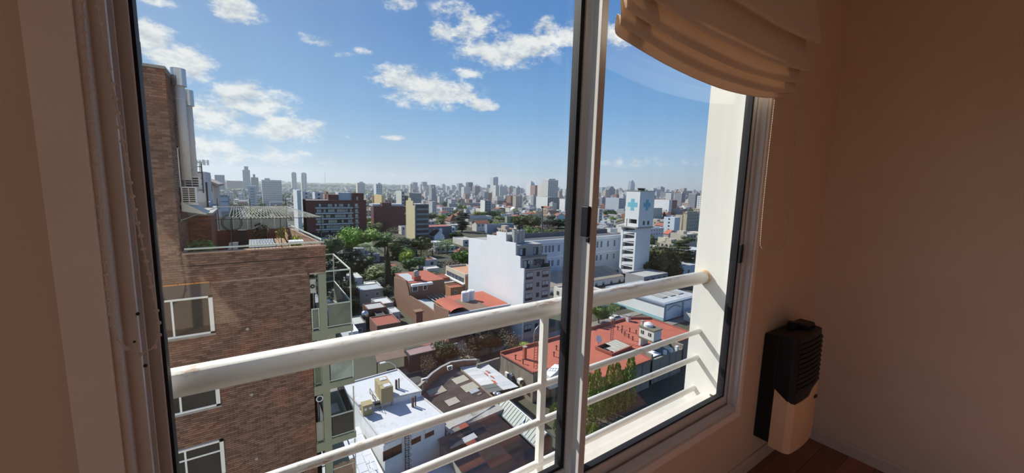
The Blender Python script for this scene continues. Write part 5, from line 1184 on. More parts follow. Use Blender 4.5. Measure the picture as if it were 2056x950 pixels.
# ---------------- hospital: long pale blue pavilion, low wings, hall, water tower
hz = -20.2; ex, ey = near_corner(1050, 478, hz)
Hy = 116.0; hx0 = PY(1040, 480, Hy).x; hx1 = PY(1262, 466, Hy).x; hz = PY(1150, 478, Hy).z
hp = thing('hospital_pavilion', ((hx0+hx1)/2, Hy, GROUND), 'long pale blue two-storey hospital pavilion behind the mullion', 'building')
M_hosp = mat('pale_blue_plaster', (.52, .58, .66), var=.05, scale=.4, streak=.15, stain_col=(.3,.32,.34)); M_hw = mat('white_stucco_trim', (.70,.72,.74), var=.04)
MB().box(hx0, hx1+3, Hy, Hy+16, GROUND, hz-1.2).build('walls', M_hosp, hp)
MB().box(hx0-.2, hx1+3, Hy-.5, Hy+.2, hz-1.5, hz-1.1).box(hx0-.1, hx1+3, Hy-.2, Hy+.3, hz-1.1, hz-.2).box(hx0-.2, hx1+3, Hy-.35, Hy+.3, hz-.2, hz).build('cornice', M_hw, hp)
MB().box(hx0, hx1+3, Hy+.3, Hy+16, hz-1.25, hz-1.15).build('flat_roof', mat('dark_felt_roof', (.10,.10,.11), var=.2, scale=.3, stain=.5, stain_col=(.3,.3,.3)), hp)
MB().box(hx0, hx1+3, Hy+15.7, Hy+16, hz-1.2, hz+.7).build('parapet', mat('sooty_parapet', (.16,.16,.17), var=.2), hp)
zm = PY(1150, 512, Hy).z; MB().box(hx0-.1, hx1+3, Hy-.25, Hy, zm-.3, zm+.2).build('string_course', M_hw, hp)
pxs = [1052,1061,1070,1079,1088,1096,1103,1110,1122,1134,1146,1158,1190,1199,1207,1220,1233,1246,1256]
for i, px in enumerate(pxs):
    cx_ = PY(px, 495, Hy).x
    for zt_, h in ((hz-2.1, 3.2), (zm-1.0, 2.9)):
        f = MB().box(cx_-.75, cx_+.75, Hy-.12, Hy+.02, zt_-h, zt_).build('window', M_hw, hp)
        MB().box(cx_-.55, cx_-.05, Hy-.16, Hy-.1, zt_-h+.2, zt_-.2).box(cx_+.05, cx_+.55, Hy-.16, Hy-.1, zt_-h+.2, zt_-.2).build('pane', mat('slate_blue_pane', (.11,.15,.21), rough=.25, var=.3), f)
occ(hx0, hx1+3, Hy, Hy+17)
# low wing in front with arched windows
wy = 100.0; wx0, wx1 = PY(1100, 560, wy).x, PY(1252, 560, wy).x; wz = PY(1215, 560, wy).z
lw_ = thing('hospital_low_wing', ((wx0+wx1)/2, wy, GROUND), 'low white hospital wing with arched niches and tan sheet roof', 'building')
MB().box(wx0, wx1, wy, wy+10, GROUND, wz).build('walls', M_wwhite, lw_)
for i in range(8):
    a, b = wx0+(wx1-wx0)*i/8, wx0+(wx1-wx0)*(i+.97)/8
    MB().hexa([(a, wy-.3, wz), (b, wy-.3, wz), (b, wy+10, wz+2.4), (a, wy+10, wz+2.4)], [(a, wy-.3, wz+.15), (b, wy-.3, wz+.15), (b, wy+10, wz+2.55), (a, wy+10, wz+2.55)]).build('roof_sheet', mat('tan_sheet', (.30,.26,.21), var=.15, scale=.5), lw_)
for px in (1108, 1122, 1136, 1150, 1197, 1211, 1227, 1243):
    c_ = PY(px, 575, wy).x; pts = [(c_-.7, wz-4.2), (c_+.7, wz-4.2), (c_+.7, wz-1.7)]+[(c_+.7*math.cos(a), wz-1.7+.7*math.sin(a)) for a in (.6, 1.2, 1.9, 2.5)]+[(c_-.7, wz-1.7)]
    f = MB().prism_y(pts, wy-.08, wy).build('arched_window', mat('niche_grey', (.33,.36,.38)), lw_); MB().box(c_-.5, c_+.5, wy-.12, wy-.07, wz-4, wz-1.8).build('pane', M_win, f)
occ(wx0, wx1, wy, wy+12)
# hall by the street corner
hl = thing('hospital_hall', (103, 70, GROUND), 'white hospital hall with long blank side wall and grey flat roof', 'building')
hx, hy = 96.0, 62.2; zt = -30.4
q = [PZ(x, y, zt) for x, y in ((1337, 612), (1388, 587))]; hX1 = 114; hY1 = 88
MB().box(hx, hX1, hy+8, hY1, GROUND, zt-.5).build('walls', M_wwhite, hl) if False else MB().box(hx, hX1, 62.5, 84, GROUND, zt-.5).build('walls', mat('white_hall_plaster', (.72,.74,.74), var=.04, scale=.3), hl)
MB().box(hx-.4, hX1+.4, 62.1, 84.4, zt-.5, zt).build('cornice', mat('slate_cornice', (.25,.30,.37), var=.08), hl)
MB().box(hx+.5, hX1-.4, 63, 83.5, zt, zt+.06).build('flat_roof', M_flat, hl, color=(.42,.43,.44))
for i in range(3): MB().box(hx+4+i*4.2, hx+6.6+i*4.2, 66, 81, zt+.06, zt+.3).build('skylight', M_conc, hl)
MB().box(hx-.06, hx, 62.5, 84, GROUND, GROUND+.9).build('teal_dado', mat('teal_paint', (.30,.50,.52)), hl)
for x in (hx+.5, hx+9.2, hx+17.2): MB().box(x-.4, x+.4, 62.35, 62.5, GROUND, zt-.5).build('pilaster', mat('slate_pilaster', (.30,.36,.44)), hl)
pts = [(hx+1.6+(6.6)*(i/10), zt-2.0+1.0*math.sin(math.pi*i/10)) for i in range(11)]
MB().prism_y([(x, z-.35) for x, z in pts]+[(x, z) for x, z in pts[::-1]], 62.35, 62.5).build('arch_moulding', mat('slate_pilaster', (.3,.36,.44)), hl)
occ(hx, hX1, 62, 85)
x0, y0 = near_corner(1345, 640, GROUND+2.2); t = block('blue_band_annex', 'low annex with turquoise-banded wall right of the hospital hall', 102, 118, 55.5, 60, GROUND+2.4, (.60,.60,.58), parapet=.2, rcol=(.16,.14,.11)); MB().box(101.95, 118, 55.42, 55.5, GROUND+1.2, GROUND+1.7).build('turquoise_band', mat('teal_paint', (.3,.5,.52)), t)
x0, y0 = near_corner(1368, 600, GROUND+3.4); t = thing('white_canopy', (x0, y0, GROUND), 'white flat canopy on posts behind the hospital hall', 'canopy'); MB().box(x0-6, x0+9, y0, y0+6, GROUND+3.2, GROUND+3.4).build('canopy_slab', M_wwhite, t)
for x in (x0-5.5, x0, x0+8.5): MB().bar((x, y0+.2, GROUND), (x, y0+.2, GROUND+3.2), .2).build('post', M_conc, t)
t = block('rear_pavilion', 'pale blue rear pavilion with arched windows above the white hall', 139, 165, 89, 99, GROUND+6.0, (.50,.55,.60), parapet=.4, winy=([GROUND+1.8], 5, 1.4, 2.6))
# water tower with blue crosses
p = PZ(1272, 600, GROUND); twx, twy = 119.5, 96.5
d_ = ray(1272, 560); sc_ = 1.0
twx = twy*ray(1271, 560).x/ray(1271, 560).y
k_ = twx
def TP(px, py): return PY(px, py, twy)
xs1 = TP(1300, 560).x; yL = PX(1241, 565, twx).y; ztop = TP(1286, 384).z; zbox = TP(1286, 441).z; zopen = TP(1286, 456).z
wt = thing('water_tower', ((twx+xs1)/2, (twy+yL)/2, GROUND), 'tall white water tower with blue crosses on its square head', 'tower')
M_twr = mat('white_tower_concrete', (.70, .71, .70), var=.03, scale=.3, streak=.10, stain_col=(.45,.45,.43))
fin = .9
MB().box(twx, xs1, twy, twy+.8, GROUND, zopen).build('front_slab', M_twr, wt)
MB().box(twx, xs1, yL-1.0, yL, GROUND, zopen).build('rear_slab', M_twr, wt)
MB().box(xs1-.5, xs1, twy+.8, yL-1.0, GROUND, zopen).build('back_wall', M_twr, wt)
MB().box(twx+1.6, twx+1.7, twy+.8, yL-1.0, GROUND, zopen).build('stair_glazing', mat('tower_glazing', (.13,.17,.18), rough=.2, var=.4, scale=.5, spec=.6), wt)
nfl = 7; fh = (zopen-GROUND)/nfl
for i in range(nfl):
    z0 = GROUND+i*fh
    MB().box(twx-.05, twx+1.6, twy+.8, yL-1.0, z0-.18, z0+.05).build('landing', M_twr, wt)
    MB().prism_x([(twy+.8, z0+.45*fh+1.3), (twy+.8, z0+.45*fh), (yL-1.0, z0+.05), (yL-1.0, z0+1.3)][::-1] if False else [(yL-1.0, z0+.05), (yL-1.0, z0+1.2), (twy+.8, z0+fh*.62), (twy+.8, z0+fh*.62-1.2)][::-1], twx+.1, twx+.5).build('stair_flight', M_twr, wt)
    for j in range(3):
        yq = twy+.9+(yL-twy-2)*(j+.5)/3; MB().box(twx+1.55, twx+1.6, yq-.04, yq+.04, z0, z0+fh).build('glazing_bar', M_dark, wt)
ov = .9
MB().box(twx-ov, xs1+ov*.6, twy-ov*.6, yL+ov, zopen-.5, zopen).build('deck_slab', M_conc, wt)
hx0_, hx1_, hy0_, hy1_ = twx+.5, xs1+.4, twy-.3, yL-1.0
zcol = zbox
for (x, y) in ((hx0_, hy0_), (hx0_, hy1_-.8), (hx0_, (hy0_+hy1_)/2+1.2)): MB().box(x, x+.7, y, y+.8, zopen, zcol).build('column', M_twr, wt)
MB().box(hx0_+.7, hx1_, hy0_, hy0_+.4, zopen, zcol).box(hx1_-.4, hx1_, hy0_+.4, hy1_, zopen, zcol).build('gallery_wall', M_twr, wt)
MB().box(hx0_+3.0, hx0_+3.2, hy0_+.5, hy1_-.5, zopen, zcol).build('inner_wall', M_dark, wt)
MB().box(hx0_, hx0_+.2, hy0_+.8, (hy0_+hy1_)/2+1.2, zopen, zopen+1.3).build('gallery_parapet', M_twr, wt)
for u in (.25, .58):
    x = hx0_+.7+(hx1_-hx0_-.7)*u; MB().box(x, x+1.1, hy0_-.06, hy0_, zopen+.8, zcol-.6).build('window', M_win, wt)
hd = MB().box(hx0_, hx1_, hy0_, hy1_, zcol, ztop).build('tank_head', M_twr, wt)
MB().box(hx0_-.15, hx1_+.15, hy0_-.15, hy1_+.15, ztop, ztop+.25).build('head_cap', M_conc, hd)
M_cross = mat('blue_cross_paint', (.16, .46, .56), var=.06, scale=1)
zc_ = (zcol+ztop)/2+.2; cr = (ztop-zcol)*.185; w_ = cr*.42
yc_ = (hy0_+hy1_)/2; xc_ = (hx0_+hx1_)/2+.1
def cross(c1, c2, r, w): return [(c1-w, c2-r), (c1+w, c2-r), (c1+w, c2-w), (c1+r, c2-w), (c1+r, c2+w), (c1+w, c2+w), (c1+w, c2+r), (c1-w, c2+r), (c1-w, c2+w), (c1-r, c2+w), (c1-r, c2-w), (c1-w, c2-w)]
MB().prism_x(cross(yc_, zc_, cr*1.12, w_), hx0_-.04, hx0_-.002).build('blue_cross', M_cross, hd)
MB().prism_y(cross(xc_, zc_, cr*1.05, w_), hy0_-.04, hy0_-.002).build('blue_cross', M_cross, hd)
g = MB()
for i in range(4): g.box(hx0_+3+i*1.0, hx0_+3.5+i*1.0, hy0_+3, hy0_+3.6, ztop+.25, ztop+1.1)
g.box(hx0_+2.6, hx0_+6.8, hy0_+2.9, hy0_+3.7, ztop+1.0, ztop+1.2).build('rooftop_antennas', M_dark, wt)
occ(twx-2, xs1+2, twy-2, yL+2)
# ---------------- cars
def car(px, py, lab, c, heading, nm='car'):
    p = PZ(px, py, GROUND+.1); t = thing(nm, (p.x, p.y, GROUND+.02), lab, 'car'); t.rotation_euler = (0, 0, heading); o = ORG[t.name]; zz = GROUND+.02
    L_, W = 4.3, 1.7
    def bx(pts, y0, y1, n, m, par=t):   # profile (x,z) in the car's own frame
        return MB().prism_y([(o.x+x, o.z+z) for x, z in pts], o.y+y0, o.y+y1).build(n, m, par)
    P_ = mat('car_paint_%d' % int(c[0]*100), c, rough=.25, spec=.6, var=.02)
    b = bx([(-2.1,.30),(2.1,.30),(2.15,.55),(2.05,.80),(1.0,.92),(-1.5,.95),(-2.1,.88),(-2.15,.5)], -W/2, W/2, 'body', P_); bevel(b, .08, 2)
    g = bx([(-1.45,.93),(1.05,.90),(.35,1.38),(-.95,1.42)], -W/2+.10, W/2-.10, 'glasshouse', M_win); bx([(-.95,1.38),(.35,1.34),(.30,1.44),(-.85,1.47)], -W/2+.12, W/2-.12, 'roof', P_)
    for x in (-1.35, 1.3):
        for s in (-1, 1):
            w = MB().lathe([(.12, -.1), (.3, -.1), (.32, -.06), (.32, .06), (.3, .1), (.12, .1)], (0, 0), 16).build('wheel', M_black, t, raw=True); w.matrix_local = Matrix.Translation((x, s*(W/2-.08), .31)) @ Matrix.Rotation(math.pi/2, 4, 'X')
    for x, m_ in ((-2.14, M_redroof), (2.1, M_white)):
        for s in (-.6, .6): MB().box(o.x+x-.02, o.x+x+.04, o.y+s-.18, o.y+s+.18, o.z+.6, o.z+.74).build('light', m_, t)
    return t
car(1212, 636, 'silver grey parked car on the street by the bushes', (.36,.37,.38), math.radians(-12)); car(1238, 642, 'white parked car nose to tail behind the silver one', (.75,.75,.74), math.radians(-12))
# ================================================================== middle distance: named blocks
def mid(nm, lb, px, py, z, pr_, pl_, c, maxd=40, **k):
    x0, x1, y0, y1 = dims(px, py, z, pr_, pl_); y1 = min(y1, y0+maxd)
    wy = k.pop('wy', None); wx = k.pop('wx', None); pitch = k.pop('pitch', 3.0); joined = k.pop('joined', True)
    n = max(1, int((z-GROUND-1)/pitch)); 
    if wy: k['winy'] = ([z-2.4-pitch*i for i in range(n)], max(1, int((x1-x0)/wy)), min(1.5, wy*.5), 1.4)+((1,) if joined else ())
    if wx: k['winx'] = ([z-2.4-pitch*i for i in range(n)], max(1, int((y1-y0)/wx)), min(1.5, wx*.5), 1.4)+((1,) if joined else ())
    return block(nm, lb, x0, x1, y0, y1, z, c, 'house' if 'house' in nm else 'building', **k), (x0, x1, y0, y1)
BRK = (.17, .075, .06)
# dark brick office block with lit window bands
z = -9.3; t, (x0, x1, y0, y1) = mid('brick_office_block', 'dark brick office block with bands of bright windows and white balconies', 614, 402, z, 735, 604, BRK, maxd=18, parapet=.4)
w = x1-x0
for i in range(6):
    zt = z-2.2-3.3*i
    f = MB().box(x0+w*.16, x0+w*.745, y0-.08, y0, zt-1.9, zt).build('window_band', M_dark, t)
    for j in range(16):
        a = x0+w*.16+w*.585*j/16; MB().box(a+.08, a+w*.585/16-.08, y0-.14, y0-.06, zt-1.8, zt-.1).build('pane', M_winlit if R.random() < .62 else M_win, f)
    MB().box(x0+w*.14, x0+w*.76, y0-1.1, y0, zt-2.9, zt-2.1).build('balcony', col((.55,.58,.58)), t)
    f = MB().box(x0+w*.80, x0+w*.85, y0-.08, y0, zt-1.9, zt).build('window', M_winlit, t); MB().box(x0+w*.79, x0+w*.86, y0-.8, y0, zt-2.6, zt-2.1).build('balcony', col((.55,.58,.58)), t)
MB().box(x0+w*.66, x1-.5, y0-.6, y0+9, GROUND, z-.2).build('stair_volume', OBJP(), t, color=BRK) if False else None
MB().box(x0+w*.765, x1-w*.04, y0+.5, y0+12, z, PY(716, 388, y0).z).build('rooftop_tower', OBJP(), t, color=BRK)
MB().box(x0+w*.36, x0+w*.53, y0+1, y0+9, z, PY(668, 391, y0).z).build('roof_hut', OBJP(), t, color=BRK)
MB().box(x0+w*.53, x0+w*.76, y0+2, y0+12, z-.3, PY(690, 387, y0).z).build('roof_hut', OBJP(), t, color=(.50,.54,.58))
f = MB().box(x0+w*.832, x0+w*.858, y0+.42, y0+.5, z, PY(716, 395, y0).z).build('glazed_strip', M_winlit, t)
MB().box(x0-.1, x1, y0-3, y0, GROUND, -29).build('dark_base', OBJP(), t, color=(.04,.045,.05))
z = -16.2; t, (x0, x1, y0, y1) = mid('brick_blind_block', 'windowless dark brick block with a raised centre, right of the office block', 750, 415, z, 820, 745, (.15,.068,.058), maxd=20, parapet=.3)
w = x1-x0; MB().box(x0+w*.24, x0+w*.5, y0, y0+6, z, z+3).build('raised_centre', OBJP(), t, color=(.15,.068,.058)); MB().box(x0+w*.02, x1-w*.12, y0+5, y0+16, z, z+1.6).build('roof_hut', OBJP(), t, color=(.45,.48,.5))
MB().box(x0+w*.88, x0+w*.94, y0-.06, y0, z-6.5, z-5).build('vent_panel', col((.5,.46,.44)), t)
# yellow stepped side wall with balconied front
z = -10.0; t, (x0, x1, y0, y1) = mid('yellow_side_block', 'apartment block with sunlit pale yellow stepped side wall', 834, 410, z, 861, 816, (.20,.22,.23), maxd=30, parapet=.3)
d = y1-y0
prf = [(y0, GROUND), (y1, GROUND), (y1, z+1.5), (y0+d*.72, z+1.9), (y0+d*.72, z+3.4), (y0+d*.42, z+3.2), (y0+d*.42, z+1.8), (y0+d*.2, z+1.7), (y0+d*.2, z-1), (y0, z-1.3)]
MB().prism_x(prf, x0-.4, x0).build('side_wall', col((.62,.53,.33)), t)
for i in range(8):
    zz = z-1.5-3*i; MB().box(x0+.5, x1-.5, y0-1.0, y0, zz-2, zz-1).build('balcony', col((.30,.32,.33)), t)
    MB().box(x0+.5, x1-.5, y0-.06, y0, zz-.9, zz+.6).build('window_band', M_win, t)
MIDS = [
 ('grey_slab_block', 'tall grey blank slab just behind the yellow side wall', 822, 388, -6, 846, 806, (.36,.37,.34), dict(maxd=20)),
 ('white_stepped_block', 'white stepped block left of the tall grey slab', 806, 384, -4.5, 812, 795, (.60,.60,.57), dict(maxd=25, wy=3)),
 ('yellow_block', 'small yellow ochre block behind the brick blind block', 766, 392, -8, 770, 751, (.62,.50,.26), dict(maxd=25)),
 ('flat_tan_block', 'low tan block with roof huts right of the yellow ochre block', 772, 401, -14, 806, 768, (.40,.36,.31), dict(maxd=18, wy=3, hut=[(.2,.5,.2,.7,2.5)])),
 ('pale_curved_wall', 'pale grey stepped side wall right of the yellow-sided block', 868, 405, -17, 876, 860, (.42,.45,.47), dict(maxd=30)),
 ('white_old_house', 'weathered white two-storey house with stained cornice near the brown roofs', 887, 417, -26.5, 911, 884, (.60,.58,.53), dict(maxd=12, wy=3)),
 ('grey_row_house', 'long dull grey low building behind the white old house', 922, 408, -26, 966, 915, (.30,.30,.31), dict(maxd=14)),
 ('grey_row_house', 'grey flat house left of the white slender slab', 902, 409, -27, 921, 898, (.36,.36,.37), dict(maxd=12)),
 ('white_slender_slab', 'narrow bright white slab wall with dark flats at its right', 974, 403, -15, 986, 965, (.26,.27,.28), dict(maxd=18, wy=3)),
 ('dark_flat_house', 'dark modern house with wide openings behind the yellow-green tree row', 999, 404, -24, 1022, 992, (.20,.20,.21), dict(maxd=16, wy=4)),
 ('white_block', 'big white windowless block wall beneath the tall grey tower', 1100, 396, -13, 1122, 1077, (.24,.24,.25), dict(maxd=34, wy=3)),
 ('striped_block', 'narrow striped balcony block at left of the big white wall', 1071, 393, -12, 1078, 1066, (.42,.42,.42), dict(maxd=20, wy=4, wx=4)),
 ('white_block', 'smaller white block wall at the edge of the mullion', 1135, 400, -14, 1148, 1124, (.40,.43,.46), dict(maxd=30, wy=3)),
 ('grey_gable_hall', 'large blank blue-grey hall wall in front of the broad pine', 978, 451, -28.2, 1032, 973, (.33,.37,.42), dict(maxd=22)),
 ('brown_roof_house', 'white house with brown tiled roof left of the blue-grey hall', 957, 449, -29, 982, 948, (.62,.60,.57), dict(maxd=14, gable=('x', 2.0, .6), rcol=(.27,.11,.07), wy=3)),
 ('grey_roof_hall', 'long grey pitched roof behind the brown-roofed white house', 940, 439, -29, 978, 934, (.5,.46,.38), dict(maxd=22, gable=('x', 2.5, .4), rcol=(.24,.26,.29))),
 ('brown_hip_house', 'house with steep brown hipped roof beside the dark conifer', 904, 444, -30, 926, 893, (.50,.45,.36), dict(maxd=18, gable=('h', 5.5, .5), rcol=(.17,.065,.045), wy=4)),
 ('brown_hip_house', 'second brown roof peak rising behind the steep hipped roof', 918, 434, -27.5, 936, 909, (.50,.45,.36), dict(maxd=18, gable=('h', 5.0, .5), rcol=(.22,.09,.06))),
 ('dark_grey_block', 'long dark grey wall block with reddish roof edge behind the white gable', 824, 457, -27.3, 907, 812, (.19,.205,.225), dict(maxd=14, rcol=(.40,.13,.10), parapet=.2)),
 ('white_gable_house', 'white house with sharp chimney gable facing the dark grey block', 872, 474, -29.5, 892, 862, (.72,.73,.75), dict(maxd=12, gable=('y', 3.2, .2), rcol=(.10,.06,.05))),
 ('white_shed', 'white low building under the yellow side wall', 770, 447, -30, 800, 764, (.62,.63,.64), dict(maxd=12)),
 ('white_shed', 'long white shed with windows between the yellow wall and hipped roof', 844, 445, -31, 873, 836, (.66,.67,.69), dict(maxd=12, wy=3)),
 ('white_shed', 'white garden wall and shed left of the dark grey block', 806, 455, -29.5, 824, 800, (.62,.60,.55), dict(maxd=12, wy=3)),
 ('brown_hip_house', 'white cottage with terracotta hipped roof beside the white stepped wall', 920, 508, -31, 945, 911, (.68,.70,.73), dict(maxd=12, gable=('h', 2.2, .5), rcol=(.24,.11,.07), wy=4)),
 ('cream_house', 'cream flat-roofed house below the white gable', 868, 484, -31.5, 888, 858, (.58,.53,.42), dict(maxd=10)),
 ('teal_house', 'pale turquoise gabled house behind the bare brown tree', 1118, 434, -29, 1135, 1110, (.50,.62,.63), dict(maxd=14, gable=('y', 3, .4), rcol=(.26,.13,.09))),
 ('brown_roof_house', 'low house with brown roof between the pylon and the turquoise house', 1105, 429, -29, 1124, 1098, (.55,.50,.45), dict(maxd=14, gable=('x', 3, .4), rcol=(.26,.13,.09))),
 ('peach_house', 'peach coloured house left of the tall pylon', 1076, 424, -29, 1088, 1070, (.60,.48,.34), dict(maxd=12)),
 ('white_tent_house', 'white peaked roof standing out above the tree row', 1030, 421, -29.5, 1038, 1024, (.72,.72,.72), dict(maxd=10, gable=('y', 3.5, .3), rcol=(.66,.66,.66))),
 ('green_house', 'greenish low house with cream end wall left of the broad pine', 1018, 435, -29, 1036, 1014, (.33,.36,.27), dict(maxd=12)),
 ('white_blue_block', 'white-blue stepped block with small windows right of the water tower', 1355, 437, -20.5, 1366, 1333, (.57,.63,.70), dict(maxd=24, wx=7, joined=True)),
 ('cream_flats', 'cream apartment block with balconied windows right of the white-blue block', 1370, 432, -19.5, 1394, 1357, (.46,.42,.33), dict(maxd=18, wy=3.2, joined=False)),
 ('cream_flats', 'taller cream apartment block nearest the white pillar', 1380, 429, -17.5, 1420, 1373, (.47,.42,.32), dict(maxd=16, wy=3.4, joined=False, hut=[(.0,.5,.1,.6,2.4)])),
 ('white_row_block', 'long low white block with square windows right of the water tower shaft', 1300, 459, -27, 1333, 1290, (.58,.62,.68), dict(maxd=10, wy=3.0, joined=False)),
 ('red_roof_house', 'mauve gabled house with orange-red roof below the white-blue block', 1342, 470, -29.5, 1358, 1332, (.42,.34,.36), dict(maxd=12, gable=('y', 2.6, .3), rcol=(.45,.15,.10))),
 ('cream_house', 'small cream house above the dark cedar', 1336, 478, -31.5, 1346, 1330, (.58,.56,.44), dict(maxd=8, wy=3)),
 ('cream_house', 'pale yellow flat house before the cream flats', 1384, 468, -30, 1395, 1373, (.60,.58,.44), dict(maxd=8)),
 ('white_blank_block', 'broad glaring white blank wall right of the water tower head', 1344, 402, -11, 1350, 1314, (.74,.75,.75), dict(maxd=60)),
 ('long_cream_wall', 'long cream wall just right of the water tower gallery', 1304, 418, -19, 1330, 1299, (.50,.49,.44), dict(maxd=16)),
 ('grey_stepped_block', 'grey-blue stepped block left of the water tower head', 1243, 398, -11, 1256, 1216, (.42,.46,.52), dict(maxd=40, wy=3)),
 ('cream_house', 'cream flat house with roof hut under the round tree by the tower', 1226, 443, -27.5, 1233, 1211, (.52,.50,.42), dict(maxd=18, hut=[(.2,.7,.2,.6,1.8)])),
 ('slatted_block', 'white balcony-striped block right beside the mullion', 1203, 420, -18, 1210, 1196, (.46,.48,.50), dict(maxd=20, wy=3, wx=3)),
 ('white_house', 'white roofed low house between mullion and water tower', 1226, 459, -29.5, 1240, 1216, (.66,.66,.64), dict(maxd=10)),
 ('grey_blind_block', 'silver-shuttered building with two wide pale shutters behind the terrace', 424, 393, -8, 458, 412, (.30,.31,.32), dict(maxd=14)),
 ('white_slab', 'tall thin white slab wall left of the brick office block', 596, 382, -3.5, 604, 586, (.66,.68,.68), dict(maxd=26)),
 ('white_house_block', 'white block with dark windows just left of the office roof', 607, 385, -7, 622, 598, (.55,.58,.60), dict(maxd=20, wy=4)),
 ('lilac_shed', 'long lilac-grey warehouse wall beyond the terrace cage', 542, 406, -26, 586, 536, (.38,.36,.42), dict(maxd=16)),
 ('white_flats', 'white gabled flats behind the dark brick office roof', 632, 386, -6, 648, 627, (.58,.60,.64), dict(maxd=16, wy=5)),
 ('rust_flats', 'rust-coloured flats with roof huts above the brick office block', 652, 390, -8, 666, 648, (.36,.22,.17), dict(maxd=16, wy=4, hut=[(.2,.6,.2,.6,2.5)])),
 ('dark_house', 'dark house with white windows among the trees beyond the cage', 508, 405, -27, 524, 503, (.17,.16,.16), dict(maxd=14, wy=4)),
]
HIL = {}
NAMED = [(m_[6], m_[5], m_[3]) for m_ in MIDS if m_[3] > 398]+[(l_[4], l_[3], l_[1]) for l_ in LOW]+[(816, 834, 440), (744, 820, 415), (604, 735, 465)]
for (nm, lb, px, py, z, pr_, pl_, c, k) in MIDS:
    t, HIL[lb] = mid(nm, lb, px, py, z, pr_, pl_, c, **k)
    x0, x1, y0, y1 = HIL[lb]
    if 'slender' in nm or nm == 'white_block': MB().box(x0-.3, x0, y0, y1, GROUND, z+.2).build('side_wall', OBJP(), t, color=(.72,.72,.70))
    if nm == 'grey_blind_block':
        w = x1-x0
        for i in range(3):
            zz = z-.5-3*i; MB().box(x0+w*.36, x1-w*.02, y0-.2, y0, zz-2.7, zz-.3).build('shutter', col((.52,.55,.62)), t); MB().box(x0+w*.04, x0+w*.34, y0-.1, y0, zz-2.6, zz-.5).build('window_band', M_win, t)
    if nm == 'white_gable_house': MB().box(x0+(x1-x0)*.50, x0+(x1-x0)*.78, y0-.15, y0+1.5, GROUND, z+4.4).build('chimney', OBJP(), t, color=(.72,.73,.75))
# penthouses just behind the stair tower
t = thing('penthouse', (-1.2, 32, -1), 'white rooftop tank room with ladder behind the flue pipes', 'building')
a, b = PY(384, 388, 30), PY(411, 345, 30); M_pw = col((.58,.59,.60))
MB().box(a.x, b.x, 30, 34, GROUND, b.z).build('walls', M_pw, t)
g = MB(); lx_ = PY(398, 370, 29.9).x
for s in (-.22, .22): g.bar((lx_+s, 29.9, a.z), (lx_+s, 29.9, b.z+.5), .05)
for i in range(int((b.z-a.z+.5)/.35)): g.bar((lx_-.22, 29.9, a.z+.2+i*.35), (lx_+.22, 29.9, a.z+.2+i*.35), .04)
g.build('ladder', M_dark, t)
a, b = PY(386, 408, 27), PY(418, 388, 27)
MB().box(a.x, b.x, 27, 30, GROUND, b.z-.5).box(a.x, b.x, 26.9, 27, b.z-.5, b.z).build('lower_room', col((.50,.53,.57)), t)
MB().box(a.x-.2, b.x+.3, 26.6, 30, a.z-.5, a.z-.2).build('slab', M_conc, t); MB().box(b.x-.08, b.x, 26.8, 26.9, a.z-.3, b.z+.6).build('post', M_dark, t)
a, b = PY(411, 390, 44), PY(428, 372, 44); t = thing('gabled_loft', ((a.x+b.x)/2, 44, GROUND), 'pale gabled loft with one square window right of the tank room ladder', 'house')
MB().prism_y([(a.x, GROUND), (b.x, GROUND), (b.x, b.z), (a.x, PY(411, 360, 44).z)], 44, 52).build('walls', col((.56,.50,.45)), t)
c_ = PY(419, 378, 44); MB().box(c_.x-.25, c_.x+.25, 43.95, 44, c_.z-.3, c_.z+.3).build('window', M_win, t)
MB().hexa([(a.x-.2, 43.7, PY(411, 358, 44).z-.1), (b.x+.4, 43.7, b.z-.1), (b.x+.4, 52, b.z-.1), (a.x-.2, 52, PY(411, 358, 44).z-.1)], [(a.x-.2, 43.7, PY(411, 358, 44).z+.1), (b.x+.4, 43.7, b.z+.1), (b.x+.4, 52, b.z+.1), (a.x-.2, 52, PY(411, 358, 44).z+.1)]).build('roof_slope', col((.36,.30,.27)), t)
# radio mast with antennas
p = PY(403, 346, 36); t = thing('antenna_mast', p, 'antenna crown on a mast beside the flue pipes', 'antenna')
tp = PY(403, 322, 36).z; MB().tube([(p.x, 36, p.z-3), (p.x, 36, tp)], .07, 6).build('mast', M_steel, t)
for i in range(6):
    a = i*math.pi/3; x, y = p.x+.45*math.cos(a), 36+.45*math.sin(a); zz = (p.z+tp)/2+.25
    MB().bar((p.x, 36, zz), (x, y, zz+.1), .04).build('arm', M_steel, t); MB().box(x-.06, x+.06, y-.06, y+.06, zz-.15, zz+.22).build('panel_antenna', M_ac, t)
# pylon, gas-holder mast
def mast(px, pyb, pyt, Y, r, nm, lb):
    a, b = PY(px, pyb, Y), PY(px, pyt, Y); t = thing(nm, (a.x, Y, a.z), lb, 'mast'); MB().tube([a, b], [r, r*.6], 8).build('pole', mat('mast_grey', (.13,.13,.13)), t); MB().lathe([(r*1.6, b.z), (r*1.6, b.z+r*1.5)], (b.x, Y), 8).build('top_cap', M_dark, t); return t
mast(1089, 470, 417, 190, .55, 'tall_pole', 'tall dark pole rising beside the broad pine')
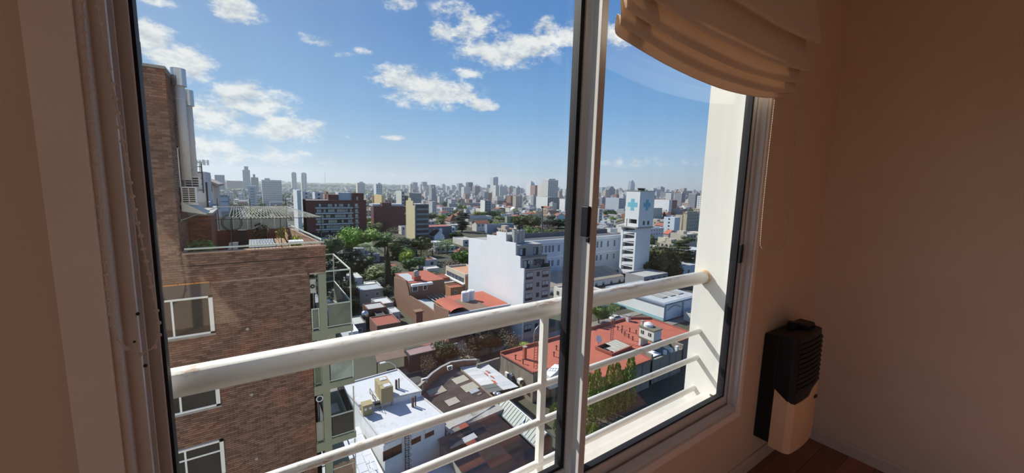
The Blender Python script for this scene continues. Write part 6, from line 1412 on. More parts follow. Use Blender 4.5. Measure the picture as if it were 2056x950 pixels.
# ------------------------------------------------------------------ skyline towers
def tower(px, pyt, Y, wpx, depth, lb, c, nm='tower_block', dk=None, cap=None, stripes=6, shape=None, rowh=3.2):
    a = PY(px-wpx/2, pyt, Y); b = PY(px+wpx/2, pyt, Y); z = a.z
    t = thing(nm, ((a.x+b.x)/2, Y, GROUND), lb, 'tower'); w = b.x-a.x
    x0, x1 = a.x, b.x
    if shape == 'arch':
        pts = [(x0, GROUND), (x1, GROUND), (x1, z-w*.7)]+[(x0+w*math.cos(q)*1.0, z-w*.7+w*.7*math.sin(q)) for q in (.4, .8, 1.2, 1.57)]
        MB().prism_y(pts, Y, Y+depth).build('walls', OBJP(), t, color=c)
    elif shape == 'sail':
        MB().prism_y([(x0, GROUND), (x1, GROUND), (x1, z-w*.55), (x0+w*.45, z), (x0+w*.15, z-w*.2)], Y, Y+depth).build('walls', OBJP(), t, color=c)
    elif shape == 'peak':
        MB().prism_y([(x0, GROUND), (x1, GROUND), (x1, z-w*.35), (x0+w*.6, z), (x0+w*.4, z), (x0, z-w*.35)], Y, Y+depth).build('walls', OBJP(), t, color=c)
    else: MB().box(x0, x1, Y, Y+depth, GROUND, z).build('walls', OBJP(), t, color=c)
    dkc = dk or tuple(v*.55 for v in c); g = MB(); n = int((z-GROUND-4)/rowh)
    for s in range(stripes):
        u = x0+w*(s+.25)/stripes; zz = z-(w*.7 if shape else rowh*.9)
        for i in range(n):
            if zz-rowh*i-1.6 < GROUND+1: break
            g.box(u, u+w*.5/stripes, Y-.3, Y, zz-rowh*i-1.6, zz-rowh*i)
    g.build('windows', OBJP(), t, color=dkc, kind='stuff')
    if cap: MB().box(x0+w*cap[0], x0+w*cap[1], Y+depth*.2, Y+depth*.7, z, PY(px, cap[2], Y).z).build('roof_house', OBJP(), t, color=cap[3] if len(cap) > 3 else c)
    occ(x0, x1, Y, Y+depth); return t
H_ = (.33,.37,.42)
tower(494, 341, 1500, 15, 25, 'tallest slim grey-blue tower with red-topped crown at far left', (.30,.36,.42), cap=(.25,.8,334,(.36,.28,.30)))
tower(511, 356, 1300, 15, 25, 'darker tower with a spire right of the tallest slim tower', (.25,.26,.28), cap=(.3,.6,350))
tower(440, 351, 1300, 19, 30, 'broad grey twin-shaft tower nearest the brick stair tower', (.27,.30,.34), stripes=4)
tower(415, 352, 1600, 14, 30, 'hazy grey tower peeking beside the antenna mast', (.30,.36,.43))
tower(471, 363, 1700, 32, 40, 'long low brick-red hall on the hazy left horizon', (.30,.20,.20), nm='long_hall', stripes=12)
t = tower(545, 361, 640, 40, 18, 'wide pale apartment slab with rows of tiny windows', (.78,.75,.66), nm='apartment_slab', stripes=14, rowh=3.0, cap=(.15,.42,358))
tower(506, 373, 560, 17, 14, 'white blank block in front of the pale apartment slab', (.60,.62,.63), nm='white_block', stripes=1)
tower(590, 347, 1400, 10, 18, 'left one of the slender pale twin towers', (.82,.76,.65), dk=(.42,.38,.34), stripes=2, cap=(.15,.85,345.5))
tower(610, 348, 1400, 11, 18, 'right one of the slender pale twin towers', (.80,.75,.66), dk=(.42,.38,.34), stripes=2, cap=(.15,.85,346.5))
tower(725, 367, 1000, 15, 16, 'stubby beige tower above the brick office stair tower', (.70,.65,.58), stripes=4, cap=(.3,.8,365))
tower(761, 369, 700, 12, 16, 'two-tone white and slate tower left of the brick blind block', (.62,.67,.70), stripes=3, dk=(.2,.23,.27), cap=(.4,.8,367))
tower(834, 366, 1500, 9, 20, 'grey tower in the cluster above the yellow side wall', H_); tower(853, 365, 1500, 9, 20, 'right grey tower in the cluster above the yellow side wall', (.36,.39,.42)); tower(870, 371, 1100, 9, 18, 'brownish-grey tower right of the hazy cluster', (.32,.31,.33))
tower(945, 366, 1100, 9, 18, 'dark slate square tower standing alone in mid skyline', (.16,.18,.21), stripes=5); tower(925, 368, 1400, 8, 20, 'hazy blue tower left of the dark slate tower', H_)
tower(959, 374, 1000, 10, 18, 'brown-grey block right of the dark slate tower', (.26,.26,.27)); tower(984, 371, 1300, 5, 15, 'thin dark tower left of the tall two-sided tower', (.18,.20,.22))
tower(995.5, 356, 1000, 10, 18, 'tall two-sided tower in mid skyline', (.55,.57,.58), stripes=2, dk=(.22,.25,.29), cap=(.5,1.,355)); tower(999, 372, 700, 7, 14, 'white slab at the foot of the tall two-sided tower', (.60,.60,.58), stripes=2); tower(1011, 374, 720, 15, 20, 'white building beside the slab under the tall two-sided tower', (.62,.63,.64), nm='white_block', stripes=4)
tower(1070, 364, 800, 8, 20, 'white arch-topped tower on the right skyline', (.66,.67,.67), shape='arch', stripes=1); tower(1079, 372, 780, 9, 20, 'brown brick tower touching the arch-topped tower', (.34,.22,.19), stripes=3)
tower(1111, 361, 620, 20, 22, 'big grey residential tower with vertical piers', (.58,.58,.56), stripes=5, dk=(.17,.18,.20), rowh=3, cap=(.2,.85,359)); tower(1095, 371, 660, 11, 18, 'lower beige wing left of the big grey residential tower', (.62,.58,.52), stripes=4)
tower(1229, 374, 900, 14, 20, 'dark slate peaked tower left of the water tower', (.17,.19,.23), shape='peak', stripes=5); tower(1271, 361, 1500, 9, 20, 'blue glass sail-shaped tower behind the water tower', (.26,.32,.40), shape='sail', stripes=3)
tower(1321, 380, 700, 17, 20, 'pale striped block right of the water tower head', (.52,.54,.55), stripes=5, cap=(.1,.5,378)); tower(1331, 376, 720, 8, 16, 'tall narrow pale tower right of the striped block', (.42,.45,.48), stripes=3, cap=(.2,.7,374.5)); tower(1343, 385, 650, 12, 18, 'dark block right of the tall narrow pale tower', (.22,.22,.24), stripes=4)
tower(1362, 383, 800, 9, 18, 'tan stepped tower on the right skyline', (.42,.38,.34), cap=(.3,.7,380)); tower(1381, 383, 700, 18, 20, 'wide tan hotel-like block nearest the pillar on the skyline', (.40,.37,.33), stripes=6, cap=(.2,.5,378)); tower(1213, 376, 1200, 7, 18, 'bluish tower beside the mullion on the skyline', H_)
tower(1308, 390, 420, 5, 30, 'thin white slab right behind the water tower head', (.66,.66,.66), stripes=1)
p = PY(653, 366, 2200); t = thing('lattice_mast', (p.x, 2200, p.z), 'faint radio mast on the hazy horizon', 'mast'); q = PY(652, 347, 2200); MB().tube([p, q], [1.2, .5], 5).build('pole', M_steel, t); MB().box(q.x-1, q.x+1, 2199, 2201, q.z, q.z+2).build('top_light', M_redroof, t)
# ================================================================== trees
def mesh_of(o):
    me = o.data; bpy.data.objects.remove(o); return me
def crown_mesh(nm, seed, lumps, leaf, n, flat=1.0, core=True):
    """leafy crown about one unit across: dark lumpy core and many small leaf cards"""
    rr = random.Random(seed); m = MB(); cs = []
    for i in range(lumps):
        d = Vector((rr.gauss(0,1), rr.gauss(0,1), rr.gauss(0,.7))).normalized()*(.16+.22*rr.random()) if i else Vector((0,0,0))
        r = .22+.12*rr.random() if i else .33
        cs.append((Vector((d.x, d.y, d.z*flat*.8)), r))
    if core:
        for i, (c, r) in enumerate(cs): m.blob(c, (r*.74, r*.74, r*.68*flat), 1, .3, seed+i)
    for i in range(n):
        c, r = rr.choice(cs); d = Vector((rr.gauss(0,1), rr.gauss(0,1), rr.gauss(0,1))).normalized(); p = c+Vector((d.x*r, d.y*r, d.z*r*.9*flat))*(.66+.44*rr.random())
        a = (Vector((rr.gauss(0,1), rr.gauss(0,1), rr.gauss(0,1)))+d*.4).normalized(); b = a.orthogonal().normalized(); s = leaf*(.6+.8*rr.random()); m.poly([p-a*s, p+b*s*.6, p+a*s, p-b*s*.6])
    return mesh_of(m.build(nm, M_leaf))
BROAD = [crown_mesh('crown', 20+i, 10+i, .030, 3000) for i in range(4)]
SPARSE = [crown_mesh('crown', 40+i, 10, .026, 900, core=False) for i in range(2)]
FARC = [crown_mesh('crown', 60+i, 7, .05, 420) for i in range(4)]
def layered(seed):
    rr = random.Random(seed); m = MB()
    for k in range(8):
        zz = -.42+.84*k/7; rad = .16+.26*math.sin(math.pi*(.25+.62*(1-k/7)))
        for j in range(4):
            a = rr.random()*6.28; c = Vector((math.cos(a)*rad*.6, math.sin(a)*rad*.6, zz)); m.blob(c, (rad*.62, rad*.62, .045), 1, .3, seed+k*4+j)
            for q in range(60):
                b = rr.random()*6.28; r = rad*.72*math.sqrt(rr.random()); p = c+Vector((r*math.cos(b), r*math.sin(b), .02+.04*rr.random())); u = Vector((math.cos(b), math.sin(b), .3*rr.gauss(0,1))); v = Vector((-math.sin(b), math.cos(b), .2)); s = .028; m.poly([p-u*s, p+v*s*.5, p+u*s, p-v*s*.5])
    return mesh_of(m.build('crown', M_leaf))
CEDAR = [layered(5), layered(6)]
def conic(seed, w0=.5, pw=1.0, n=1500):
    rr = random.Random(seed); m = MB(); prf = [(.02, -.5)]+[(w0*(.2+.8*min(1, (k+.6)/2))*(1-k/9)**pw*.8, -.5+k/9) for k in range(9)]+[(.01, .5)]
    m.lathe(prf, (0, 0), 9)
    for i in range(n):
        z = rr.random()**1.25; a = rr.random()*6.28; r = w0*min(1, .3+z*5)*(1-z)**pw*(.75+.35*rr.random()); p = Vector((r*math.cos(a), r*math.sin(a), z-.5)); u = Vector((math.cos(a)*.5, math.sin(a)*.5, 1+.4*rr.gauss(0,1))).normalized(); v = Vector((-math.sin(a), math.cos(a), 0)); s = .022; m.poly([p-u*s*1.5, p+v*s*.6, p+u*s*1.5, p-v*s*.6])
    return mesh_of(m.build('crown', M_leaf))
CYPR = [conic(3, .5, .55), conic(4, .5, .5)]; CONIF = [conic(8, .5, .9), conic(9, .5, .85)]
def trunk_mesh():
    m = MB(); m.tube([(0,0,0), (.02,.01,.5), (0,0,1)], [.05, .04, .025], 7)
    for i in range(5): a = i*1.3; m.tube([(0,0,.55+.06*i), (.22*math.cos(a), .22*math.sin(a), .85+.04*i)], [.022, .01], 5)
    return mesh_of(m.build('trunk', M_bark))
TRUNK = trunk_mesh()
NTREE = 0
def tree(px, pyt, h, wpx, kind, c, lb, grp=None, hc=None, nm=None, z0=GROUND):
    """tree of height h whose top shows at a measured point of the photograph"""
    top = PZ(px, pyt, z0+h); d = (top-EYE).dot(_f); w = wpx*d/FPX
    return tree_at(top.x, top.y, h, w, kind, c, lb, grp, hc, nm, z0)
def tree_at(x, y, h, w, kind, c, lb, grp=None, hc=None, nm=None, z0=GROUND):
    pool = dict(broad=BROAD, sparse=SPARSE, far=FARC, cedar=CEDAR, cypress=CYPR, conifer=CONIF)[kind]
    nm = nm or dict(broad='tree', sparse='sparse_tree', far='tree', cedar='cedar', cypress='cypress', conifer='conifer')[kind]
    t = thing(nm, (x, y, z0), lb, 'tree', grp); me = R.choice(pool)
    hc = hc or (h*.94 if kind in ('cypress', 'conifer', 'cedar') else min(h*.93, max(h*.72, w*.66)))
    k = .8 if kind in ('broad', 'sparse', 'far') else 1.0
    o = linked('crown', me, Vector((0, 0, h-hc/2)), t, (0, 0, R.random()*6.28), color=tuple(v*(.9+.2*R.random()) for v in c)); o.scale = (w/k, w/k, hc/(k if k < 1 else 1.0))
    o2 = linked('trunk', TRUNK, Vector((0, 0, 0)), t, (0, 0, R.random()*6.28)); o2.scale = (w*.8, w*.8, h-hc*.45)
    return t
def palm(px, pyt, h, wpx, lb, c=(.20,.24,.11)):
    top = PZ(px, pyt, GROUND+h); d = (top-EYE).dot(_f); r = wpx*d/FPX/2; t = thing('palm_tree', (top.x, top.y, GROUND), lb, 'tree'); hz_ = h-r*.42
    MB().tube([(top.x, top.y, GROUND), (top.x+.1, top.y, GROUND+hz_*.5), (top.x, top.y, GROUND+hz_)], [.5, .38, .42], 10).build('trunk', M_bark, t, smooth=True)
    c0 = Vector((top.x, top.y, GROUND+hz_))
    for i in range(64):
        a = i*2.4; e = .05+1.25*((i*.618) % 1)-.25; L_ = r*(.85+.3*R.random()); m = MB(); pts = []
        for k in range(6):
            s = k/5; el_ = e-s*s*1.15; pts.append(c0+Vector((math.cos(a)*L_*s*math.cos(e*.6), math.sin(a)*L_*s*math.cos(e*.6), L_*(s*math.sin(e)-s*s*.45))))
        for k in range(5):
            A0, B0 = pts[k], pts[k+1]; sd = Vector((-math.sin(a), math.cos(a), 0)); wv = r*.15*(1-.15*k)
            for q in range(3):
                P0 = A0+(B0-A0)*(q/3); P1 = A0+(B0-A0)*((q+.6)/3)
                for s in (-1, 1): m.poly([P0, P1, P1+sd*s*wv-Vector((0,0,wv*.7))+(B0-A0)*.25])
        m.build('frond', M_leaf, t, color=tuple(v*(.8+.5*R.random()) for v in c))
    return t
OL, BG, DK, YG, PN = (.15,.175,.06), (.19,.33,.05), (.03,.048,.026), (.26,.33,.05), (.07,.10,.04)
TREES = [
 (705,458,14.5,44,'broad',BG,'large bright green tree at left of the broad canopy near the office block'),
 (742,460,14,42,'broad',BG,'large bright green tree in the middle of the canopy behind the palm'),
 (772,468,12,36,'broad',(.10,.18,.04),'green tree at the right end of the canopy above the cypress'),
 (668,476,13,40,'broad',OL,'olive-green tree beside the terrace corner'),
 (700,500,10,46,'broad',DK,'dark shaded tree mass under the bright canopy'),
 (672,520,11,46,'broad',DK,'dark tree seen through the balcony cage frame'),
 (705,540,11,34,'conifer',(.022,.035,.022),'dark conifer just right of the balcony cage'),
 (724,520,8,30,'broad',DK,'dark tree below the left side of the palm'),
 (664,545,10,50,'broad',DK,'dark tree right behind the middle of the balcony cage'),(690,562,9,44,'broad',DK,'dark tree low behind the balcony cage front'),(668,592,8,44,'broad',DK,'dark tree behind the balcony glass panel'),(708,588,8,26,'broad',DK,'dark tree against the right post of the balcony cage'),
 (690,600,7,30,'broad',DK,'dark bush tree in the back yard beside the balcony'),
 (818,504,8.0,28,'broad',(.30,.36,.05),'bright yellow-green tree beside the brick chimneys'),
 (822,520,6,24,'broad',(.07,.13,.04),'darker green tree under the yellow-green one'),
 (843,516,6,20,'broad',(.09,.17,.05),'leafy green tree right of the yellow-green one'),
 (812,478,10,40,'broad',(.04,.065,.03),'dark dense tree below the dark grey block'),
 (795,485,9,30,'broad',OL,'olive tree left of the dark dense tree'),
 (868,484,10,56,'sparse',(.16,.19,.08),'wide thin-leaved tree with bare branches over the cream garage'),
 (845,480,9,36,'broad',(.10,.13,.05),'olive-green tree left of the wide thin-leaved tree'),
 (898,478,9,34,'sparse',(.20,.27,.07),'light green thin tree right of the cream house'),
 (930,505,8,36,'broad',(.10,.17,.04),'green tree touching the white stepped wall'),
 (905,520,6,30,'sparse',(.20,.16,.13),'bare mauve-brown tree before the green tree at the white wall'),
 (928,426,16,34,'cedar',(.03,.05,.03),'tall dark layered conifer in mid view'),
 (760,441,9,28,'sparse',(.22,.22,.08),'yellowish olive tree below the brick blind block'),
 (752,448,8,26,'broad',OL,'olive tree left of the white sheds'),
 (785,455,8,26,'sparse',(.25,.25,.15),'pale dry-leaved tree left of the dark grey block'),
 (851,425,11,22,'broad',(.15,.15,.06),'brownish olive tree at the foot of the yellow wall flats'),
 (868,427,10,22,'broad',(.10,.12,.05),'olive tree right of the brownish one by the flats'),
 (888,431,9,18,'broad',(.20,.24,.05),'yellowish tree above the hipped roof'),
 (875,405,10,16,'broad',(.13,.18,.06),'green tree left of the white old house'),(890,404,10,18,'broad',(.15,.2,.07),'lighter green tree above the white old house'),
 (960,424,8,20,'broad',(.25,.29,.05),'first yellow-green tree of the row behind the grey roof hall'),(975,424,8,20,'broad',(.18,.24,.05),'second green tree of the row behind the grey roof hall'),(991,424,8,20,'broad',(.13,.19,.05),'third darker tree of the row behind the grey roof hall'),(1005,425,8,18,'broad',(.27,.30,.05),'last yellow-green tree of the row behind the grey roof hall'),
 (1044,433,13,30,'broad',(.12,.125,.045),'left half of the broad brown-green pine crown before the pole'),(1068,432,13,36,'broad',(.085,.10,.04),'right half of the broad pine crown before the pole'),
 (1100,441,8,30,'broad',(.035,.06,.03),'dark clipped hedge tree right of the pole'),(1122,441,8,30,'broad',(.035,.06,.03),'dark clipped hedge tree nearest the mullion'),
 (1103,451,8,28,'sparse',(.24,.18,.14),'brown bare-twigged tree above the hospital roof'),
 (1062,460,7,30,'broad',(.11,.15,.04),'green shrub tree right of the stepped building tanks'),(1085,461,7,32,'broad',(.09,.13,.04),'olive shrub tree behind the hospital parapet'),(1106,462,7,28,'broad',(.12,.15,.04),'shrub tree at the right behind the hospital parapet'),
 (1050,470,5,22,'broad',(.22,.30,.05),'bright shrub just behind the ribbed tanks'),
 (1000,470,6,14,'broad',(.10,.16,.04),'small green tree behind the white stepped wall top'),
 (1225,422,11,24,'broad',(.075,.12,.04),'round green tree left of the water tower'),
 (1246,441,8,16,'broad',(.18,.22,.06),'pale palm-like tree touching the water tower gallery'),
 (1320,497,13,50,'broad',(.075,.085,.035),'broad dark olive tree right of the water tower'),(1340,488,15,46,'broad',(.085,.095,.04),'taller olive tree between water tower and cedar'),
 (1310,520,9,36,'broad',(.06,.075,.03),'lower dark tree at the water tower foot'),(1345,525,9,44,'broad',(.055,.07,.03),'dark lower tree under the cedar'),
 (1375,474,17,54,'cedar',(.04,.065,.03),'big dark cedar with flat layered branches'),
 (1304,470,11,20,'broad',(.06,.09,.03),'dark tree by the white row block'),
 (1312,422,13,14,'broad',(.03,.05,.03),'dark tree right of the tower gallery'),(1322,424,12,9,'cypress',(.025,.045,.025),'left dark cypress of the row by the white-blue block'),(1328,424,12,9,'cypress',(.025,.045,.025),'middle dark cypress of the row by the white-blue block'),(1334,425,12,9,'cypress',(.025,.045,.025),'right dark cypress of the row by the white-blue block'),
 (1350,414,14,22,'broad',(.03,.05,.03),'dark tree crown behind the white-blue block'),
 (1204,608,6,36,'broad',(.14,.22,.05),'green street tree left of the parked cars'),(1230,606,5,24,'sparse',(.15,.20,.06),'thin tree by the hall side wall'),
 (893,688,5,42,'broad',(.045,.065,.03),'dark rounded street shrub under the railing'),(928,690,5.5,40,'sparse',(.09,.07,.05),'bare dark street tree right of the shrub'),
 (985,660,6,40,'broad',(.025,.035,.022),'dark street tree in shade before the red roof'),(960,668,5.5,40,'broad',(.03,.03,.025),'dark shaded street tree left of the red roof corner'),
 (1015,664,6,30,'sparse',(.20,.16,.10),'thin bare street tree before the stepped building'),(1040,672,5,30,'sparse',(.20,.17,.11),'second thin bare street tree before the stepped building'),
 (1045,692,1.6,34,'broad',(.18,.26,.05),'low green hedge shrub by the red roof back edge'),
 (858,715,4.5,26,'sparse',(.12,.12,.06),'thin tree behind the brick yard wall'),
 (495,411,9,24,'sparse',(.16,.24,.08),'feathery light green tree beyond the terrace cage'),(560,420,7,30,'broad',(.17,.20,.05),'yellowish tree just behind the terrace net'),(520,424,6,30,'broad',(.16,.20,.06),'low yellowish tree behind the glass fence'),(600,418,8,20,'broad',(.12,.17,.05),'green tree right of the thin white slab'),
 (533,390,13,5,'cypress',(.03,.05,.035),'small dark cypress before the pale apartment slab'),
 (880,550,4,26,'broad',(.15,.16,.05),'ivy-like low tree between red house and yellow house'),(868,545,4,22,'broad',(.17,.17,.05),'low olive shrub before the yellow house'),
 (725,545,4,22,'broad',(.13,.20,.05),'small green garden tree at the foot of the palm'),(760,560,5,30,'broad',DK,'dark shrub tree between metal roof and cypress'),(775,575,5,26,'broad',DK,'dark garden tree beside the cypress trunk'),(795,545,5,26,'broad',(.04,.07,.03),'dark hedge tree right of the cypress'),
]
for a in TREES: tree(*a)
palm(745, 484, 12, 52, 'tall palm with drooping grey-green fronds near the cypress')
tree(778, 498, 16.5, 21, 'cypress', (.022,.032,.02), 'very tall narrow dark cypress in the middle of the back gardens', hc=14.5)
palm(882, 446, 8, 16, 'small palm before the brown hipped roof')
palm(496, 412, 8, 22, 'light green palm crown beyond the terrace net', (.22,.30,.10))
# ================================================================== the rest of the town, out to the horizon
def free(x, y, r):
    for a in OCC:
        if a[0]-r < x < a[1]+r and a[2]-r < y < a[3]+r: return False
    return True
PAL = [((.62,.60,.56),'cream',4),((.66,.67,.67),'white',5),((.40,.41,.42),'grey',4),((.30,.30,.31),'dark grey',2),((.48,.43,.36),'beige',3),((.30,.16,.12),'brick-red',2),((.48,.36,.28),'tan',2),((.42,.46,.52),'blue-grey',2)]
PALW = [p for p in PAL for _ in range(p[2])]
RPAL = [((.40,.39,.37),'pale flat roof'),((.30,.12,.08),'reddish roof'),((.22,.21,.21),'dark flat roof'),((.52,.52,.53),'whitish flat roof'),((.36,.30,.26),'brown flat roof')]
LAND = [(404,'the antenna mast'),(440,'the broad twin-shaft tower'),(494,'the tallest slim tower'),(545,'the pale apartment slab'),(600,'the slender twin towers'),(668,'the brick office block'),(725,'the stubby beige tower'),(785,'the brick blind block'),(830,'the yellow side wall'),(880,'the white old house'),(945,'the dark slate tower'),(996,'the tall two-sided tower'),(1030,'the white peaked roof'),(1070,'the white arch-topped tower'),(1111,'the big grey tower'),(1140,'the mullion edge'),(1229,'the dark peaked tower'),(1271,'the sail-shaped tower'),(1330,'the tall narrow pale tower'),(1381,'the wide tan block')]
used = {}
def where(x, y, z):
    px, py = proj((x, y, z)); l = min(LAND, key=lambda q: abs(q[0]-px)); dx = px-l[0]
    rel = 'below' if abs(dx) < 9 else ('right of' if dx > 0 else 'left of')
    d = math.hypot(x, y); band = 'nearer' if d < 330 else ('mid-distance' if d < 620 else 'distant')
    return px, py, rel+' '+l[1], band
CITY = []; GREEN = []
rz = random.Random(11)
def inview(px, py): return 385 < px < 1405 and not (px < 655 and py > 436) and not (1150 < px < 1190)
BLK = 26.0
for iy in range(3, 170):
    Y = iy*BLK
    step = BLK if Y < 1500 else BLK*2
    if Y >= 1500 and iy % 2: continue
    ix = int(-.16*Y/step)-1
    while ix*step < 2.3*Y+20:
        X = ix*step; ix += 1
        d = math.hypot(X, Y)
        if d < 98 or Y < 78 or d > 4300: continue
        px, py = proj((X, Y, GROUND+5))
        if not (360 < px < 1440): continue
        # green belt at the left horizon, dense town to the right
        pg = .45 if px < 820 else .22
        inner = d < 420 and px < 1150
        if inner: pg = .80
        if d > 900: pg = .55 if px < 800 else .10
        if (ix*7+iy*3) % 9 == 0 and d < 900: continue
        n = 4 if Y < 330 else (2 if Y < 700 else 1)
        for k in range(n):
            x, y = X+rz.uniform(2, step-12), Y+rz.uniform(2, step-12)
            if rz.random() < pg: GREEN.append((x, y, rz.uniform(6, 12), rz.uniform(6, 12)*(1 if d < 1200 else 2.2)))
            else:
                big = rz.random()
                h = rz.uniform(3.6, 8.5) if big < .74 else (rz.uniform(8, 16) if big < .95 or px < 820 else rz.uniform(16, 26))
                if d > 700 and px > 800: h *= rz.choice([1, 1.3, 1.7, 2.4]) if px < 1120 else rz.choice([1, 1.2, 1.6, 2.0])
                if px > 1190 and d > 450: h *= 1.25
                lim = 32+ (d-600)*.009 if d > 600 else 26
                h = min(h, lim if px > 800 else 24)
                if d < 560: h = min(h, rz.choice([5, 6, 7.5, 8.5, 9]))
                if inner: h = min(h, rz.uniform(3.4, 4.8))
                w, dp = rz.uniform(7, 15), rz.uniform(8, 16)
                if d > 1500: w *= 2; dp *= 1.6
                CITY.append((x, x+w, y, y+dp, h))
CITY.sort(key=lambda a: math.hypot(a[0], a[2]))
single, rest = [], []
for a in CITY:
    x0, x1, y0, y1, h = a; cx_, cy_ = (x0+x1)/2, (y0+y1)/2
    px, py = proj((cx_, y0, GROUND+h))
    if any(o[0] < x1 and o[1] > x0 and o[2] < y1 and o[3] > y0 for o in OCC): continue
    if inview(px, py) and len(single) < 260: single.append(a); OCC.append((x0-.5, x1+.5, y0-.5, y1+.5))
    else: rest.append(a); OCC.append((x0-.3, x1+.3, y0-.3, y1+.3)) if math.hypot(cx_, cy_) < 600 else None
pend = []
for (x0, x1, y0, y1, h) in single:
    c, cn, _ = rz.choice(PALW); rc, rn = rz.choice(RPAL); z1 = GROUND+h; k = .85+.3*rz.random(); c = tuple(v*k for v in c)
    g = None
    if h < 8 and rz.random() < .3: g = (rz.choice('xyh'), rz.uniform(1.5, 2.6), .4); rc, rn = rz.choice([((.24,.10,.065),'brown tiled roof'),((.30,.12,.08),'red tiled roof'),((.22,.22,.23),'grey pitched roof')])
    size = 'low' if h < 6 else ('two-storey' if h < 9 else ('mid-rise' if h < 17 else 'tall'))
    hut = [(.15, .5, .3, .7, rz.uniform(2, 3))] if (g is None and rz.random() < .45) else None
    nr = max(1, int((h-1)/3)); wy = ([z1-2.4-3*i for i in range(nr)], max(1, int((x1-x0)/3)), 1.3, 1.3, 1) if rz.random() < .8 else None; wx = ([z1-2.4-3*i for i in range(nr)], max(1, int((y1-y0)/3)), 1.2, 1.3, 1) if rz.random() < .35 else None
    t = block('house' if h < 9 else 'town_block', '', x0, x1, y0, y1, z1, c, 'house' if h < 9 else 'building', winy=wy, winx=wx, hut=hut, gable=g, rcol=rc, parapet=.5)
    px, py, rel, band = where((x0+x1)/2, y0, z1)
    pend.append((px, t, '%s %s %s, %s, %s %s' % (band, size, cn, 'house' if h < 9 else 'block', rn, rel)))
ORD = ['first','second','third','fourth','fifth','sixth','seventh','eighth','ninth','tenth','eleventh','twelfth','thirteenth','fourteenth','fifteenth']
def fit(l):
    for w in ('among houses ', 'two-storey ', 'low ', 'small ', 'mid-rise ', 'tall ', 'mid-distance ', 'nearer ', 'distant '):
        if len(l.replace('-', ' ').split()) > 16: l = l.replace(w, '', 1)
    return l
def settle(pend):
    by = {}
    for px, t, l in sorted(pend, key=lambda q: q[0]): by.setdefault(l, []).append(t)
    for l, ts in by.items():
        for i, t in enumerate(ts):
            b = l.replace(', house, ', ' house, ').replace(', block, ', ' block, ')
            t['label'] = fit(b if len(ts) == 1 else '%s (%s from the left)' % (b, ORD[min(i, 14)]))
settle(pend)
m = mat('distant_town', (.5,.5,.5), var=0, rough=.95, spec=.1)
def town_mat(m):
    nt = m.node_tree; N = nt.nodes; L = nt.links; b = N['Principled BSDF']
    ge = N.new('ShaderNodeNewGeometry'); rp = N.new('ShaderNodeValToRGB'); rp.color_ramp.interpolation = 'CONSTANT'
    cs = [(.62,.60,.55),(.38,.39,.41),(.66,.67,.67),(.30,.17,.13),(.52,.47,.40),(.30,.31,.33),(.58,.58,.60),(.44,.36,.30),(.70,.69,.66),(.46,.48,.52)]
    e = rp.color_ramp.elements
    while len(e) < len(cs): e.new(.5)
    for i, (q, c) in enumerate(zip(e, cs)): q.position = i/len(cs); q.color = (*c, 1)
    L.new(ge.outputs['Random Per Island'], rp.inputs[0])
    tc = N.new('ShaderNodeTexCoord'); sp = N.new('ShaderNodeSeparateXYZ'); L.new(tc.outputs['Object'], sp.inputs[0])
    def fr(v, k, th):
        a = N.new('ShaderNodeMath'); a.operation = 'MULTIPLY'; L.new(v, a.inputs[0]); a.inputs[1].default_value = k
        f = N.new('ShaderNodeMath'); f.operation = 'FRACT'; L.new(a.outputs[0], f.inputs[0])
        g = N.new('ShaderNodeMath'); g.operation = 'GREATER_THAN'; L.new(f.outputs[0], g.inputs[0]); g.inputs[1].default_value = th; return g.outputs[0]
    ad = N.new('ShaderNodeMath'); L.new(sp.outputs[0], ad.inputs[0]); L.new(sp.outputs[1], ad.inputs[1])
    a = fr(sp.outputs[2], 1/3.1, .52); bq = fr(ad.outputs[0], 1/3.4, .5)
    mu = N.new('ShaderNodeMath'); mu.operation = 'MULTIPLY'; L.new(a, mu.inputs[0]); L.new(bq, mu.inputs[1])
    sn = N.new('ShaderNodeSeparateXYZ'); L.new(ge.outputs['Normal'], sn.inputs[0]); up = N.new('ShaderNodeMath'); up.operation = 'LESS_THAN'; L.new(sn.outputs[2], up.inputs[0]); up.inputs[1].default_value = .5
    m2 = N.new('ShaderNodeMath'); m2.operation = 'MULTIPLY'; L.new(mu.outputs[0], m2.inputs[0]); L.new(up.outputs[0], m2.inputs[1])
    mx = N.new('ShaderNodeMix'); mx.data_type = 'RGBA'; L.new(m2.outputs[0], mx.inputs[0]); L.new(rp.outputs[0], mx.inputs[6]); mx.inputs[7].default_value = (.13,.14,.16,1); L.new(mx.outputs[2], b.inputs['Base Color'])
town_mat(m)
g = MB()
for (x0, x1, y0, y1, h) in rest:
    g.box(x0, x1, y0, y1, GROUND, GROUND+h)
    if h > 7 and rz.random() < .6: a = rz.uniform(.1, .5); g.box(x0+(x1-x0)*a, x0+(x1-x0)*(a+.35), y0+2, y0+6, GROUND+h, GROUND+h+3)
o = g.build('distant_town', m, kind='stuff'); tag(o, 'countless small hazy buildings of the town out to the horizon', 'buildings')
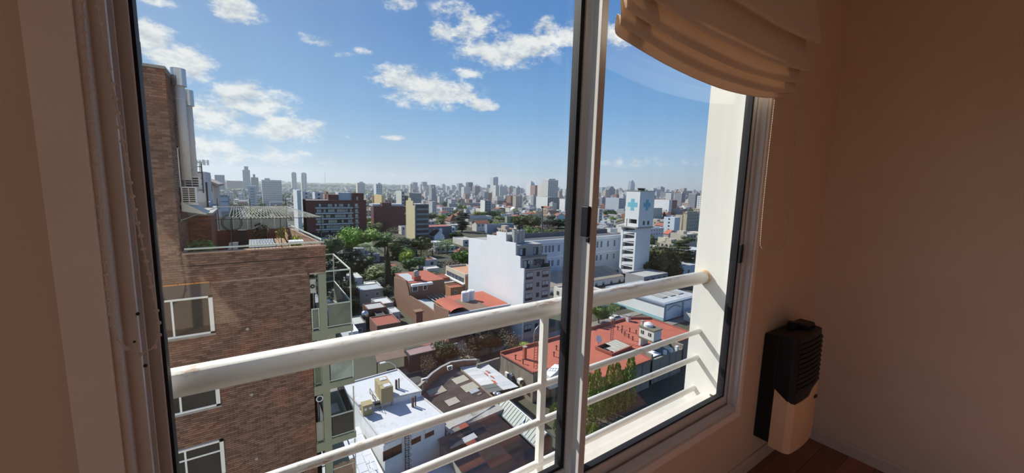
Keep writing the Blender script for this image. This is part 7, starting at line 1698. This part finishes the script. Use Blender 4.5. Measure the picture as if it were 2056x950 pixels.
# trees among them
GREEN.sort(key=lambda a: math.hypot(a[0], a[1])); nt_ = 0; pend = []; gm = MB()
TC = [((.10,.15,.05),'green'),((.13,.16,.06),'olive'),((.06,.095,.04),'dark green'),((.19,.24,.06),'yellow-green'),((.085,.12,.05),'dull green')]
for (x, y, h, w) in GREEN:
    px, py = proj((x, y, GROUND+h)); d = math.hypot(x, y)
    if not free(x, y, 1.5): continue
    if d < 420 and px < 1150:
        h, w = min(h, 6.5), min(w*1.15, 9); px, py = proj((x, y, GROUND+h))
        if any(a-6 < px < b+6 and c-8 < py < c+16 for a, b, c in NAMED): continue
    if inview(px, py) and nt_ < 190:
        c, cn = rz.choice(TC); t = tree_at(x, y, h, w, 'far' if d > 300 else 'broad', c, ''); nt_ += 1
        px, py, rel, band = where(x, y, GROUND+h); pend.append((px, t, '%s %s %s tree among houses %s' % (band, 'tall' if h > 9.5 else 'small', cn, rel)))
    else: gm.blob((x, y, GROUND+h*.55), (w*.6, w*.6, h*.5), 1, .3, nt_)
def settle2(pend):
    by = {}
    for px, t, l in sorted(pend, key=lambda q: q[0]): by.setdefault(l, []).append(t)
    for l, ts in by.items():
        for i, t in enumerate(ts): t['label'] = fit(l if len(ts) == 1 else '%s (%s from the left)' % (l, ORD[min(i, 14)]))
settle2(pend)
# wooded ridge at the left horizon
for i in range(900):
    az_ = math.radians(rz.uniform(-12, 64)); d = rz.uniform(2600, 4600); 
    if math.degrees(az_) > 24 and rz.random() < .72: continue
    h = rz.uniform(14, 26)*(1.25 if math.degrees(az_) < 18 else .8); gm.blob((d*math.sin(az_), d*math.cos(az_), GROUND+h*.5), (rz.uniform(28, 60), rz.uniform(28, 60), h*.62), 1, .3, i)
M_ft = mat('distant_tree_green', (.085,.12,.055), var=.25, scale=.03, island=True)
o = gm.build('distant_trees', M_ft, kind='stuff'); tag(o, 'hazy green tree crowns scattered through the town out to the horizon', 'trees')
# pale summer haze lying over the town
hm = bpy.data.materials.new('air_haze'); hm.use_nodes = True; n_ = hm.node_tree; n_.nodes.clear(); vo = n_.nodes.new('ShaderNodeVolumeScatter'); vo.inputs['Color'].default_value = (.80, .90, 1.0, 1); vo.inputs['Density'].default_value = HAZE = .00022; vo.inputs['Anisotropy'].default_value = .35
ou = n_.nodes.new('ShaderNodeOutputMaterial'); n_.links.new(vo.outputs[0], ou.inputs['Volume'])
hz_o = MB().box(-2500, 9000, 240, 5200, GROUND+.5, 130).build('air_haze', hm); tag(hz_o, 'thin bluish haze lying over the distant town', 'haze', kind='stuff')
